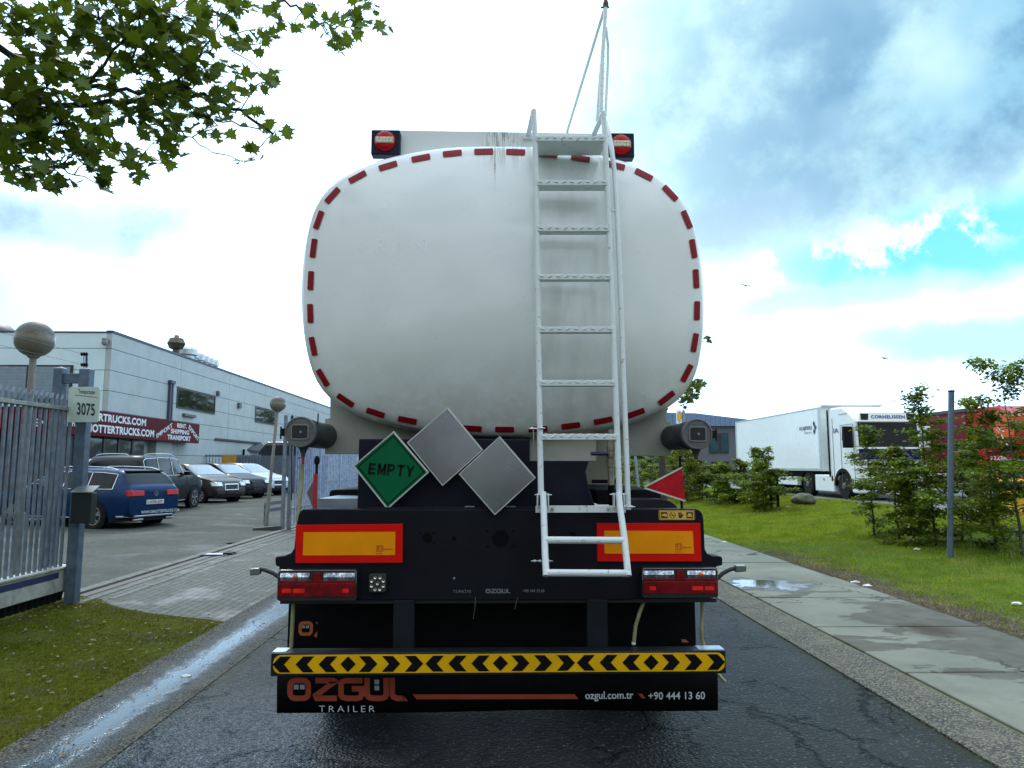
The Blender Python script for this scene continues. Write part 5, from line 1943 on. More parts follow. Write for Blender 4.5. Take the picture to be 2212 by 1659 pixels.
M_GLOBE = spec_mat('dirty globe', f_globe)
M_LPOLE = mat('beige lamp pole', (0.25, 0.24, 0.20), 0.55, var=0.15, vs=6, dirt=(0.1, 0.1, 0.07), dirt_amt=0.5)
for (gu, gv, gr, bu, bv, Y, lab) in ((75, 733, 44.6, 33, 1240, 9.3, 'nearer globe lamp with a grimy beige ball, behind the picket gate'),
                                     (600.5, 873, 19.3, 574, 1141, 19.6, 'farther globe lamp on a leaning pole beside the hose tube')):
    c = PY(gu, gv, Y)
    r = 0.87 * gr * (Y * cos(PITCH) + (c.z - CAMZ) * sin(PITCH)) / FPX
    d = ray(bu, bv)
    gz = yard_z(-6, Y)
    base = CAM + d * (Y / d.y)
    kk = (gz - c.z) / (base.z - c.z)
    base = c + (base - c) * kk
    L = thing('globe_lamp', lab, 'lamp post', tuple(base), 'globe lamps along the fence')
    m = MB()
    n1 = c + (base - c) * (r * 1.0 / (base - c).length)
    m.tube([base, base + (n1 - base) * 0.35], 0.052, 16)
    m.tube([base + (n1 - base) * 0.35, n1], 0.041, 16)
    m.build('pole', M_LPOLE, L, smooth=40)
    m = MB()
    m.lathe([(r * sin(a), -r * cos(a) * 0.98) for a in [pi * (0.09 + 0.9 * i / 16) for i in range(17)]], tuple(c), 'z', 32)
    m.build('globe', M_GLOBE, L, smooth=60)
    m = MB()
    m.lathe([(0.055, -r * 1.05), (r * 0.33, -r * 0.95), (r * 0.33, -r * .90)], tuple(c), 'z', 20)
    m.build('collar', M_LPOLE, L, smooth=40)

# palisade fence beyond the opening
Yf = 18.9
FN = thing('palisade_fence', 'long grey palisade fence running away behind the trailer on the left', 'fence', (GX - 0.1, Yf, 0.1))
for (u0, u1, dy) in ((610, 617, 0), (621, 629, 0.1)):
    m = MB()
    xa, xb = PY(u0, 1000, Yf).x, PY(u1, 1000, Yf).x
    m.box(xa, xb, Yf + dy, Yf + dy + 0.09, 0.03, 2.95 if dy == 0 else 2.75)
    m.build('fence_post', GALV, FN, bevel=0.004)
m = MB()
yy = Yf + 0.25
while yy < 52:
    x_ = GX - 0.05
    if (yy - Yf) % 2.75 < 0.12:
        m.box(x_ - 0.05, x_ + 0.05, yy - 0.04, yy + 0.04, 0.05, 2.9)
    m.box(x_ - 0.015, x_ + 0.015, yy - 0.02, yy + 0.02, 0.15, 2.62)
    yy += 0.21
m.build('palisade_panel', mat('bluish galvanised pale', (0.30, 0.38, 0.54), 0.5, 0.2, var=0.25, vs=9, spec=0.3), FN)
m = MB()
for z in (0.5, 2.2):
    m.box(GX - 0.10, GX - 0.065, Yf, 52, z, z + 0.06)
m.build('fence_rail', GALV, FN)
m = MB()
for vv in (903, 917, 931):
    q = PY(631, vv, Yf)
    m.lathe([(0.02, -0.06), (0.05, -0.03), (0.02, 0.0), (0.05, 0.03), (0.02, 0.06)], tuple(q), 'z', 8)
m.tube([PY(631, 896, Yf), PY(630, 1080, Yf)], 0.015, 6)
m.build('insulator_strip', BLACK2, FN)
# kerb wedge and boards near the far lamp
m = MB()
p = PZ(548, 1145, 0.05)
m.obox((p.x + 0.25, p.y + 0.25, 0.06), (0.32, 0.12, 0.02), (-0.02, 0.06, 0), (0, 0, 0.05))
tag(m.build('kerb_block', mat('dark wet kerb', (0.045, 0.045, 0.04), 0.6, bump=0.4), bevel=0.01), 'dark kerb block at the foot of the farther globe lamp', 'kerb')
GB = thing('guard_rail', 'low galvanised guard boards between the farther lamp and the fence post', 'guard rail', (-6.1, 20.5, 0.1))
for vv in (1086, 1100):
    m = MB()
    A, B = PY(571, vv + 3, 20.4), PY(609, vv - 2, 20.4)
    m.obox((A + B) / 2, (B - A) / 2, (0, 0.02, 0), (0, 0, 0.05))
    m.build('board', mat('dull blue board', (0.16, 0.21, 0.27), 0.5, 0.3), GB, bevel=0.004)
m = MB()
A = PY(572, 1100, 20.4)
m.box(A.x - 0.03, A.x + 0.03, 20.42, 20.5, 0.05, 0.62)
A = PY(609, 1100, 20.4)
m.box(A.x - 0.03, A.x + 0.03, 20.42, 20.5, 0.05, 0.62)
m.build('stub_post', GALVB, GB)
# gully covers
for u, v, lab, w in ((464, 1199, 'broken pale gully cover in the wet gate track', 0.30), (505, 1174, 'small dark drain hole in the damp paving', 0.16)):
    p = PZ(u, v, 0.01)
    m = MB()
    if w > 0.2:
        m.m(0).prism([(p.x - w, 0.012), (p.x + w, 0.012), (p.x + w * .6, 0.035), (p.x - w * .6, 0.035)], p.y - 0.22, p.y - 0.1)
        m.m(1).box(p.x - w * .6, p.x + w * .5, p.y - 0.10, p.y + 0.16, 0.01, 0.028)
        m.m(0).prism([(p.x + w * .5, 0.012), (p.x + w * 1.1, 0.012), (p.x + w, 0.05), (p.x + w * .5, 0.05)], p.y - 0.02, p.y + 0.2)
    else:
        m.lathe([(0.01, 0.014), (w, 0.014)], (p.x, p.y, 0), 'z', 16)
    tag(m.build('gully_cover' if w > .2 else 'drain_hole', [BLACK2, mat('wet pale metal', (0.6, 0.66, 0.7), 0.3, 0.3)] if w > .2 else MATS['hole black'], bevel=0.004), lab, 'drain')

# ---------------------------------------------------------------- office building with red fascia
BX, BY0, BH = -14.95, 28.0, 6.78


def f_panel(T, b, pos):
    z = T.sep(pos)[2]
    n = T.noise(pos, 1.2, 5, 0.6)
    n2 = T.noise(pos, 14, 3)
    c = T.mix(T.ramp(n, 0.3, 0.7), (0.38, 0.435, 0.44), (0.44, 0.495, 0.50))
    c = T.mix(T.math('MULTIPLY', T.ramp(n2, 0.5, 0.75), 0.12), c, (0.3, 0.33, 0.33))
    st = T.noise(T.vmath('MULTIPLY', pos, (3, 3, 0.25)), 1.2, 4, 0.7)
    c = T.mix(T.math('MULTIPLY', T.ramp(st, 0.55, 0.7), 0.25), c, (0.3, 0.32, 0.31))
    T.put(b.inputs['Base Color'], c)
    b.inputs['Roughness'].default_value = 0.55
    bump(T, b, n2, 0.15, 0.01)


M_PANEL = spec_mat('pale precast panel', f_panel)
M_GABLE = mat('white gable cladding', (0.62, 0.79, 0.82), 0.55, var=0.04, vs=1.2, spec=0.3, dirt=(0.45, 0.55, 0.56), dirt_amt=0.2)
M_SEAM = mat('panel seam', (0.07, 0.08, 0.085), 0.7)
M_TRIMD = mat('dark blue grey flashing', (0.035, 0.05, 0.10), 0.5)
M_FRAME = mat('brown black window frame', (0.028, 0.022, 0.028), 0.5)
OB = thing('office_building', 'long pale panelled commercial building with a dark red sign band, left of the trailer', 'building', (BX, BY0, 0.2))
m = MB()
rows = [0.0, 1.28, 2.13, 2.98, 3.72, 4.52, 5.32, 6.16, BH]
BXL = -34.0
# side wall panels (along the road) and gable panels, with real seams between rows
seam = 0.022
for z0, z1 in zip(rows[:-1], rows[1:]):
    yv = BY0
    while yv < 78:
        m.m(0).box(BX - 0.2, BX, yv + seam / 2, min(78, yv + 6.25) - seam / 2, z0 + seam / 2, z1 - seam / 2)
        yv += 6.25
    xv = BXL
    while xv < BX - 0.21:
        m.m(1).box(xv + seam / 2, min(BX - 0.2, xv + 6.3) - seam / 2, BY0, BY0 + 0.2, z0 + seam / 2, z1 - seam / 2)
        xv += 6.3
m.build('wall', [M_PANEL, M_GABLE], OB)
m = MB()
m.box(BXL, BX - 0.03, BY0 + 0.03, 78, 0, BH - 0.02)
m.build('wall_core', M_SEAM, OB)
m = MB()
m.box(BX - 0.22, BX + 0.03, BY0 - 0.03, 78, BH, BH + 0.09)
m.box(BXL, BX - 0.22, BY0 - 0.03, BY0 + 0.22, BH, BH + 0.05)
m.build('roof_flashing', M_TRIMD, OB)
m = MB()
m.box(BXL, BX - 0.22, BY0 + 0.22, 78, BH - 0.02, BH + 0.02)
m.build('roof', mat('grey roofing', (0.12, 0.12, 0.12), 0.9), OB)


def f_refl(T, b, pos):
    T.put(b.inputs['Base Color'], (0.012, 0.016, 0.016))
    b.inputs['Roughness'].default_value = 0.05
    b.inputs['Specular IOR Level'].default_value = 0.5
    bump(T, b, T.noise(pos, 1.1, 2), 0.08, 0.02)


M_WIN = spec_mat('window pane', f_refl)


def window_x(X, ya, yb, za, zb, parent, name='window'):
    m = MB()
    t = 0.07
    m.box(X - .02, X + .035, ya, yb, za, za + t).box(X - .02, X + .035, ya, yb, zb - t, zb)
    m.box(X - .02, X + .035, ya, ya + t, za + t, zb - t).box(X - .02, X + .035, yb - t, yb, za + t, zb - t)
    w = m.build(name, M_FRAME, parent)
    m = MB()
    m.box(X - .05, X + .012, ya + t, yb - t, za + t, zb - t)
    m.build('pane', M_WIN, w)


window_x(BX, 33.9, 38.5, 4.33, 5.30, OB)
window_x(BX, 44.9, 49.2, 4.33, 5.30, OB)
window_x(BX, 55.5, 60, 4.33, 5.30, OB)
# gable window band with roller shutters
for xa, xb in ((-19.9, -18.0), (-17.9, -16.35), (-22.4, -20.0), (-25, -22.5)):
    m = MB()
    m.box(xa, xb, BY0 - 0.06, BY0 + 0.02, 4.05, 5.50)
    w = m.build('window', M_FRAME, OB)
    m = MB()
    z = 4.20
    while z < 5.38:
        m.prism([(xa + 0.08, z), (xb - 0.08, z), (xb - 0.08, z + 0.048), (xa + 0.08, z + 0.048)], BY0 - 0.085, BY0 - 0.058)
        z += 0.056
    m.build('roller_shutter', mat('blue grey shutter slat', (0.25, 0.32, 0.38), 0.5, 0.2), w)
# lower annex with glazing under the fascia
AX, AY0 = -14.35, 24.6
m = MB()
m.box(BXL, AX - 0.25, AY0 + 0.4, BY0 - 0.01, 0, 2.75)
m.build('annex', mat('dark annex wall', (0.035, 0.035, 0.04), 0.6), OB)
m = MB()
for k in range(6):
    ya = AY0 + 0.5 + k * 1.05
    if ya > BY0 + 2.2:
        break
    m.box(AX - 0.26, AX - 0.2, ya, ya + 0.95, 0.3, 2.62)
m.box(BX - 0.1, BX + 0.25, BY0 + 0.3, BY0 + 2.4, 0.2, 2.62)
m.build('shop_glazing', M_WIN, OB)
m = MB()
for k in range(5):
    ya = AY0 + 0.44 + k * 1.05
    m.box(AX - 0.25, AX - 0.17, ya - 0.06, ya + 0.06, 0.15, 2.70)
m.build('glazing_bar', M_FRAME, OB)
m = MB()
m.box(BX, BX + 0.35, BY0 + 3.4, BY0 + 4.9, 0.1, 2.72)
m.build('pale_side_panel', mat('pale grey cladding', (0.30, 0.34, 0.33), 0.6), OB)
# fascia
FZ0, FZ1 = 2.70, 3.62
M_RED = mat('dark red fascia', (0.085, 0.003, 0.009), 0.5, var=0.12, vs=1.5, spec=0.1)
FA = None
m = MB()
m.box(AX - 0.12, AX, AY0, 35.2, FZ0, FZ1)
m.box(BXL, AX - 0.12, AY0, AY0 + 0.12, FZ0, FZ1)
FA = m.build('sign_band', M_RED, OB)
m = MB()
m.box(BXL, AX - 0.12, AY0 + 0.12, BY0, FZ0 + 0.1, FZ1 - 0.1)
m.box(BX, AX - 0.12, BY0, 35.18, FZ0 + 0.02, FZ1 - 0.04)
m.build('annex_roof', mat('annex roof felt', (0.06, 0.06, 0.065), 0.8), OB)
m = MB()
m.box(-22.5, -16.6, AY0 - 0.5, AY0 - 0.01, 2.85, 3.50)
m.build('awning_box', mat('bright red box', (0.42, 0.012, 0.015), 0.45), OB, bevel=0.03)
M_SGT = mat('fascia lettering white', (0.66, 0.74, 0.78), 0.5)
Xf = AX + 0.004


def ftext(s, ya, yb, za, zb, bold=0.04):
    m = MB()
    put_text(m, s, (Xf, ya, za), (0, yb - ya, 0), (0, 0, zb - za), bold, 1.05)
    return m


ftext('OTTERTRUCKS.COM', 25.0, 29.85, 3.24, 3.53).build('sign_lettering', M_SGT, FA)
ftext('DENOTTERTRUCKS.COM', 24.95, 30.6, 2.82, 3.12).build('sign_lettering', M_SGT, FA)
ftext('RENT.', 32.75, 33.75, 3.34, 3.54).build('sign_lettering', M_SGT, FA)
ftext('SHIPPING', 32.15, 34.05, 3.06, 3.27).build('sign_lettering', M_SGT, FA)
ftext('TRANSPORT', 31.85, 34.25, 2.78, 3.0).build('sign_lettering', M_SGT, FA)
m = MB()
put_text(m, 'IMPORT', (Xf, 30.85, 2.78), (0, 1.45, 0.56), (0, -0.05, 0.19), 0.028, 1.05)
m.build('sign_lettering', M_SGT, FA)
m = MB()
put_text(m, 'EXPORT', (Xf, 33.95, 3.36), (0, 1.15, -0.57), (0, 0.09, 0.19), 0.028, 1.05)
m.build('sign_lettering', M_SGT, FA)
m = MB()
m.add([(Xf - .002, 30.85, 2.74), (Xf - .002, 31.7, 2.74), (Xf - .002, 33.0, 3.58), (Xf - .002, 32.6, 3.58)], [(0, 1, 2, 3)])
m.build('sign_stripe', mat('fascia brighter red', (0.16, 0.007, 0.015), 0.5, spec=0.12), FA)
m = MB()
put_text(m, 'EN', (PY(68, 1000, AY0).x, AY0 - 0.004, PY(68, 921, AY0).z), (PY(94, 1000, AY0).x - PY(68, 1000, AY0).x, 0, 0), (0, 0, 0.26), 0.03)
put_text(m, 'OTTER', (PY(118, 1000, AY0).x, AY0 - 0.004, PY(68, 921, AY0).z), (PY(158, 1000, AY0).x - PY(118, 1000, AY0).x, 0, 0), (0, 0, 0.26), 0.03)
put_text(m, 'WWW', (PY(120, 1000, AY0).x, AY0 - 0.004, PY(68, 896, AY0).z), (PY(158, 1000, AY0).x - PY(120, 1000, AY0).x, 0, 0), (0, 0, 0.26), 0.03)
m.build('sign_lettering', M_SGT, FA)
# downpipes, camera, small fittings
M_DP = mat('blue grey downpipe', (0.05, 0.06, 0.11), 0.5)
m = MB()
m.box(BX, BX + 0.12, 33.0, 33.14, 0.2, 5.45)
m.box(BX, BX + 0.10, 33.26, 33.38, 0.2, 5.40)
m.build('downpipe', M_DP, OB, bevel=0.02)
m = MB()
m.box(BX, BX + 0.16, 32.95, 33.4, 5.36, 5.52)
m.build('rainwater_head', M_DP, OB, bevel=0.02)
for (ya, yb, za, zb) in ((34.6, 35.9, 3.98, 4.12), (41.8, 42.2, 4.95, 5.25), (38.6, 38.85, 5.35, 5.6)):
    m = MB()
    m.box(BX, BX + 0.14, ya, yb, za, zb)
    m.build('wall_fitting', mat('wall lamp grey', (0.10, 0.10, 0.095), 0.5), OB, bevel=0.02)
m = MB()
m.lathe([(0.02, 0.1), (0.10, 0.06), (0.12, 0.0), (0.09, -0.08), (0.01, -0.12)], (BX - 0.15, BY0 - 0.22, 6.35), 'z', 16)
m.box(BX - 0.22, BX - 0.08, BY0 - 0.3, BY0, 6.42, 6.52)
m.build('security_camera', mat('camera grey', (0.2, 0.2, 0.2), 0.4), OB, smooth=40)
# rooftop ventilators
RV = thing('roof_cowl', 'dark cone shaped chimney cowl on the roof edge of the pale building', 'chimney cowl', (BX - 0.6, 35, BH))
m = MB()
cx, cy = BX - 0.6, PX(380, 760, BX - 0.6).y
m.lathe([(0.16, 0.0), (0.16, 0.45), (0.30, 0.50), (0.42, 0.75), (0.30, 1.0), (0.22, 1.02), (0.20, 0.92)], (cx, cy, BH), 'z', 20)
m.build('cowl', mat('tarnished cowl metal', (0.10, 0.085, 0.06), 0.45, 0.6, var=0.4, vs=5), RV, smooth=30)
m = MB()
m.lathe([(0.12, 1.02), (0.10, 1.15), (0.01, 1.2)], (cx, cy, BH), 'z', 12)
m.build('cowl_cap', mat('tarnished cap', (0.2, 0.17, 0.1), 0.45, 0.5), RV, smooth=30)
for i, u in enumerate((402, 418, 432, 443, 454, 464)):
    X_ = BX - 0.9
    p = PX(u, 770, X_)
    V = thing('roof_ventilator', ('widest', 'second', 'third', 'fourth', 'fifth', 'sixth')[i] + ' silver drum ventilator from the left along the roof edge', 'ventilator', (X_, p.y, BH), 'silver ventilators on the roof')
    m = MB()
    rr = (0.55 if i == 0 else 0.24)
    h = 0.85 - 0.02 * i
    m.lathe([(rr * .7, 0), (rr * .7, h * .5), (rr, h * .55), (rr, h * .85), (rr * .8, h), (0.02, h * 1.03)], (X_, p.y, BH), 'z', 18)
    m.build('drum', mat('silver ventilator', (0.5, 0.55, 0.58), 0.35, 0.6, var=0.2), V, smooth=30)
m = MB()
m.lathe([(0.01, 0.5), (0.5, 0.42), (0.9, 0.1), (0.95, 0.0)], (-20.1, 28.9, BH + 0.04), 'z', 20)
tag(m.build('roof_dome', mat('dark roof dome', (0.03, 0.03, 0.035), 0.5), smooth=40), 'dark dome on the roof at the left picture edge', 'dome')

# ---- lean-to shelter, barrier fence and container beyond the cars
SH = thing('lean_to_shelter', 'open lean-to shelter with a dark sloping roof against the pale building', 'shelter', (-13, 42, 0.25))
A, B = PY(446, 961, 40), PY(568, 980, 45)
m = MB()
m.add([(BX + .1, 38.6, 3.0), (A.x, 40, A.z), (B.x, 46, B.z), (BX + .1, 46, 3.0), (BX + .1, 38.6, 3.1), (A.x, 40, A.z + .1), (B.x, 46, B.z + .1), (BX + .1, 46, 3.1)],
      [(0, 1, 2, 3), (4, 5, 6, 7), (0, 1, 5, 4), (1, 2, 6, 5), (2, 3, 7, 6), (3, 0, 4, 7)])
m.build('shelter_roof', mat('dark shelter roof', (0.04, 0.04, 0.045), 0.6), SH)
for u in (482, 517, 526, 565):
    m = MB()
    p = PY(u, 980, 43)
    m.box(p.x - .05, p.x + .05, 43, 43.1, 0.25, 2.6)
    m.build('shelter_post', BLACK, SH)
MF = thing('mesh_barrier', 'grey bar fence with a yellow board behind the parked cars', 'fence', (-14, 37.5, 0.25))
m = MB()
pa, pb = PY(431, 1000, 37.5), PY(563, 1000, 37.5)
k = pa.x
while k < pb.x:
    m.box(k, k + 0.03, 37.5, 37.53, 0.25, PY(431, 981, 37.5).z)
    k += 0.16
m.box(pa.x, pb.x, 37.53, 37.57, 2.1, 2.18)
m.build('fence_bar', GALV, MF)
m = MB()
pa2, pb2 = PY(481, 984, 37.45), PY(510, 1002, 37.45)
m.box(pa2.x, pb2.x, 37.42, 37.46, pb2.z - 0.5, pa2.z)
m.build('yellow_board', mat('yellow board', (0.5, 0.27, 0.02), 0.5), MF)
SW = thing('screen_wall', 'plain blue grey screen wall behind the silver car', 'wall', (-12, 40.5, 0.25))
m = MB()
pa, pb = PY(500, 1000, 38.5), PY(625, 984, 38.5)
m.box(pa.x, pb.x + 2, 38.5, 38.6, 0.25, pb.z)
m.build('screen_panel', mat('blue grey screen', (0.10, 0.125, 0.16), 0.6, var=0.15), SW)
VT = thing('parked_van', 'dark van roof showing above the blue grey screen wall', 'van', (-13, 42, 0.25))
m = MB()
pa, pb = PY(560, 958, 42), PY(624, 958, 42)
zt_ = PY(600, 958, 42).z
m.prism([(pa.x, 0.6), (pa.x + .1, zt_ - .5), (pa.x + .5, zt_), (pb.x + 1.5, zt_), (pb.x + 1.6, 0.6)], 41.5, 43.4)
m.build('van_body', mat('black van paint', (0.012, 0.014, 0.018), 0.3, coat=0.4), VT, bevel=0.12)
m = MB()
m.box(pa.x + .55, pb.x + 1.4, 41.6, 43.3, zt_, zt_ + .08)
m.build('van_roof', WHITEP, VT, bevel=0.03)
for s_ in (0.9, 3.2):
    m = MB()
    m.lathe([(0.2, 0), (0.34, 0.02), (0.34, 0.2), (0.2, 0.22)], (0, 0, 0), 'y', 20)
    w = m.build('wheel', RUBBER, VT)
    w.matrix_parent_inverse = Matrix.Identity(4)
    w.location = (pa.x + s_ + 13, -0.45, 0.34)


# ---------------------------------------------------------------- parked cars
def lerp(a, b, t):
    return a + (b - a) * t


def make_car(name, label, pos, ang, P):
    """a car in its own axes: x forward, y left, z up"""
    C = thing(name, label, 'car', pos, 'cars parked in the yard', rotz=ang)
    L, W = P['L'], P['W'] / 2
    zt = lambda x: float(np.interp(x / L, [p[0] for p in P['top']], [p[1] for p in P['top']]))
    belt = P['belt']
    zl = P.get('low', 0.22)

    def hw(x):
        t = abs(x) / (L / 2)
        return W * (1 - 0.16 * max(0, (t - 0.72) / 0.28) ** 2.2)

    def section(x):
        top = zt(x)
        w = hw(x)
        g = min(1, max(0, (top - belt - 0.04) / 0.35))
        bz = min(belt, top - 0.05)
        e = max(0, (abs(x) / (L / 2) - 0.9) / 0.1)
        lo = zl + 0.10 * e
        mid = lo + (bz - lo) * 0.5
        rt = lerp(w * 0.93, P.get('roofw', 0.78) * W, g)
        return [(0, lo), (w * .82, lo), (w * .95, lo + .07), (w, mid), (w * .995, lerp(mid, bz, .55)), (w * .955, bz), (w * .95 if g < .05 else w * .945, bz + .02),
                (lerp(w * .88, rt, g), lerp(top - .03, top - .075, g)), (lerp(w * .75, rt * .90, g), top - .012), (rt * .5, top - .002), (0, top)]

    xs = [-L / 2 + L * (0.5 - 0.5 * cos(pi * i / 44)) for i in range(45)]
    vs, fs = [], []
    n = 11
    for x in xs:
        s = section(x)
        t = abs(x) / (L / 2)
        ring = [(x, -y, z) for y, z in s] + [(x, y, z) for y, z in s[::-1][1:-1]]
        vs += ring
    k = len(ring)
    for i in range(len(xs) - 1):
        for j in range(k):
            fs.append((i * k + j, i * k + (j + 1) % k, (i + 1) * k + (j + 1) % k, (i + 1) * k + j))
    fs.append(tuple(range(k)))
    fs.append(tuple(range((len(xs) - 1) * k, len(xs) * k)))
    m = MB()
    m.add(vs, fs)
    body = m.build('body', P['paint'], C, smooth=42)

    def side_pt(x, z, sy, off=0.008):
        s = section(x)
        for (y0_, z0_), (y1_, z1_) in zip(s[1:], s[2:]):
            if z0_ <= z <= z1_ and z1_ > z0_:
                t = (z - z0_) / (z1_ - z0_)
                return (x, sy * (lerp(y0_, y1_, t) + off), z)
        return (x, sy * (s[-3][0] + off), z)

    def top_pt(x, f, off=0.008):
        s = section(x)[7:][::-1]   # centre to edge
        t = abs(f) * 3
        i = min(2, int(t))
        y_ = lerp(s[i][0], s[i + 1][0], t - i)
        z_ = lerp(s[i][1], s[i + 1][1], t - i)
        return (x, y_ * (1 if f >= 0 else -1), z_ + off)

    def side_glass(xa, xb, sy, nm='side_window', frame=True):
        m = MB()
        N = 10
        v_, f_ = [], []
        for i in range(N + 1):
            x = lerp(xa, xb, i / N)
            zt_ = zt(x) - 0.095
            for j in range(4):
                v_.append(side_pt(x, lerp(belt + .035, max(belt + .04, zt_), j / 3), sy))
        for i in range(N):
            for j in range(3):
                f_.append((i * 4 + j, (i + 1) * 4 + j, (i + 1) * 4 + j + 1, i * 4 + j + 1))
        m.add(v_, f_)
        w = m.build(nm, GLASS, C, smooth=60)
        if P.get('chrome') and frame:
            m = MB()
            bot = [side_pt(lerp(xa, xb, i / N), belt + .025, sy, .012) for i in range(N + 1)]
            tp = [side_pt(lerp(xa, xb, i / N), max(belt + .05, zt(lerp(xa, xb, i / N)) - .085), sy, .012) for i in range(N + 1)]
            m.tube(bot, 0.009, 6)
            m.tube([bot[0]] + tp, 0.009, 6)
            m.build('window_trim', CHROME, w)

    for sy in (-1, 1):
        for xa, xb in P['side']:
            side_glass(xa * L, xb * L, sy)

    def top_glass(xa, xb, nm, fmax=0.93):
        m = MB()
        N, Q = 8, 10
        v_, f_ = [], []
        for i in range(N + 1):
            for j in range(Q + 1):
                v_.append(top_pt(lerp(xa, xb, i / N) * L, lerp(-fmax, fmax, j / Q)))
        for i in range(N):
            for j in range(Q):
                f_.append((i * (Q + 1) + j, i * (Q + 1) + j + 1, (i + 1) * (Q + 1) + j + 1, (i + 1) * (Q + 1) + j))
        m.add(v_, f_)
        return m.build(nm, P.get('wglass', GLASS), C, smooth=60)

    top_glass(*P['wind'], 'windscreen')
    top_glass(*P['rear'], 'rear_window')
    # wheels
    R_ = P.get('R', 0.33)
    for xw in P['axles']:
        for sy in (-1, 1):
            m = MB()
            wy = hw(xw) * 1.0
            m.lathe([(R_ + 0.055, 0), (R_ + 0.06, 0.004), (R_ * 0.5, 0.005)], (xw, sy * (wy + 0.001) - (0.005 if sy < 0 else 0), R_ + .01), 'y', 30)
            m.build('wheel_arch', BLACK2, C)
            m = MB()
            y0_ = sy * (wy + 0.012) - (0 if sy < 0 else 0.22)
            m.lathe([(R_ * .62, 0), (R_ * .9, 0.0), (R_, 0.03), (R_, 0.19), (R_ * .9, 0.22), (R_ * .62, 0.22)], (xw, y0_, R_), 'y', 32)
            wh = m.build('wheel', RUBBER, C, smooth=40)
            m = MB()
            ns = P.get('spokes', 5)
            yo = sy * (wy + 0.013)
            for q in range(ns):
                a0 = 2 * pi * q / ns + 0.3
                for da in ((-0.16, 0.16) if P.get('twin') else (0,)):
                    a1 = a0 + da
                    d0, d1 = Vector((cos(a0), 0, sin(a0))), Vector((cos(a1), 0, sin(a1)))
                    nrm = Vector((-sin(a1), 0, cos(a1)))
                    A, B = Vector((xw, yo, R_)) + d0 * 0.03, Vector((xw, yo, R_)) + d1 * R_ * .66
                    wd = 0.022 if not P.get('twin') else 0.014
                    m.add([A - nrm * wd, B - nrm * wd * 1.3, B + nrm * wd * 1.3, A + nrm * wd], [(0, 1, 2, 3)])
            for q in stroke2d([(cos(2 * pi * i / 28) * R_ * .655, sin(2 * pi * i / 28) * R_ * .655) for i in range(28)], 0.022, True):
                m.add([(xw + p[0], yo, R_ + p[1]) for p in q], [(0, 1, 2, 3)])
            m.add([(xw + .045 * cos(i * pi / 5), yo + sy * .002, R_ + .045 * sin(i * pi / 5)) for i in range(10)], [tuple(range(10))])
            m.build('rim', P.get('rimm', CHROME), wh)
    for key, nm in (('front', 'front'), ('back', 'back')):
        pass
    # bumper, lamps, plates from a small list of draped boxes: (end, y0, y1, z0, z1, material, name, proud)
    for (end, ya, yb, za, zb, mt, nm, pr, rake) in P['bits']:
        m = MB()
        N = 6
        v_ = []
        for j, z in enumerate((za, zb)):
            for i in range(N + 1):
                y = lerp(ya, yb, i / N)
                t = min(1, abs(y) / W)
                xe = L / 2 if t < .84 else L / 2 * (.72 + .28 * (max(0, 1 - t) / .16) ** (1 / 2.2))
                x = end * (xe - rake * (z - za) + pr + .012)
                v_.append((x, y, z))
        v_ += [(p[0] - end * 0.12, p[1], p[2]) for p in v_]
        K = N + 1
        f_ = [(i, i + 1, K + i + 1, K + i) for i in range(N)] + [(2 * K + i, 2 * K + i + 1, 3 * K + i + 1, 3 * K + i) for i in range(N)]
        f_ += [(i, i + 1, 2 * K + i + 1, 2 * K + i) for i in range(N)] + [(K + i, K + i + 1, 3 * K + i + 1, 3 * K + i) for i in range(N)]
        f_ += [(0, K, 3 * K, 2 * K), (N, K + N, 3 * K + N, 2 * K + N)]
        m.add(v_, f_)
        m.build(nm, mt, C, bevel=0.006)
    for sy in (-1, 1):
        m = MB()
        xm = P['mirror'] * L
        m.box(xm - .08, xm + .07, sy * (W * .95) if sy > 0 else -W * .95 - .2, sy * W * .95 + (.2 if sy > 0 else 0), belt + .02, belt + .15)
        m.build('door_mirror', P['paint'], C, bevel=0.03)
        if P.get('rails'):
            m = MB()
            y_ = P.get('roofw', .78) * W * .90
            xa, xb = P['rails']
            ptsr = [(lerp(xa, xb, i / 8) * L, sy * y_, zt(lerp(xa, xb, i / 8) * L) + (0.012 if i in (0, 8) else 0.045)) for i in range(9)]
            m.tube(ptsr, 0.014, 6)
            m.build('roof_rail', CHROME, C)
    # sill and door lines
    m = MB()
    for sy in (-1, 1):
        for xd in P['doors']:
            pl = [side_pt(xd * L, z, sy, 0.001) for z in np.linspace(zl + .12, belt, 5)]
            m.tube(pl, 0.005, 4)
    m.build('door_gap', BLACK2, C)
    m = MB()
    for sy in (-1, 1):
        m.tube([side_pt(P['axles'][0] + 0.45, zl + .06, sy, .004), side_pt(P['axles'][1] - 0.45, zl + .06, sy, .004)], 0.013, 6)
    m.build('sill_trim', P.get('sill', BLACK2), C)
    return C, side_pt


def paint(name, col, coat=0.22, rough=0.35, metal=0.3):
    return mat(name, col, rough, metal, var=0.05, coat=coat, rvar=0.04, spec=0.15)


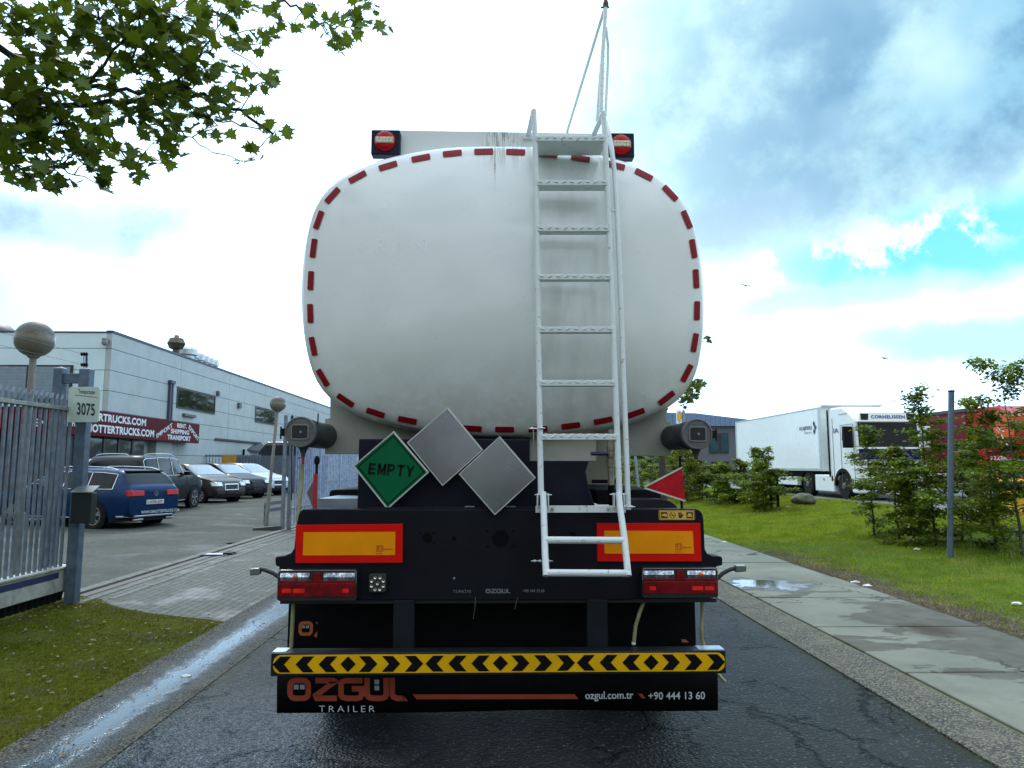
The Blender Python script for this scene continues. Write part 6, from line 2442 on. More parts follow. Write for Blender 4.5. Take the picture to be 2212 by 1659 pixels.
M_LR = mat('car tail lamp red', (0.50, 0.008, 0.008), 0.25, coat=0.2)
M_LH = mat('car headlamp glass', (0.55, 0.62, 0.65), 0.12, 0.3, coat=0.5)
M_PLT = mat('number plate white', (0.6, 0.62, 0.62), 0.5)
M_GRL = mat('car grille black', (0.01, 0.01, 0.012), 0.4)
BLUE = paint('metallic blue paint', (0.002, 0.024, 0.085), metal=0.25)
estate, sp = make_car('estate_car', 'metallic blue estate car with chrome window trim, parked nearest the gate', (-10.87, 19.55, 0.08), radians(159), dict(
    L=4.75, W=1.84, belt=0.96, paint=BLUE, chrome=True, roofw=0.76,
    top=[(-.5, .90), (-.497, 1.02), (-.478, 1.10), (-.43, 1.36), (-.405, 1.43), (-.3, 1.475), (-.1, 1.50), (.02, 1.49), (.10, 1.43), (.26, 1.02), (.30, .99), (.42, .90), (.47, .80), (.5, .62)],
    side=[(-.40, -.235), (-.225, -.06), (-.05, .17)], wind=(.105, .25), rear=(-.475, -.42), axles=(-1.40, 1.40), R=0.335, mirror=.13,
    rails=(-.38, .03), doors=(-.24, -.055, .16), twin=True, sill=CHROME,
    bits=[(-1, -.80, -.36, .82, .95, M_LR, 'tail_lamp', .02, .1), (-1, .36, .80, .82, .95, M_LR, 'tail_lamp', .02, .1),
          (-1, -.27, .27, .60, .71, M_PLT, 'number_plate', .012, 0), (-1, -.86, .86, .30, .34, CHROME, 'chrome_strip', .01, 0),
          (-1, -.90, .90, .2, .29, BLACK2, 'lower_bumper', -.02, 0), (-1, -.62, -.36, .22, .26, CHROME, 'exhaust_trim', .02, 0),
          (-1, .36, .62, .22, .26, CHROME, 'exhaust_trim', .02, 0), (-1, -.56, .56, 1.40, 1.44, BLACK2, 'spoiler', -.36, 0),
          (1, .45, .82, .62, .76, M_LH, 'headlamp', .01, .2), (1, -.82, -.45, .62, .76, M_LH, 'headlamp', .01, .2), (1, -.4, .4, .5, .74, M_GRL, 'grille', .01, .1)]))


def car_text(C, s, y0, y1, z0, z1, x, m_, end=-1, bold=0.02):
    mm = MB()
    if end < 0:
        put_text(mm, s, (x, y1, z0), (0, y0 - y1, 0), (0, 0, z1 - z0), bold, 1.05)
    o = mm.build('lettering', m_, C)
    return o


car_text(estate, '1-XTR-377', -.21, .23, .62, .69, -2.403, mat('plate red print', (0.28, 0.03, 0.05), 0.5))
car_text(estate, 'WWW.DENOTTERTRUCKS.COM', -.80, .42, .375, .45, -2.392, WHITET, bold=0.015)
mm = MB()
for q in stroke2d([(.055 * cos(i * pi / 10), .055 * sin(i * pi / 10)) for i in range(20)], .012, True) + stroke2d([(-.035, .035), (-.012, -.04), (0, .0), (.012, -.04), (.035, .035)], .010):
    mm.add([(-2.41, -p[0], .865 + p[1]) for p in q], [(0, 1, 2, 3)])
mm.build('badge', CHROME, estate)
DARK = paint('black blue car paint', (0.004, 0.004, 0.007), metal=0.0, coat=0.15)
make_car('tall_car', 'tall black off-road car with silver roof rails behind the blue estate', (-11.35, 23.9, 0.17), radians(91), dict(
    L=4.9, W=1.95, belt=1.14, low=.28, paint=DARK, roofw=.80, chrome=True,
    top=[(-.5, .95), (-.495, 1.15), (-.47, 1.25), (-.435, 1.62), (-.40, 1.76), (-.2, 1.80), (0, 1.80), (.08, 1.74), (.22, 1.28), (.26, 1.20), (.42, 1.10), (.475, .95), (.5, .75)],
    side=[(-.42, -.25), (-.24, -.06), (-.045, .16)], wind=(.09, .21), rear=(-.462, -.415), axles=(-1.42, 1.45), R=.38, mirror=.13, rails=(-.38, .05), doors=(-.245, -.05, .16), twin=True,
    sill=CHROME, bits=[(-1, -.85, -.45, .9, 1.05, M_LR, 'tail_lamp', .02, .1), (-1, .45, .85, .9, 1.05, M_LR, 'tail_lamp', .02, .1),
                       (-1, -.27, .27, .72, .83, M_PLT, 'number_plate', .012, 0), (-1, -.9, .9, .3, .5, BLACK2, 'lower_bumper', .01, 0),
                       (1, .5, .86, .8, .95, M_LH, 'headlamp', .01, .2), (1, -.86, -.5, .8, .95, M_LH, 'headlamp', .01, .2), (1, -.42, .42, .6, .95, M_GRL, 'grille', .01, .1)]))
HATCH = dict(L=3.95, W=1.70, belt=.98, roofw=.78,
             top=[(-.5, .85), (-.495, 1.0), (-.47, 1.1), (-.42, 1.38), (-.38, 1.47), (-.2, 1.52), (-.02, 1.51), (.05, 1.46), (.25, 1.06), (.30, 1.0), (.42, .92), (.47, .82), (.5, .62)],
             side=[(-.38, -.20), (-.19, .02), (.03, .20)], wind=(.06, .24), rear=(-.465, -.40), axles=(-1.22, 1.25), R=.30, mirror=.14, doors=(-.195, .025, .2))


def hatch_bits(gr, fr):
    return [(1, .46, .80, .66, .80, M_LH, 'headlamp', .015, .5), (1, -.80, -.46, .66, .80, M_LH, 'headlamp', .015, .5),
            (1, -.34, .34, .50, .74, fr, 'grille_frame', .012, .12), (1, -.30, .30, .53, .71, gr, 'grille', .022, .12),
            (1, -.75, .75, .24, .36, BLACK2, 'lower_grille', .01, 0), (1, -.25, .25, .36, .46, M_PLT if fr is CHROME and gr is not M_GRL else M_GRL, 'plate_recess', .015, 0),
            (-1, -.78, -.5, .8, 1.0, M_LR, 'tail_lamp', .01, .1), (-1, .5, .78, .8, 1.0, M_LR, 'tail_lamp', .01, .1)]


WG = mat('sky lit windscreen', (0.10, 0.14, 0.16), 0.08, 0.1, spec=1.0, coat=0.5, var=0.25, vs=3)
p = dict(HATCH)
p.update(paint=paint('bronze grey car paint', (0.045, 0.042, 0.038), metal=0.25), bits=hatch_bits(M_GRL, CHROME), wglass=WG, spokes=8, rimm=mat('silver wheel trim', (0.45, 0.46, 0.48), 0.4, 0.5))
make_car('hatchback', 'grey brown hatchback with a chrome framed grille facing the road', (-11.9, 28.9, 0.22), radians(-25), p)
p = dict(HATCH)
p.update(paint=paint('black hatchback paint', (0.005, 0.005, 0.010), metal=0.0, coat=0.15), bits=hatch_bits(M_GRL, M_GRL), wglass=WG)
make_car('hatchback', 'black hatchback squeezed between the grey brown one and the silver car', (-12.0, 32.2, 0.24), radians(-25), p)
p = dict(HATCH)
p.update(L=4.2, W=1.76, paint=paint('silver white car paint', (0.42, 0.47, 0.50), metal=0.3), bits=hatch_bits(M_GRL, CHROME), wglass=WG)
make_car('hatchback', 'silver white hatchback farthest along the row, near the fence post', (-12.1, 35.4, 0.25), radians(-27), p)

# ---------------------------------------------------------------- right: lorries, building, posts
M_WTRK = mat('white lorry paint', (0.84, 0.89, 0.89), 0.35, var=0.03, coat=0.2, dirt=(0.45, 0.45, 0.42), dirt_amt=0.12)
M_TXB = mat('dark blue lettering', (0.015, 0.03, 0.10), 0.5)


def lorry(X0, Yc, cablen, boxY0, boxY1, zbox0, zbox1, name, label, paintm, boxm, group, loc):
    """lorry facing the camera (towards -Y); X0 is its side nearer the road"""
    W = 2.5
    LR = thing(name, label, 'lorry', loc, group)
    X1 = X0 + W
    m = MB()
    m.box(X0, X1 + .05, boxY0, boxY1, zbox0, zbox1)
    bx = m.build('box_body', boxm, LR, bevel=0.03)
    return LR, bx, X1


LX = 13.3
LZ = LOTZ
W1, bx, LX1 = lorry(LX, 0, 0, 29.4, 40.0, 1.42, 4.06, 'articulated_lorry', 'white articulated lorry with a white box trailer, facing left of the saplings', None,
                    M_WTRK, 'lorries parked beyond the verge', (14.5, 30, LZ))
W1['label'] = 'white articulated lorry with blue front trim and white box trailer beyond the verge'
m = MB()
m.box(LX - .012, LX, 29.42, 29.62, 1.44, 4.04).box(LX - .012, LX, 39.8, 39.98, 1.44, 4.04)
m.box(LX - .014, LX, 29.4, 40.0, 4.0, 4.05).box(LX - .014, LX, 29.4, 40.0, 1.43, 1.53)
m.build('corner_post', mat('pale aluminium profile', (0.55, 0.60, 0.60), 0.4, 0.4), bx)
m = MB()
put_text(m, 'KUIJPERS', (LX - 0.016, 31.45, 3.12), (0, -1.25, 0), (0, 0, 0.20), 0.012, 1.0)
put_text(m, 'EXPEDITIE', (LX - 0.016, 30.95, 3.0), (0, -0.7, 0), (0, 0, 0.07), 0.0, 1.0)
m.build('box_lettering', M_TXB, bx)
m = MB()
for ya, za, zb in ((30.02, 3.26, 3.52), (29.90, 3.10, 3.36), (30.02, 2.94, 3.20)):
    m.add([(LX - .016, ya, za), (LX - .016, ya - .14, (za + zb) / 2), (LX - .016, ya, zb), (LX - .016, ya + .07, (za + zb) / 2)], [(0, 1, 2, 3)])
m.build('box_emblem', M_TXB, bx)
# cooling unit on the box front
m = MB()
m.box(LX + .35, LX1 - .3, 28.95, 29.4, 3.0, 3.96)
m.build('cooling_unit', M_WTRK, W1, bevel=0.04)
m = MB()
m.box(LX + .05, LX1 + .02, 29.25, 29.45, 4.06, 4.13)
m.build('box_front_rail', mat('pale rail', (0.6, 0.66, 0.66), 0.4), W1)
# trailer chassis, wheels, pallet box, side guard
m = MB()
m.box(LX + .7, LX1 - .7, 27, 40, 1.05, 1.42)
m.build('chassis_frame', BLACK, W1)
m = MB()
m.box(LX + .1, LX + .6, 32.2, 36.2, 0.78, 1.15)
m.build('pallet_box', M_WTRK, W1, bevel=0.02)
m = MB()
m.box(LX + .09, LX + .095, 34.6, 35.2, 0.88, 1.02)
m.build('box_sticker', M_TXB, W1)


def truck_wheel(parent, x, y, r=0.5, side=-1, z=LZ):
    m = MB()
    x0 = x if side < 0 else x - 0.3
    m.lathe([(r * .58, 0), (r * .92, 0.01), (r, 0.05), (r, 0.27), (r * .92, .3), (r * .58, .3)], (x0, y, z + r), 'x', 32)
    w = m.build('wheel', RUBBER, parent, smooth=40)
    m = MB()
    m.lathe([(r * .57, 0.01), (r * .5, 0.06), (r * .3, 0.02), (r * .2, -0.02), (0.02, -0.03)], (x, y, z + r), 'x', 24)
    m.build('rim', mat('light grey rim', (0.12, 0.125, 0.125), 0.5, 0.3), w, smooth=30)
    return w


for yy in (36.8, 38.1, 39.3):
    truck_wheel(W1, LX + .05, yy)
    truck_wheel(W1, LX1 - .05, yy, side=1)
# cab
CY0, CY1 = 26.55, 28.75
prof = [(CY1, 0.95), (CY1, 3.72), (CY1 - .2, 3.92), (CY1 - 1.2, 3.90), (CY0 + .45, 3.62), (CY0 + .18, 3.42), (CY0 + .10, 3.30), (CY0 + .02, 2.35), (CY0, 2.2), (CY0, 0.62), (CY0 + .5, 0.62), (CY0 + .55, 1.0), (CY0 + .8, 1.35), (CY0 + 1.15, 1.48), (CY0 + 1.5, 1.35), (CY0 + 1.75, 1.0)]
vs = [(LX + .02, y, z) for y, z in prof] + [(LX1 - .02, y, z) for y, z in prof]
n = len(prof)
m = MB()
m.add(vs, [tuple(range(n)), tuple(range(n, 2 * n))] + [(i, (i + 1) % n, n + (i + 1) % n, n + i) for i in range(n)])
cab = m.build('cab', M_WTRK, W1, bevel=0.07, seg=3)
m = MB()
m.add([(LX + .12, CY0 + .015, 2.30), (LX1 - .12, CY0 + .015, 2.30), (LX1 - .14, CY0 + .085, 3.24), (LX + .14, CY0 + .085, 3.24)], [(0, 1, 2, 3)])
m.build('windscreen', GLASS, cab)
# sun visor with the name board
m = MB()
m.add([(LX + .10, CY0 - .04, 3.26), (LX1 - .10, CY0 - .04, 3.26), (LX1 - .22, CY0 + .06, 3.62), (LX + .22, CY0 + .06, 3.62),
       (LX + .10, CY0 + .2, 3.26), (LX1 - .10, CY0 + .2, 3.26), (LX1 - .22, CY0 + .3, 3.62), (LX + .22, CY0 + .3, 3.62)],
      [(0, 1, 2, 3), (4, 5, 6, 7), (0, 1, 5, 4), (1, 2, 6, 5), (2, 3, 7, 6), (3, 0, 4, 7)])
vis = m.build('name_board', M_WTRK, cab, bevel=0.02)
m = MB()
for xa, xb in ((LX + .22, LX + .55), (LX1 - .55, LX1 - .22)):
    m.add([(xa, CY0 - .025, 3.33), (xb - .06, CY0 - .025, 3.33), (xb, CY0 + .035, 3.57), (xa + .02, CY0 + .035, 3.57)], [(0, 1, 2, 3)])
m.build('roof_lamp', GLASS, vis)
m = MB()
put_text(m, 'CORNELISSEN', (LX + .62, CY0 - .015, 3.385), (1.28, 0, 0), (0, 0.03, 0.13), 0.03, 1.1)
m.build('name_lettering', mat('bright blue lettering', (0.02, 0.05, 0.22), 0.5), vis)
m = MB()
m.box(LX + .1, LX1 - .1, CY0 - .012, CY0 + .01, 1.86, 2.26)
m.build('blue_trim', mat('deep blue lorry trim', (0.008, 0.006, 0.10), 0.4, spec=0.2), cab, bevel=0.05)
m = MB()
m.box(LX + .38, LX1 - .38, CY0 - .02, CY0 + .01, 0.75, 1.84)
gr = m.build('grille', mat('lorry grille black', (0.006, 0.006, 0.010), 0.5, spec=0.1), cab, bevel=0.02)
for k in range(6):
    m = MB()
    z = 0.84 + k * 0.185
    m.obox(((LX + LX1) / 2, CY0 - .035, z), (0.84 + 0.01 * k, 0, 0), (0, .03, -0.01), (0, 0, .022))
    m.build('grille_slat', M_WTRK, gr)
for xa, xb in ((LX + .06, LX + .36), (LX1 - .36, LX1 - .06)):
    m = MB()
    m.box(xa, xb, CY0 - .02, CY0 + .02, 0.92, 1.22)
    m.build('headlamp', M_LH, cab, bevel=0.02)
m = MB()
m.box(LX + .95, LX1 - .95, CY0 - .06, CY0 - .04, 0.60, 0.71)
m.build('number_plate', M_PLT, cab)
m = MB()
put_text(m, 'SCANIA', (LX + .92, CY0 - .016, 2.0), (.66, 0, 0), (0, 0, .10), 0.01, 1.2)
m.build('maker_lettering', mat('silver letter', (0.5, 0.52, 0.55), 0.3, 0.8), cab)
# side window with pointed white surround, door lines, mirrors, steps
m = MB()
Xs = LX + 0.008
m.add([(Xs, CY0 + .25, 2.32), (Xs, CY0 + .28, 3.10), (Xs, CY0 + 1.05, 3.12), (Xs, CY0 + 1.1, 2.62), (Xs, CY0 + .8, 2.40)], [(0, 1, 2, 3, 4)])
m.build('side_window', GLASS, cab)
m = MB()
for pl in ([(CY0 + .2, 0.95), (CY0 + .2, 3.2), (CY0 + 1.2, 3.2), (CY0 + 1.2, 1.0)], [(CY1 - .35, 1.0), (CY1 - .35, 3.5)], [(CY1 - .9, 3.62), (CY0 + .6, 3.62)]):
    m.tube([(LX + .012, y, z) for y, z in pl], 0.009, 5)
m.build('door_gap', mat('panel gap grey', (0.16, 0.18, 0.18), 0.6), cab)
m = MB()
m.box(LX - .03, LX + .02, CY1 - .03, CY1 + .02, 1.2, 3.85)
m.build('cab_side_fairing', BLACK2, cab)
m = MB()
put_text(m, 'IA', (LX + .004, CY0 + 1.75, 2.92), (0, -.42, 0), (0, 0, .18), 0.01)
m.build('door_lettering', M_TXB, cab)
for sx, xx in ((-1, LX - .05), (1, LX1 + .05)):
    m = MB()
    m.box(min(xx, xx + sx * .34), max(xx, xx + sx * .34), CY0 + .08, CY0 + .26, 2.30, 3.10)
    m.build('cab_mirror', M_WTRK if sx > 0 else BLACK2, cab, bevel=0.03)
for sx in (0, 1):
    xx = LX + .02 if sx == 0 else LX1 - .02
    m = MB()
    arc = [(CY0 + 1.15 + 0.72 * cos(a), LZ + .5 + 0.68 * sin(a)) for a in np.linspace(0, pi, 14)] + [(CY0 + 1.15 - 0.60 * cos(a), LZ + .5 + 0.56 * sin(a)) for a in np.linspace(0, pi, 14)]
    n = len(arc)
    xa, xb = (xx - .02, xx + .35) if sx == 0 else (xx - .35, xx + .02)
    m.add([(xa, y, z) for y, z in arc] + [(xb, y, z) for y, z in arc], [(i, (i + 1) % n, n + (i + 1) % n, n + i) for i in range(n)] + [(i, i + 1, n - 2 - i, n - 1 - i) for i in range(13)])
    m.build('wheel_arch', BLACK2, W1)
truck_wheel(W1, LX + .03, CY0 + 1.15, .5)
truck_wheel(W1, LX1 - .03, CY0 + 1.15, .5, side=1)
truck_wheel(W1, LX + .05, 31.0, .5)
truck_wheel(W1, LX1 - .05, 31.0, .5, side=1)
m = MB()
arc = [(31.0 + 0.66 * cos(a), LZ + .5 + 0.62 * sin(a)) for a in np.linspace(-.1, pi + .1, 14)]
m.tube([(LX + .1, y, z) for y, z in arc], 0.05, 6)
m.build('wheel_arch', BLACK2, W1)
m = MB()
m.box(LX + .02, LX + .5, CY0 + 1.95, 30.2, LZ + .25, 1.28)
sk = m.build('side_skirt', M_WTRK, W1, bevel=0.04)
m = MB()
m.box(LX + .005, LX + .02, 28.4, 28.5, 1.05, 1.13).box(LX + .005, LX + .02, 29.3, 29.4, 1.05, 1.13)
m.build('side_reflector', mat('amber reflector', (0.5, 0.2, 0.02), 0.4), sk)

# red lorry
RX = 17.25
M_RBOX = mat('dull red tarpaulin', (0.15, 0.012, 0.016), 0.6, var=0.2, vs=1.5, spec=0.2)
M_RCAB = mat('bright red lorry paint', (0.42, 0.010, 0.010), 0.35, var=0.05, coat=0.15, spec=0.2)
R1, bx, RX1 = lorry(RX, 0, 0, 26.2, 39, 1.35, 3.62, 'curtain_lorry', 'red lorry with a dull red curtain side, right of the white lorry', None, M_RBOX, 'lorries parked beyond the verge', (18.5, 28, LZ))
m = MB()
m.box(RX - .03, RX1 + .08, 26.15, 39, 3.62, 3.74)
m.build('roof_rail', mat('black blue roof edge', (0.03, 0.045, 0.05), 0.5), R1)
m = MB()
y_ = 26.4
while y_ < 38.8:
    m.box(RX - .006, RX, y_, y_ + .02, 1.4, 3.6)
    y_ += 1.3
m.build('curtain_seam', mat('red seam', (0.12, 0.015, 0.02), 0.6), bx)
prof = [(25.9, 0.95), (25.9, 3.55), (25.6, 3.72), (24.6, 3.70), (23.8, 3.3), (23.62, 3.0), (23.55, 2.0), (23.55, 0.7), (24.7, .7), (24.7, .95)]
n = len(prof)
m = MB()
m.add([(RX + .02, y, z) for y, z in prof] + [(RX1 - .02, y, z) for y, z in prof], [tuple(range(n)), tuple(range(n, 2 * n))] + [(i, (i + 1) % n, n + (i + 1) % n, n + i) for i in range(n)])
rcab = m.build('cab', M_RCAB, R1, bevel=0.07, seg=3)
m = MB()
m.add([(RX + .005, 25.35, 2.28), (RX + .005, 25.35, 2.92), (RX + .005, 24.2, 2.92), (RX + .005, 23.85, 2.28)], [(0, 1, 2, 3)])
m.build('side_window', GLASS, rcab)
m = MB()
m.add([(RX - .001, 25.35, 2.30), (RX - .001, 25.35, 2.9), (RX - .001, 25.22, 2.9), (RX - .001, 25.22, 2.30)], [(0, 1, 2, 3)])
m.build('pale_window_strip', mat('pale green strip', (0.25, 0.42, 0.36), 0.4), rcab)
m = MB()
flame = [(25.0, 3.55), (24.7, 3.2), (24.75, 2.9), (24.55, 2.5), (24.35, 2.3), (24.1, 2.2), (23.75, 2.1), (23.72, 3.2), (24.1, 3.5)]
m.add([(RX - .004, y, z) for y, z in flame], [tuple(range(len(flame)))])
m.build('flame_pattern', mat('orange flame print', (0.62, 0.10, 0.008), 0.4), rcab)
m = MB()
for q in stroke2d([(24.55, 3.0), (24.4, 2.85), (24.2, 2.8)], .03) + stroke2d([(24.35, 2.7), (24.25, 2.45), (24.05, 2.3)], .05) + stroke2d([(24.6, 2.9), (24.45, 2.75)], .02):
    m.add([(RX - .008, p[0], p[1]) for p in q], [(0, 1, 2, 3)])
m.build('white_streak', WHITET, rcab)
m = MB()
m.box(RX - .02, RX + .02, 23.7, 25.3, 2.08, 2.14)
m.build('grey_bar', GALVB, rcab)
m = MB()
put_text(m, '22276', (RX - .006, 25.0, 1.84), (0, -.8, 0), (0, 0, .13), 0.02)
m.build('door_number', WHITET, rcab)
m = MB()
m.box(RX + .02, RX1, 24.6, 39, 0.75, 1.2)
m.build('chassis_frame', BLACK, R1)
for yy in (24.6, 29.6, 35.5, 36.8, 38.1):
    truck_wheel(R1, RX + .04, yy)
    truck_wheel(R1, RX1 - .04, yy, side=1)
# yellow bins / green bin at the right edge
for u0, u1, v0, v1, Yd, lab, mt in ((2186, 2216, 992, 1030, 21.5, 'dark green lidded bin in front of the red lorry cab', mat('green bin', (0.03, 0.075, 0.05), 0.5)),
                                    (2178, 2216, 1035, 1078, 21.0, 'yellow grit bin behind the sapling at the right edge', mat('yellow bin', (0.62, 0.36, 0.02), 0.5)),
                                    (2198, 2218, 1100, 1126, 17.5, 'small yellow block on the ground at the right edge', MATS['yellow bin'] if 'yellow bin' in MATS else None)):
    mt = mt or MATS['yellow bin']
    a, c = PY(u0, v0, Yd), PY(u1, v1, Yd)
    B_ = thing('storage_bin', lab, 'bin', ((a.x + c.x) / 2, Yd, LZ))
    m = MB()
    gz = LZ if a.x > 12.6 else verge_z(a.x, Yd)
    zb = gz if 'block' in lab else (c.z if 'green' in lab else gz)
    m.add([(a.x + .03, Yd, zb), (c.x - .03, Yd, zb), (c.x - .03, Yd + .5, zb), (a.x + .03, Yd + .5, zb), (a.x, Yd - .02, a.z - .06), (c.x, Yd - .02, a.z - .06), (c.x, Yd + .55, a.z - .06), (a.x, Yd + .55, a.z - .06)],
          [(0, 1, 2, 3), (4, 5, 6, 7), (0, 1, 5, 4), (1, 2, 6, 5), (2, 3, 7, 6), (3, 0, 4, 7)])
    m.build('bin_body', mt, B_, bevel=0.02)
    m = MB()
    m.add([(a.x - .02, Yd - .04, a.z - .06), (c.x + .02, Yd - .04, a.z - .06), (c.x + .02, Yd + .58, a.z - .06), (a.x - .02, Yd + .58, a.z - .06),
           (a.x + .03, Yd + .02, a.z), (c.x - .03, Yd + .02, a.z), (c.x - .03, Yd + .5, a.z + .03), (a.x + .03, Yd + .5, a.z + .03)],
          [(0, 1, 2, 3), (4, 5, 6, 7), (0, 1, 5, 4), (1, 2, 6, 5), (2, 3, 7, 6), (3, 0, 4, 7)])
    m.build('bin_lid', mt, B_, bevel=0.01)
    if 'green' in lab:
        m = MB()
        m.box(a.x + .1, c.x - .1, Yd + .1, Yd + .4, gz, zb)
        m.build('bin_stand', BLACK2, B_)

# grey office building far right
GB_ = thing('grey_office', 'dark grey two storey building with a blue corrugated roof band, left of the white lorry', 'building', (17, 60, 0.3))
Yg = 60.0
xl, xr = PY(1400, 950, Yg).x, PY(1660, 950, Yg).x
zl_, zr_ = PY(1470, 918, Yg).z, PY(1600, 918, Yg).z
m = MB()
m.box(xl, xr, Yg, Yg + 14, 0, zl_)
m.build('wall', mat('dark grey cladding', (0.115, 0.125, 0.145), 0.6, var=0.08, vs=0.5), GB_)
m = MB()
rt = [(xl - .3, PY(1480, 891, Yg).z), (PY(1500, 893, Yg).x, PY(1500, 893, Yg).z), (xr, PY(1640, 912, Yg).z), (xr, zl_ - .1), (xl - .3, zl_ - .1)]
m.prism(rt, Yg - .35, Yg + 14)
m.build('roof_band', mat('blue grey corrugated sheet', (0.17, 0.25, 0.40), 0.5, 0.2, var=0.1), GB_)
m = MB()
k = xl
while k < xr:
    m.box(k, k + .12, Yg - .39, Yg - .351, zl_ - .08, np.interp(k, [p[0] for p in rt[:3]], [p[1] for p in rt[:3]]) - .05)
    k += 0.4
m.build('roof_rib', MATS['blue grey corrugated sheet'], GB_)
for (u0, u1, v0, v1) in ((1531, 1553, 936, 979), (1554, 1574, 936, 979), (1536, 1575, 997, 1022)):
    a, c = PY(u0, v0, Yg), PY(u1, v1, Yg)
    m = MB()
    m.box(a.x, c.x, Yg - .08, Yg + .02, c.z, a.z)
    w = m.build('window', M_FRAME, GB_)
    m = MB()
    m.box(a.x + .09, c.x - .09, Yg - .1, Yg - .07, c.z + .09, a.z - .09)
    m.build('pane', mat('sky blue reflecting glass', (0.10, 0.2, 0.33), 0.05, 0.7) if v0 < 990 else GLASS, w)
# totem sign
TS = thing('totem_sign', 'white totem sign with a yellow and red scallop emblem above the hose tube', 'sign', (11.2, 45, 0.3))
a, c = PY(1463, 886, 45), PY(1473, 930, 45)
m = MB()
m.box(a.x, c.x, 45, 45.3, 0.2, a.z)
m.build('totem_panel', WHITEP, TS)
m = MB()
a2, c2 = PY(1474.5, 884, 45), PY(1481, 930, 45)
m.prism([(a2.x, .2), (c2.x, .2), (c2.x, a2.z - .15), ((a2.x + c2.x) / 2, a2.z), (a2.x, a2.z - .15)], 45, 45.3)
m.build('totem_edge', mat('totem grey edge', (0.25, 0.28, 0.33), 0.5), TS)
ce = PY(1467.6, 902, 44.98)
m = MB()
sh = [(0.0, -.32)] + [(0.13 * sin(radians(a_)) * (1.05 if i % 2 else .95), .05 + 0.30 * cos(radians(a_)) * (1.05 if i % 2 else .92)) for i, a_ in enumerate(range(-115, 116, 23))]
m.add([(ce.x + x_, 44.985, ce.z + z_) for x_, z_ in sh], [tuple(range(len(sh)))])
em = m.build('emblem', mat('emblem red', (0.6, 0.04, 0.01), 0.4), TS)
m = MB()
m.add([(ce.x + x_ * .8, 44.98, ce.z + z_ * .86) for x_, z_ in sh], [tuple(range(len(sh)))])
m.build('emblem_face', mat('emblem yellow', (0.85, 0.5, 0.02), 0.4), em)

# posts and boulder
m = MB()
p = PZ(2052, 1199, verge_z(7.9, 12.7))
top = PY(2055, 844, p.y)
PT = thing('tall_post', 'tall thin blue grey steel post standing among the saplings', 'post', tuple(p))
m.tube([p - Vector((0, 0, .05)), Vector((top.x, p.y, top.z))], 0.047, 18)
m.build('post_tube', mat('blue grey post', (0.10, 0.13, 0.17), 0.5, 0.3, var=0.12), PT, smooth=40)
m = MB()
m.lathe([(0.052, -0.02), (0.052, 0.006), (0.01, 0.012)], (top.x, p.y, top.z), 'z', 18)
m.build('post_cap', BLACK2, PT)
m = MB()
A, B = PY(1382, 1060, 30), PY(1371, 985, 30)
m.tube([Vector((A.x + .02, 30, 0.1)), B + Vector((0, 0, 0.25))], 0.05, 10)
tag(m.build('leaning_post', mat('pale blue post', (0.24, 0.30, 0.36), 0.5), smooth=40), 'leaning pale blue post in front of the hedge, seen under the tank', 'post')
for u in (1666, 1680):
    A = PY(u, 1078, 24.0)
    m = MB()
    z = verge_z(A.x, 24)
    m.tube([(A.x, 24.0, z - .05), (A.x, 24.0, PY(u, 1028, 24).z)], 0.05, 10)
    tag(m.build('bollard', BLACK2, smooth=40), ('left' if u < 1670 else 'right') + ' one of the two dark bollards between the hedge and the boulder', 'bollard', 'dark bollards')
c = PY(1736, 1071, 24.5)
bmx = bmesh.new()
bmesh.ops.create_icosphere(bmx, subdivisions=4, radius=1)
r_ = random.Random(5)
from mathutils import noise as mnoise
vs = []
for v in bmx.verts:
    q = v.co.copy()
    k = 1 + 0.16 * mnoise.noise(q * 1.3) + 0.05 * mnoise.noise(q * 4)
    vs.append((c.x + q.x * 0.42 * k, 24.5 + q.y * 0.35 * k, verge_z(c.x, 24.5) + 0.16 + q.z * (0.26 if q.z > 0 else .15) * k))
m = MB()
m.add(vs, [tuple(q.index for q in f.verts) for f in bmx.faces])
bmx.free()
tag(m.build('boulder', mat('mossy boulder', (0.08, 0.085, 0.045), 0.85, var=0.3, vs=5, bump=0.5, bs=14, dirt=(0.25, 0.24, 0.2), dirt_amt=0.6), smooth=60), 'rounded mossy boulder in front of the white lorry wheel', 'boulder')

# birds
for u, v, s, lab in ((1611, 617, 0.42, 'larger dark bird gliding right of the tank'), (1911, 774, 0.30, 'smaller dark bird lower in the sky on the right')):
    c = PY(u, v, 45)
    Bd = bpy.data.meshes.new('bird')
    m = MB()
    m.lathe([(0.005, -.18), (0.035, -.12), (0.05, 0), (0.035, .1), (0.02, .17), (.002, .2)], tuple(c), 'y', 8)
    for sx in (-1, 1):
        P0, P1, P2_ = c + Vector((0, -.06, .01)), c + Vector((sx * s * .5, -.02, .10 * (1 if sx < 0 else .4))), c + Vector((sx * s, .08, -.04 + (.1 if sx < 0 else -.1)))
        w = Vector((0, .14, 0))
        m.add([P0, P1, P2_, P1 + w, P0 + w, P0 + Vector((0, .05, .012)), P1 + Vector((0, .06, .012))], [(0, 1, 6, 5), (1, 2, 6), (5, 6, 3, 4), (6, 2, 3), (0, 1, 3, 4), (1, 2, 3)])
    tag(m.build('bird', BLACK2), lab, 'bird')

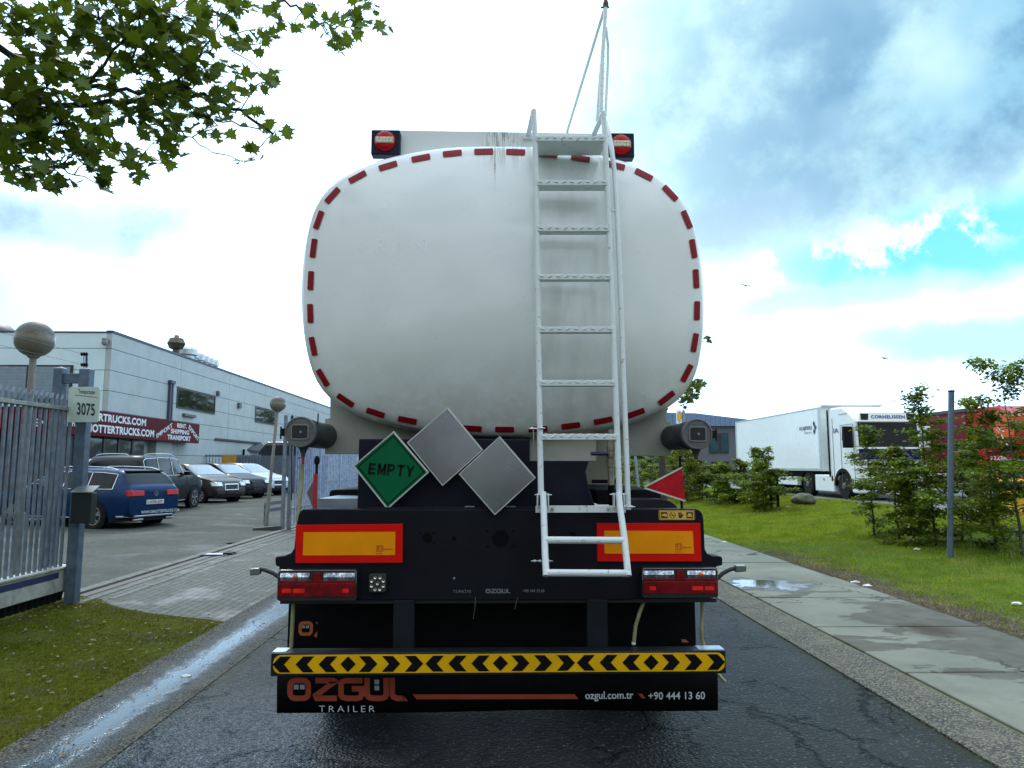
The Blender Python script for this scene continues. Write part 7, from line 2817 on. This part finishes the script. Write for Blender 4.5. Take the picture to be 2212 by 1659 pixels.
# ---------------------------------------------------------------- plants
def leaf_cloud(name, centers, size, shape, mat_, parent, seed, flat=0.5, fold=0.25):
    """many small leaves, each a folded outline; flat = how level the leaves lie"""
    r = np.random.default_rng(seed)
    C = np.asarray(centers, dtype=float)
    n = len(C)
    S = size * r.uniform(0.65, 1.3, n)
    out = np.array(shape, dtype=float)            # outline points (x along leaf, y across)
    k = len(out)
    loc = np.concatenate([[[0.45, 0.0]], out])    # centre then outline
    zz = fold * np.abs(loc[:, 1]) - 0.12 * loc[:, 0] ** 2
    loc3 = np.concatenate([loc, zz[:, None]], 1)  # (k+1, 3)
    az = r.uniform(0, 2 * pi, n)
    nrm = np.stack([r.normal(0, flat, n), r.normal(0, flat, n), np.ones(n)], 1)
    nrm /= np.linalg.norm(nrm, axis=1)[:, None]
    d = np.stack([np.cos(az), np.sin(az), r.normal(-0.15, 0.3, n)], 1)
    d -= nrm * np.sum(d * nrm, 1)[:, None]
    d /= np.linalg.norm(d, axis=1)[:, None]
    e = np.cross(nrm, d)
    V = C[:, None, :] + S[:, None, None] * (loc3[None, :, 0:1] * d[:, None, :] + loc3[None, :, 1:2] * e[:, None, :] + loc3[None, :, 2:3] * nrm[:, None, :])
    tri = np.array([[0, 1 + i, 1 + (i + 1) % k] for i in range(k)])
    T3 = (np.arange(n)[:, None, None] * (k + 1) + tri[None]).reshape(-1, 3)
    return np_mesh(name, V.reshape(-1, 3), T3, mat_, parent)


OVAL = [(0, 0), (.22, .22), (.5, .30), (.8, .18), (1.05, 0), (.8, -.18), (.5, -.30), (.22, -.22)]
MAPLE = [(0, 0.02), (-.10, .30), (.04, .28), (.02, .62), (.26, .42), (.34, .46), (.46, .86), (.56, .44), (.66, .30), (.86, .40), (.82, .22), (1.12, 0.0),
         (.82, -.22), (.86, -.40), (.66, -.30), (.56, -.44), (.46, -.86), (.34, -.46), (.26, -.42), (.02, -.62), (.04, -.28), (-.10, -.30)]
M_HORN = leaf_mat('hornbeam leaf', (0.035, 0.065, 0.003), (0.18, 0.25, 0.014), (0.20, 0.28, 0.008), 0.35, 0.5)
M_HORN2 = leaf_mat('bronze tipped hornbeam leaf', (0.05, 0.078, 0.005), (0.18, 0.21, 0.014), (0.2, 0.23, 0.008), 0.35, 0.5)
M_MAPLE = leaf_mat('sycamore leaf', (0.036, 0.066, 0.005), (0.105, 0.16, 0.012), (0.145, 0.20, 0.010), 0.36, 0.45)
M_BARK = mat('young bark', (0.055, 0.045, 0.035), 0.85, var=0.3, vs=20, bump=0.4)
M_TWIG = mat('dark twig', (0.022, 0.016, 0.014), 0.8, var=0.3, vs=20)


def sapling(x, y, h, label, seed, leaves=900, width=0.8, size=0.055, group='hornbeam saplings on the verge', bare=0.25):
    r = random.Random(seed)
    z0 = verge_z(x, y) if x < 12.6 else LOTZ
    T_ = thing('hornbeam_sapling', label, 'sapling', (x, y, z0), group)
    m = MB()
    pts = [Vector((x, y, z0 - .05))]
    lean = (r.uniform(-.06, .06), r.uniform(-.06, .06))
    for i in range(1, 8):
        pts.append(Vector((x + lean[0] * i / 7 * h + r.uniform(-.02, .02) * h * .5, y + lean[1] * i / 7 * h, z0 + h * .97 * i / 7)))
    m.tube(pts, 0.017 + h * .003, 7, r2=0.003)
    cents = []
    nb = int(h * 13)
    for b_ in range(nb):
        f = bare * .25 + (1 - bare * .25) * ((b_ + r.random()) / nb)
        i = min(6, int(f * 7))
        p0 = pts[i].lerp(pts[i + 1], f * 7 - i)
        a = r.uniform(0, 2 * pi)
        ln = width * (0.62 + 0.38 * sin(pi * min(1, f * 1.05))) * r.uniform(.35, 1.55) * (1.0 if f < .8 else 0.42 + (1 - f) * 2)
        rise = r.uniform(.05, .6) if f < .8 else r.uniform(.7, 1.8)
        d = Vector((cos(a), sin(a), rise)).normalized()
        q = [p0]
        for s_ in range(1, 5):
            q.append(p0 + d * ln * s_ / 4 + Vector((0, 0, -0.10 * ln * (s_ / 4) ** 2 * 2)) + Vector((r.uniform(-.02, .02), r.uniform(-.02, .02), 0)))
        m.tube(q, 0.006, 4, cap=False, r2=0.0015)
        nl = max(8, int(3.5 * leaves / nb * r.uniform(.6, 1.4)))
        for _ in range(nl):
            t = 0.15 + 0.9 * r.random() ** .8
            i2 = min(3, int(t * 4))
            c = q[i2].lerp(q[i2 + 1], min(1.15, t * 4 - i2))
            sp = 0.10 * (1.2 - t * .5)
            c = c + Vector((r.gauss(0, sp), r.gauss(0, sp), r.gauss(0, .028)))
            if r.random() < .8:
                cents.append(tuple(c))
    m.build('stem', M_BARK, T_, smooth=60)
    leaf_cloud('foliage', cents, size * 1.25, OVAL, M_HORN2 if seed % 3 == 0 else M_HORN, T_, seed, 0.42)
    return T_


SAP = [  # u of stem, v of ground, height, width, leaves, label
    (1888, 1163, 2.35, .36, 1100, 'slender sapling standing just in front of the white lorry wheel'),
    (1942, 1172, 1.9, .48, 1400, 'bushy low sapling below the lorry grille'),
    (1975, 1176, 1.6, .6, 1500, 'dense low sapling in the middle of the clump left of the tall post'),
    (2022, 1180, 2.95, .50, 1700, 'tallest sapling, rising just left of the tall grey post'),
    (2078, 1166, 1.55, .55, 1200, 'sapling immediately right of the tall grey post'),
    (2152, 1186, 2.55, .80, 1700, 'broad sapling with one trunk right of the tall post'),
    (2206, 1200, 3.1, 1.05, 2200, 'large sapling cut off by the right picture edge'),
    (2125, 1140, 1.75, .7, 1300, 'sapling behind the broad one, in front of the red lorry'),
]
for i, (u, v, h, w, nl, lab) in enumerate(SAP):
    p = PZ(u, v, 0.17)
    p = PZ(u, v, verge_z(p.x, p.y))
    sapling(p.x, p.y, h, lab, 11 + i, leaves=nl, width=w * (1.25 if i != 3 else 1.0), bare=.1)
MID = [(1652, 1108, 1.85, 'right-hand end sapling of the low row, its shoot crossing the white trailer'), (1640, 1098, 1.45, 'low sapling just behind the end one of the low row'),
       (1606, 1088, 1.5, 'second clump from the right in the low sapling row'), (1576, 1090, 1.35, 'low sapling under the lower left corner of the white trailer'), (1545, 1082, 1.35, 'low sapling in front of the grey office door'),
       (1512, 1078, 1.7, 'low sapling right beside the red triangle'), (1490, 1074, 2.0, 'sapling directly behind the red triangle'), (1462, 1070, 2.2, 'sapling behind the triangle post'),
       (1436, 1066, 2.3, 'sapling left of the triangle, seen under the hose tube')]
for i, (u, v, h, lab) in enumerate(MID):
    p = PZ(u, v, 0.2)
    p = PZ(u, v, verge_z(p.x, p.y))
    sapling(p.x, p.y, h, lab, 40 + i, leaves=1500, width=1.0, size=.075, bare=.1)
yy, i = 30.0, 0
while yy < 66:
    sapling(7.9 + 0.3 * sin(i * 2.1), yy, 2.45 + .3 * sin(i * 1.7), 'leafy sapling of the far hedge row seen beneath the rear of the tank', 60 + i, leaves=900, width=1.0, size=.10, bare=.05,
            group='far hedge saplings under the tank')
    yy += 1.9 + .04 * yy
    i += 1
# far belt of trees closing the horizon
cents = []
r = random.Random(9)
for _ in range(16000):
    a = r.uniform(-1.3, 1.3)
    D = r.uniform(150, 185)
    top = 3.2 + 1.6 * sin(a * 23) + 1.1 * sin(a * 57 + 1)
    cents.append((D * sin(a), D * cos(a), r.uniform(0, 1) ** .7 * (top + 1.0)))
o = leaf_cloud('treeline', cents, 1.1, OVAL, M_HORN, None, 5, 0.8)
tag(o, 'low far-off belt of trees closing the view beneath the tank', 'trees', kind='stuff')

# ---------------------------------------------------------------- overhanging sycamore, trunk outside the left edge
MT = thing('sycamore_tree', 'sycamore tree whose leafy branches hang into the top left of the picture', 'tree', (-5.6, 4.6, 0))
m = MB()
m.tube([(-5.6, 4.6, -.1), (-5.58, 4.62, 1.2), (-5.5, 4.7, 2.8), (-5.35, 4.8, 4.2), (-5.2, 4.9, 6.0), (-5.1, 5.0, 8.0)], 0.20, 14, r2=0.07)
m.build('trunk', mat('grey sycamore bark', (0.11, 0.105, 0.085), 0.85, var=0.3, vs=8, bump=0.6, bs=30), MT, smooth=50)
BR = [  # px polylines with depth, radius
    ([(-300, 100, 4.9), (-60, 60, 5.2), (0, 105, 5.4), (90, 150, 5.5), (190, 185, 5.7), (300, 200, 5.9), (370, 190, 6.0)], .035),
    ([(-300, 160, 4.9), (-60, 190, 5.2), (20, 215, 5.4), (60, 235, 5.5), (200, 225, 5.8), (330, 215, 6.1), (440, 205, 6.3), (520, 240, 6.5), (590, 290, 6.6)], .034),
    ([(200, 225, 5.8), (230, 280, 5.9), (270, 340, 6.0), (310, 390, 6.1)], .012),
    ([(20, 215, 5.4), (60, 290, 5.5), (105, 340, 5.6), (160, 378, 5.7)], .014),
    ([(-40, 250, 5.2), (10, 330, 5.3), (60, 380, 5.4), (110, 410, 5.5)], .014),
    ([(370, 190, 6.0), (430, 120, 6.2), (470, 60, 6.3), (500, 110, 6.3)], .012),
    ([(190, 185, 5.7), (260, 90, 5.8), (330, 40, 6.0), (400, 0, 6.2)], .014),
    ([(90, 150, 5.5), (120, 60, 5.6), (125, 0, 5.7)], .014),
    ([(440, 205, 6.3), (480, 260, 6.5), (560, 280, 6.7), (600, 300, 6.8)], .010),
    ([(330, 215, 6.1), (400, 290, 6.2), (460, 330, 6.4)], .010),
    ([(400, -200, 6.2), (530, -60, 6.4), (590, -5, 6.5), (640, 15, 6.6), (690, 50, 6.7), (740, 55, 6.8), (770, 30, 6.9)], .016),
    ([(690, 50, 6.7), (720, 90, 6.8), (745, 120, 6.8)], .007),
    ([(-300, 120, 4.9), (-100, -100, 5.1), (60, -60, 5.4), (160, -20, 5.6), (300, -10, 5.9)], .03),
]
m = MB()
NODES = []
for pl, rad in BR:
    q = [PY(u, v, Y) for u, v, Y in pl]
    if pl[0][0] == -300 or pl[0][0] == 400:
        st = Vector((-5.32, 4.82, 4.4 if pl[0][1] > 0 else 5.6)) if pl[0][0] == -300 else Vector((-5.15, 4.95, 7.2))
        q[0] = st
    # resample with a little crookedness
    qq = []
    for a_, b_ in zip(q, q[1:]):
        for k in range(4):
            t = k / 4
            qq.append(a_.lerp(b_, t) + Vector((0, 0, 0.02 * sin(9 * (len(qq)))) if len(qq) else (0, 0, 0)))
    qq.append(q[-1])
    m.tube(qq, rad, 7, r2=rad * .35)
    NODES += qq
CL = [  # leaf clusters: u, v, radius in picture units, weight
    (20, 30, 45, 1.0), (55, 70, 60, 1.0), (130, 60, 70, .9), (215, 40, 80, 1.0), (300, 40, 85, 1.1), (390, 40, 70, 1.0), (470, 30, 60, .8), (515, 10, 30, .5),
    (20, 150, 60, 1.0), (100, 190, 80, 1.25), (190, 170, 70, .55), (290, 120, 75, .95), (370, 110, 75, 1.0), (450, 110, 70, .85), (500, 90, 50, .6), (560, 95, 40, .35), (575, 60, 15, .1),
    (40, 260, 80, 1.2), (130, 270, 80, 1.2), (220, 240, 60, .7), (320, 200, 75, 1.0), (400, 190, 80, 1.0), (480, 190, 65, .7), (560, 180, 45, .5), (575, 160, 35, .35),
    (60, 330, 60, .8), (190, 320, 55, .7), (350, 270, 65, .7), (420, 250, 60, .7), (330, 310, 40, .4), (380, 330, 30, .3), (345, 345, 14, .15), (470, 270, 45, .35), (555, 250, 45, .45), (600, 280, 28, .3), (560, 320, 36, .35), (525, 350, 8, .08),
    (25, 345, 40, .8), (100, 365, 50, .9), (180, 355, 50, .9), (130, 415, 16, .5), (50, 390, 26, .5), (205, 395, 24, .5), (120, 395, 24, .4), (300, 385, 20, .3), (270, 345, 45, .5), (295, 375, 30, .4), (260, 350, 20, .2),
    (525, 2, 12, .12), (592, 12, 12, .15), (607, 44, 10, .12), (636, 48, 16, .2), (675, 25, 14, .12), (700, 55, 30, .4), (735, 85, 30, .45), (760, 30, 30, .45), (790, 45, 28, .4), (805, 20, 20, .25),
    (730, 115, 20, .25), (770, 70, 20, .25), (832, 65, 9, .1), (680, 8, 12, .1), (800, 0, 25, .3),
]
r = random.Random(21)
cents = []
for (u, v, rp, w) in CL:
    n_ = int(w * rp * rp / (64 if u < 515 or v > 140 else 36))
    tw = []
    for _ in range(max(3, n_)):
        a, q = r.uniform(0, 2 * pi), rp * sqrt(r.random())
        uu, vv = u + q * cos(a), v + q * sin(a) * .85
        if rp > 36 and mnoise.noise(Vector((uu / 38, vv / 30, 3))) < -.12:
            continue
        Y = np.interp(uu, [0, 850], [5.3, 6.9]) + r.gauss(0, .22)
        c = PY(uu, vv, Y)
        cents.append(tuple(c))
        tw.append(c)
    # twigs from the nearest limb to the cluster
    cc = PY(u, v, float(np.interp(u, [0, 850], [5.3, 6.9])))
    nd = min(NODES, key=lambda p_: (p_ - cc).length)
    if (nd - cc).length > .02:
        m.tube([nd, nd.lerp(cc, .5) + Vector((0, 0, .02)), cc], .006, 5, cap=False, r2=.003)
    for c in tw[::2]:
        m.tube([cc, cc.lerp(c, .6) + Vector((0, 0, .015)), c], .003, 4, cap=False, r2=.0015)
m.build('branches', M_TWIG, MT, smooth=50)
leaf_cloud('foliage', cents, .094, MAPLE, M_MAPLE, MT, 3, 0.62, 0.18)
# crown outside the picture so that shade and reflections are right
cents = []
for _ in range(2600):
    a, e, q = r.uniform(0, 2 * pi), r.uniform(-.3, 1.2), 2.3 * r.random() ** .35
    c = Vector((-5.6 + q * cos(a) * cos(e) * 1.0, 3.9 + q * sin(a) * cos(e) * 1.1, 6.6 + q * sin(e) * 1.1))
    if c.y > 2.5 and c.x > -3.9 - 0.0 * c.y:
        continue
    if c.y > 3 and c.x > -0.78 * c.y - .4 and c.z < 9.5:
        continue
    cents.append(tuple(c))
leaf_cloud('crown', cents, .13, MAPLE, M_MAPLE, MT, 8, 0.7, 0.18)
# a second tree peeps out right of the tank
T2 = thing('roadside_tree', 'tree hidden behind the tank with leaf tips showing at its right edge', 'tree', (4.2, 17.5, 0))
m = MB()
m.tube([(4.05, 17.5, -.05), (4.0, 17.5, 2.0), (3.9, 17.5, 4.5)], .11, 10, r2=.05)
m.build('trunk', M_BARK, T2, smooth=50)
cents = []
for (u, v, rp, n_) in ((1527, 732, 5, 8), (1508, 832, 11, 34), (1490, 850, 16, 60), (1478, 868, 12, 30), (1440, 760, 60, 260), (1400, 840, 60, 260), (1350, 720, 60, 200), (1370, 600, 60, 200)):
    for _ in range(n_):
        a, q = r.uniform(0, 2 * pi), rp * sqrt(r.random())
        cents.append(tuple(PY(u + q * cos(a), v + q * sin(a), 17.5 + r.gauss(0, .4))))
leaf_cloud('crown', cents, .12, MAPLE, M_MAPLE, T2, 18, 0.7, 0.2)
m = MB()
for (u, v) in ((1505, 833), (1523, 735), (1440, 760), (1400, 840), (1350, 720), (1370, 600)):
    m.tube([Vector((3.9, 17.5, 4.0)), PY(u, v, 17.5)], .03, 5, r2=.008)
m.build('branches', M_TWIG, T2)

# ---- unseen tree belt added behind and beside the camera to darken reflections
cents = []
r = random.Random(77)
for _ in range(5200):
    a = r.choice((-1, 1)) * r.uniform(0.95, pi)
    D = r.uniform(34, 46)
    top = 7.0 + 1.8 * sin(a * 19) + 1.2 * sin(a * 41 + 1)
    x_, y_ = D * sin(a), D * cos(a)
    if x_ < -12 and y_ > 22:
        continue
    cents.append((x_, y_, 0.3 + r.uniform(0, 1) ** .8 * top))
o = leaf_cloud('added_tree_belt', cents, 1.5, OVAL, M_HORN, None, 6, 0.9)
tag(o, 'unseen belt of trees added around the viewer to darken reflections', 'trees', kind='stuff')

for i, (x_, y_, h_, lab) in enumerate(((-3.9, 62, 9, 'unseen added tree left of the road far ahead of the trailer'), (5.6, 70, 11, 'nearer unseen added tree right of the road far ahead of the trailer'),
                                  (6.4, 84, 12, 'second unseen added tree right of the road far ahead'), (7.5, 100, 13, 'farthest unseen added tree right of the road ahead'), (-4.0, 84, 11, 'farther unseen added tree left of the road ahead'))):
    ST = thing('added_tree', lab, 'tree', (x_, y_, 0), 'unseen trees added ahead of the trailer for reflections')  # added out of sight behind the tank so the building windows mirror trees
    m = MB()
    m.tube([(x_, y_, -.1), (x_ + .1, y_, h_ * .3), (x_, y_ + .1, h_ * .8)], .16, 8, r2=.04)
    m.build('trunk', M_BARK, ST, smooth=60)
    cents = []
    r = random.Random(300 + i)
    while len(cents) < 1500:
        q = Vector((r.gauss(0, 1), r.gauss(0, 1), r.gauss(0, 1))).normalized() * r.random() ** .4
        q = Vector((q.x * h_ * .27, q.y * h_ * .27, q.z * h_ * .38))
        if mnoise.noise(q * .8 + Vector((i, 0, 0))) > -.25:
            cents.append((x_ + q.x, y_ + q.y, h_ * .6 + q.z))
    leaf_cloud('crown', cents, .42, OVAL, M_HORN, ST, 400 + i, .8)
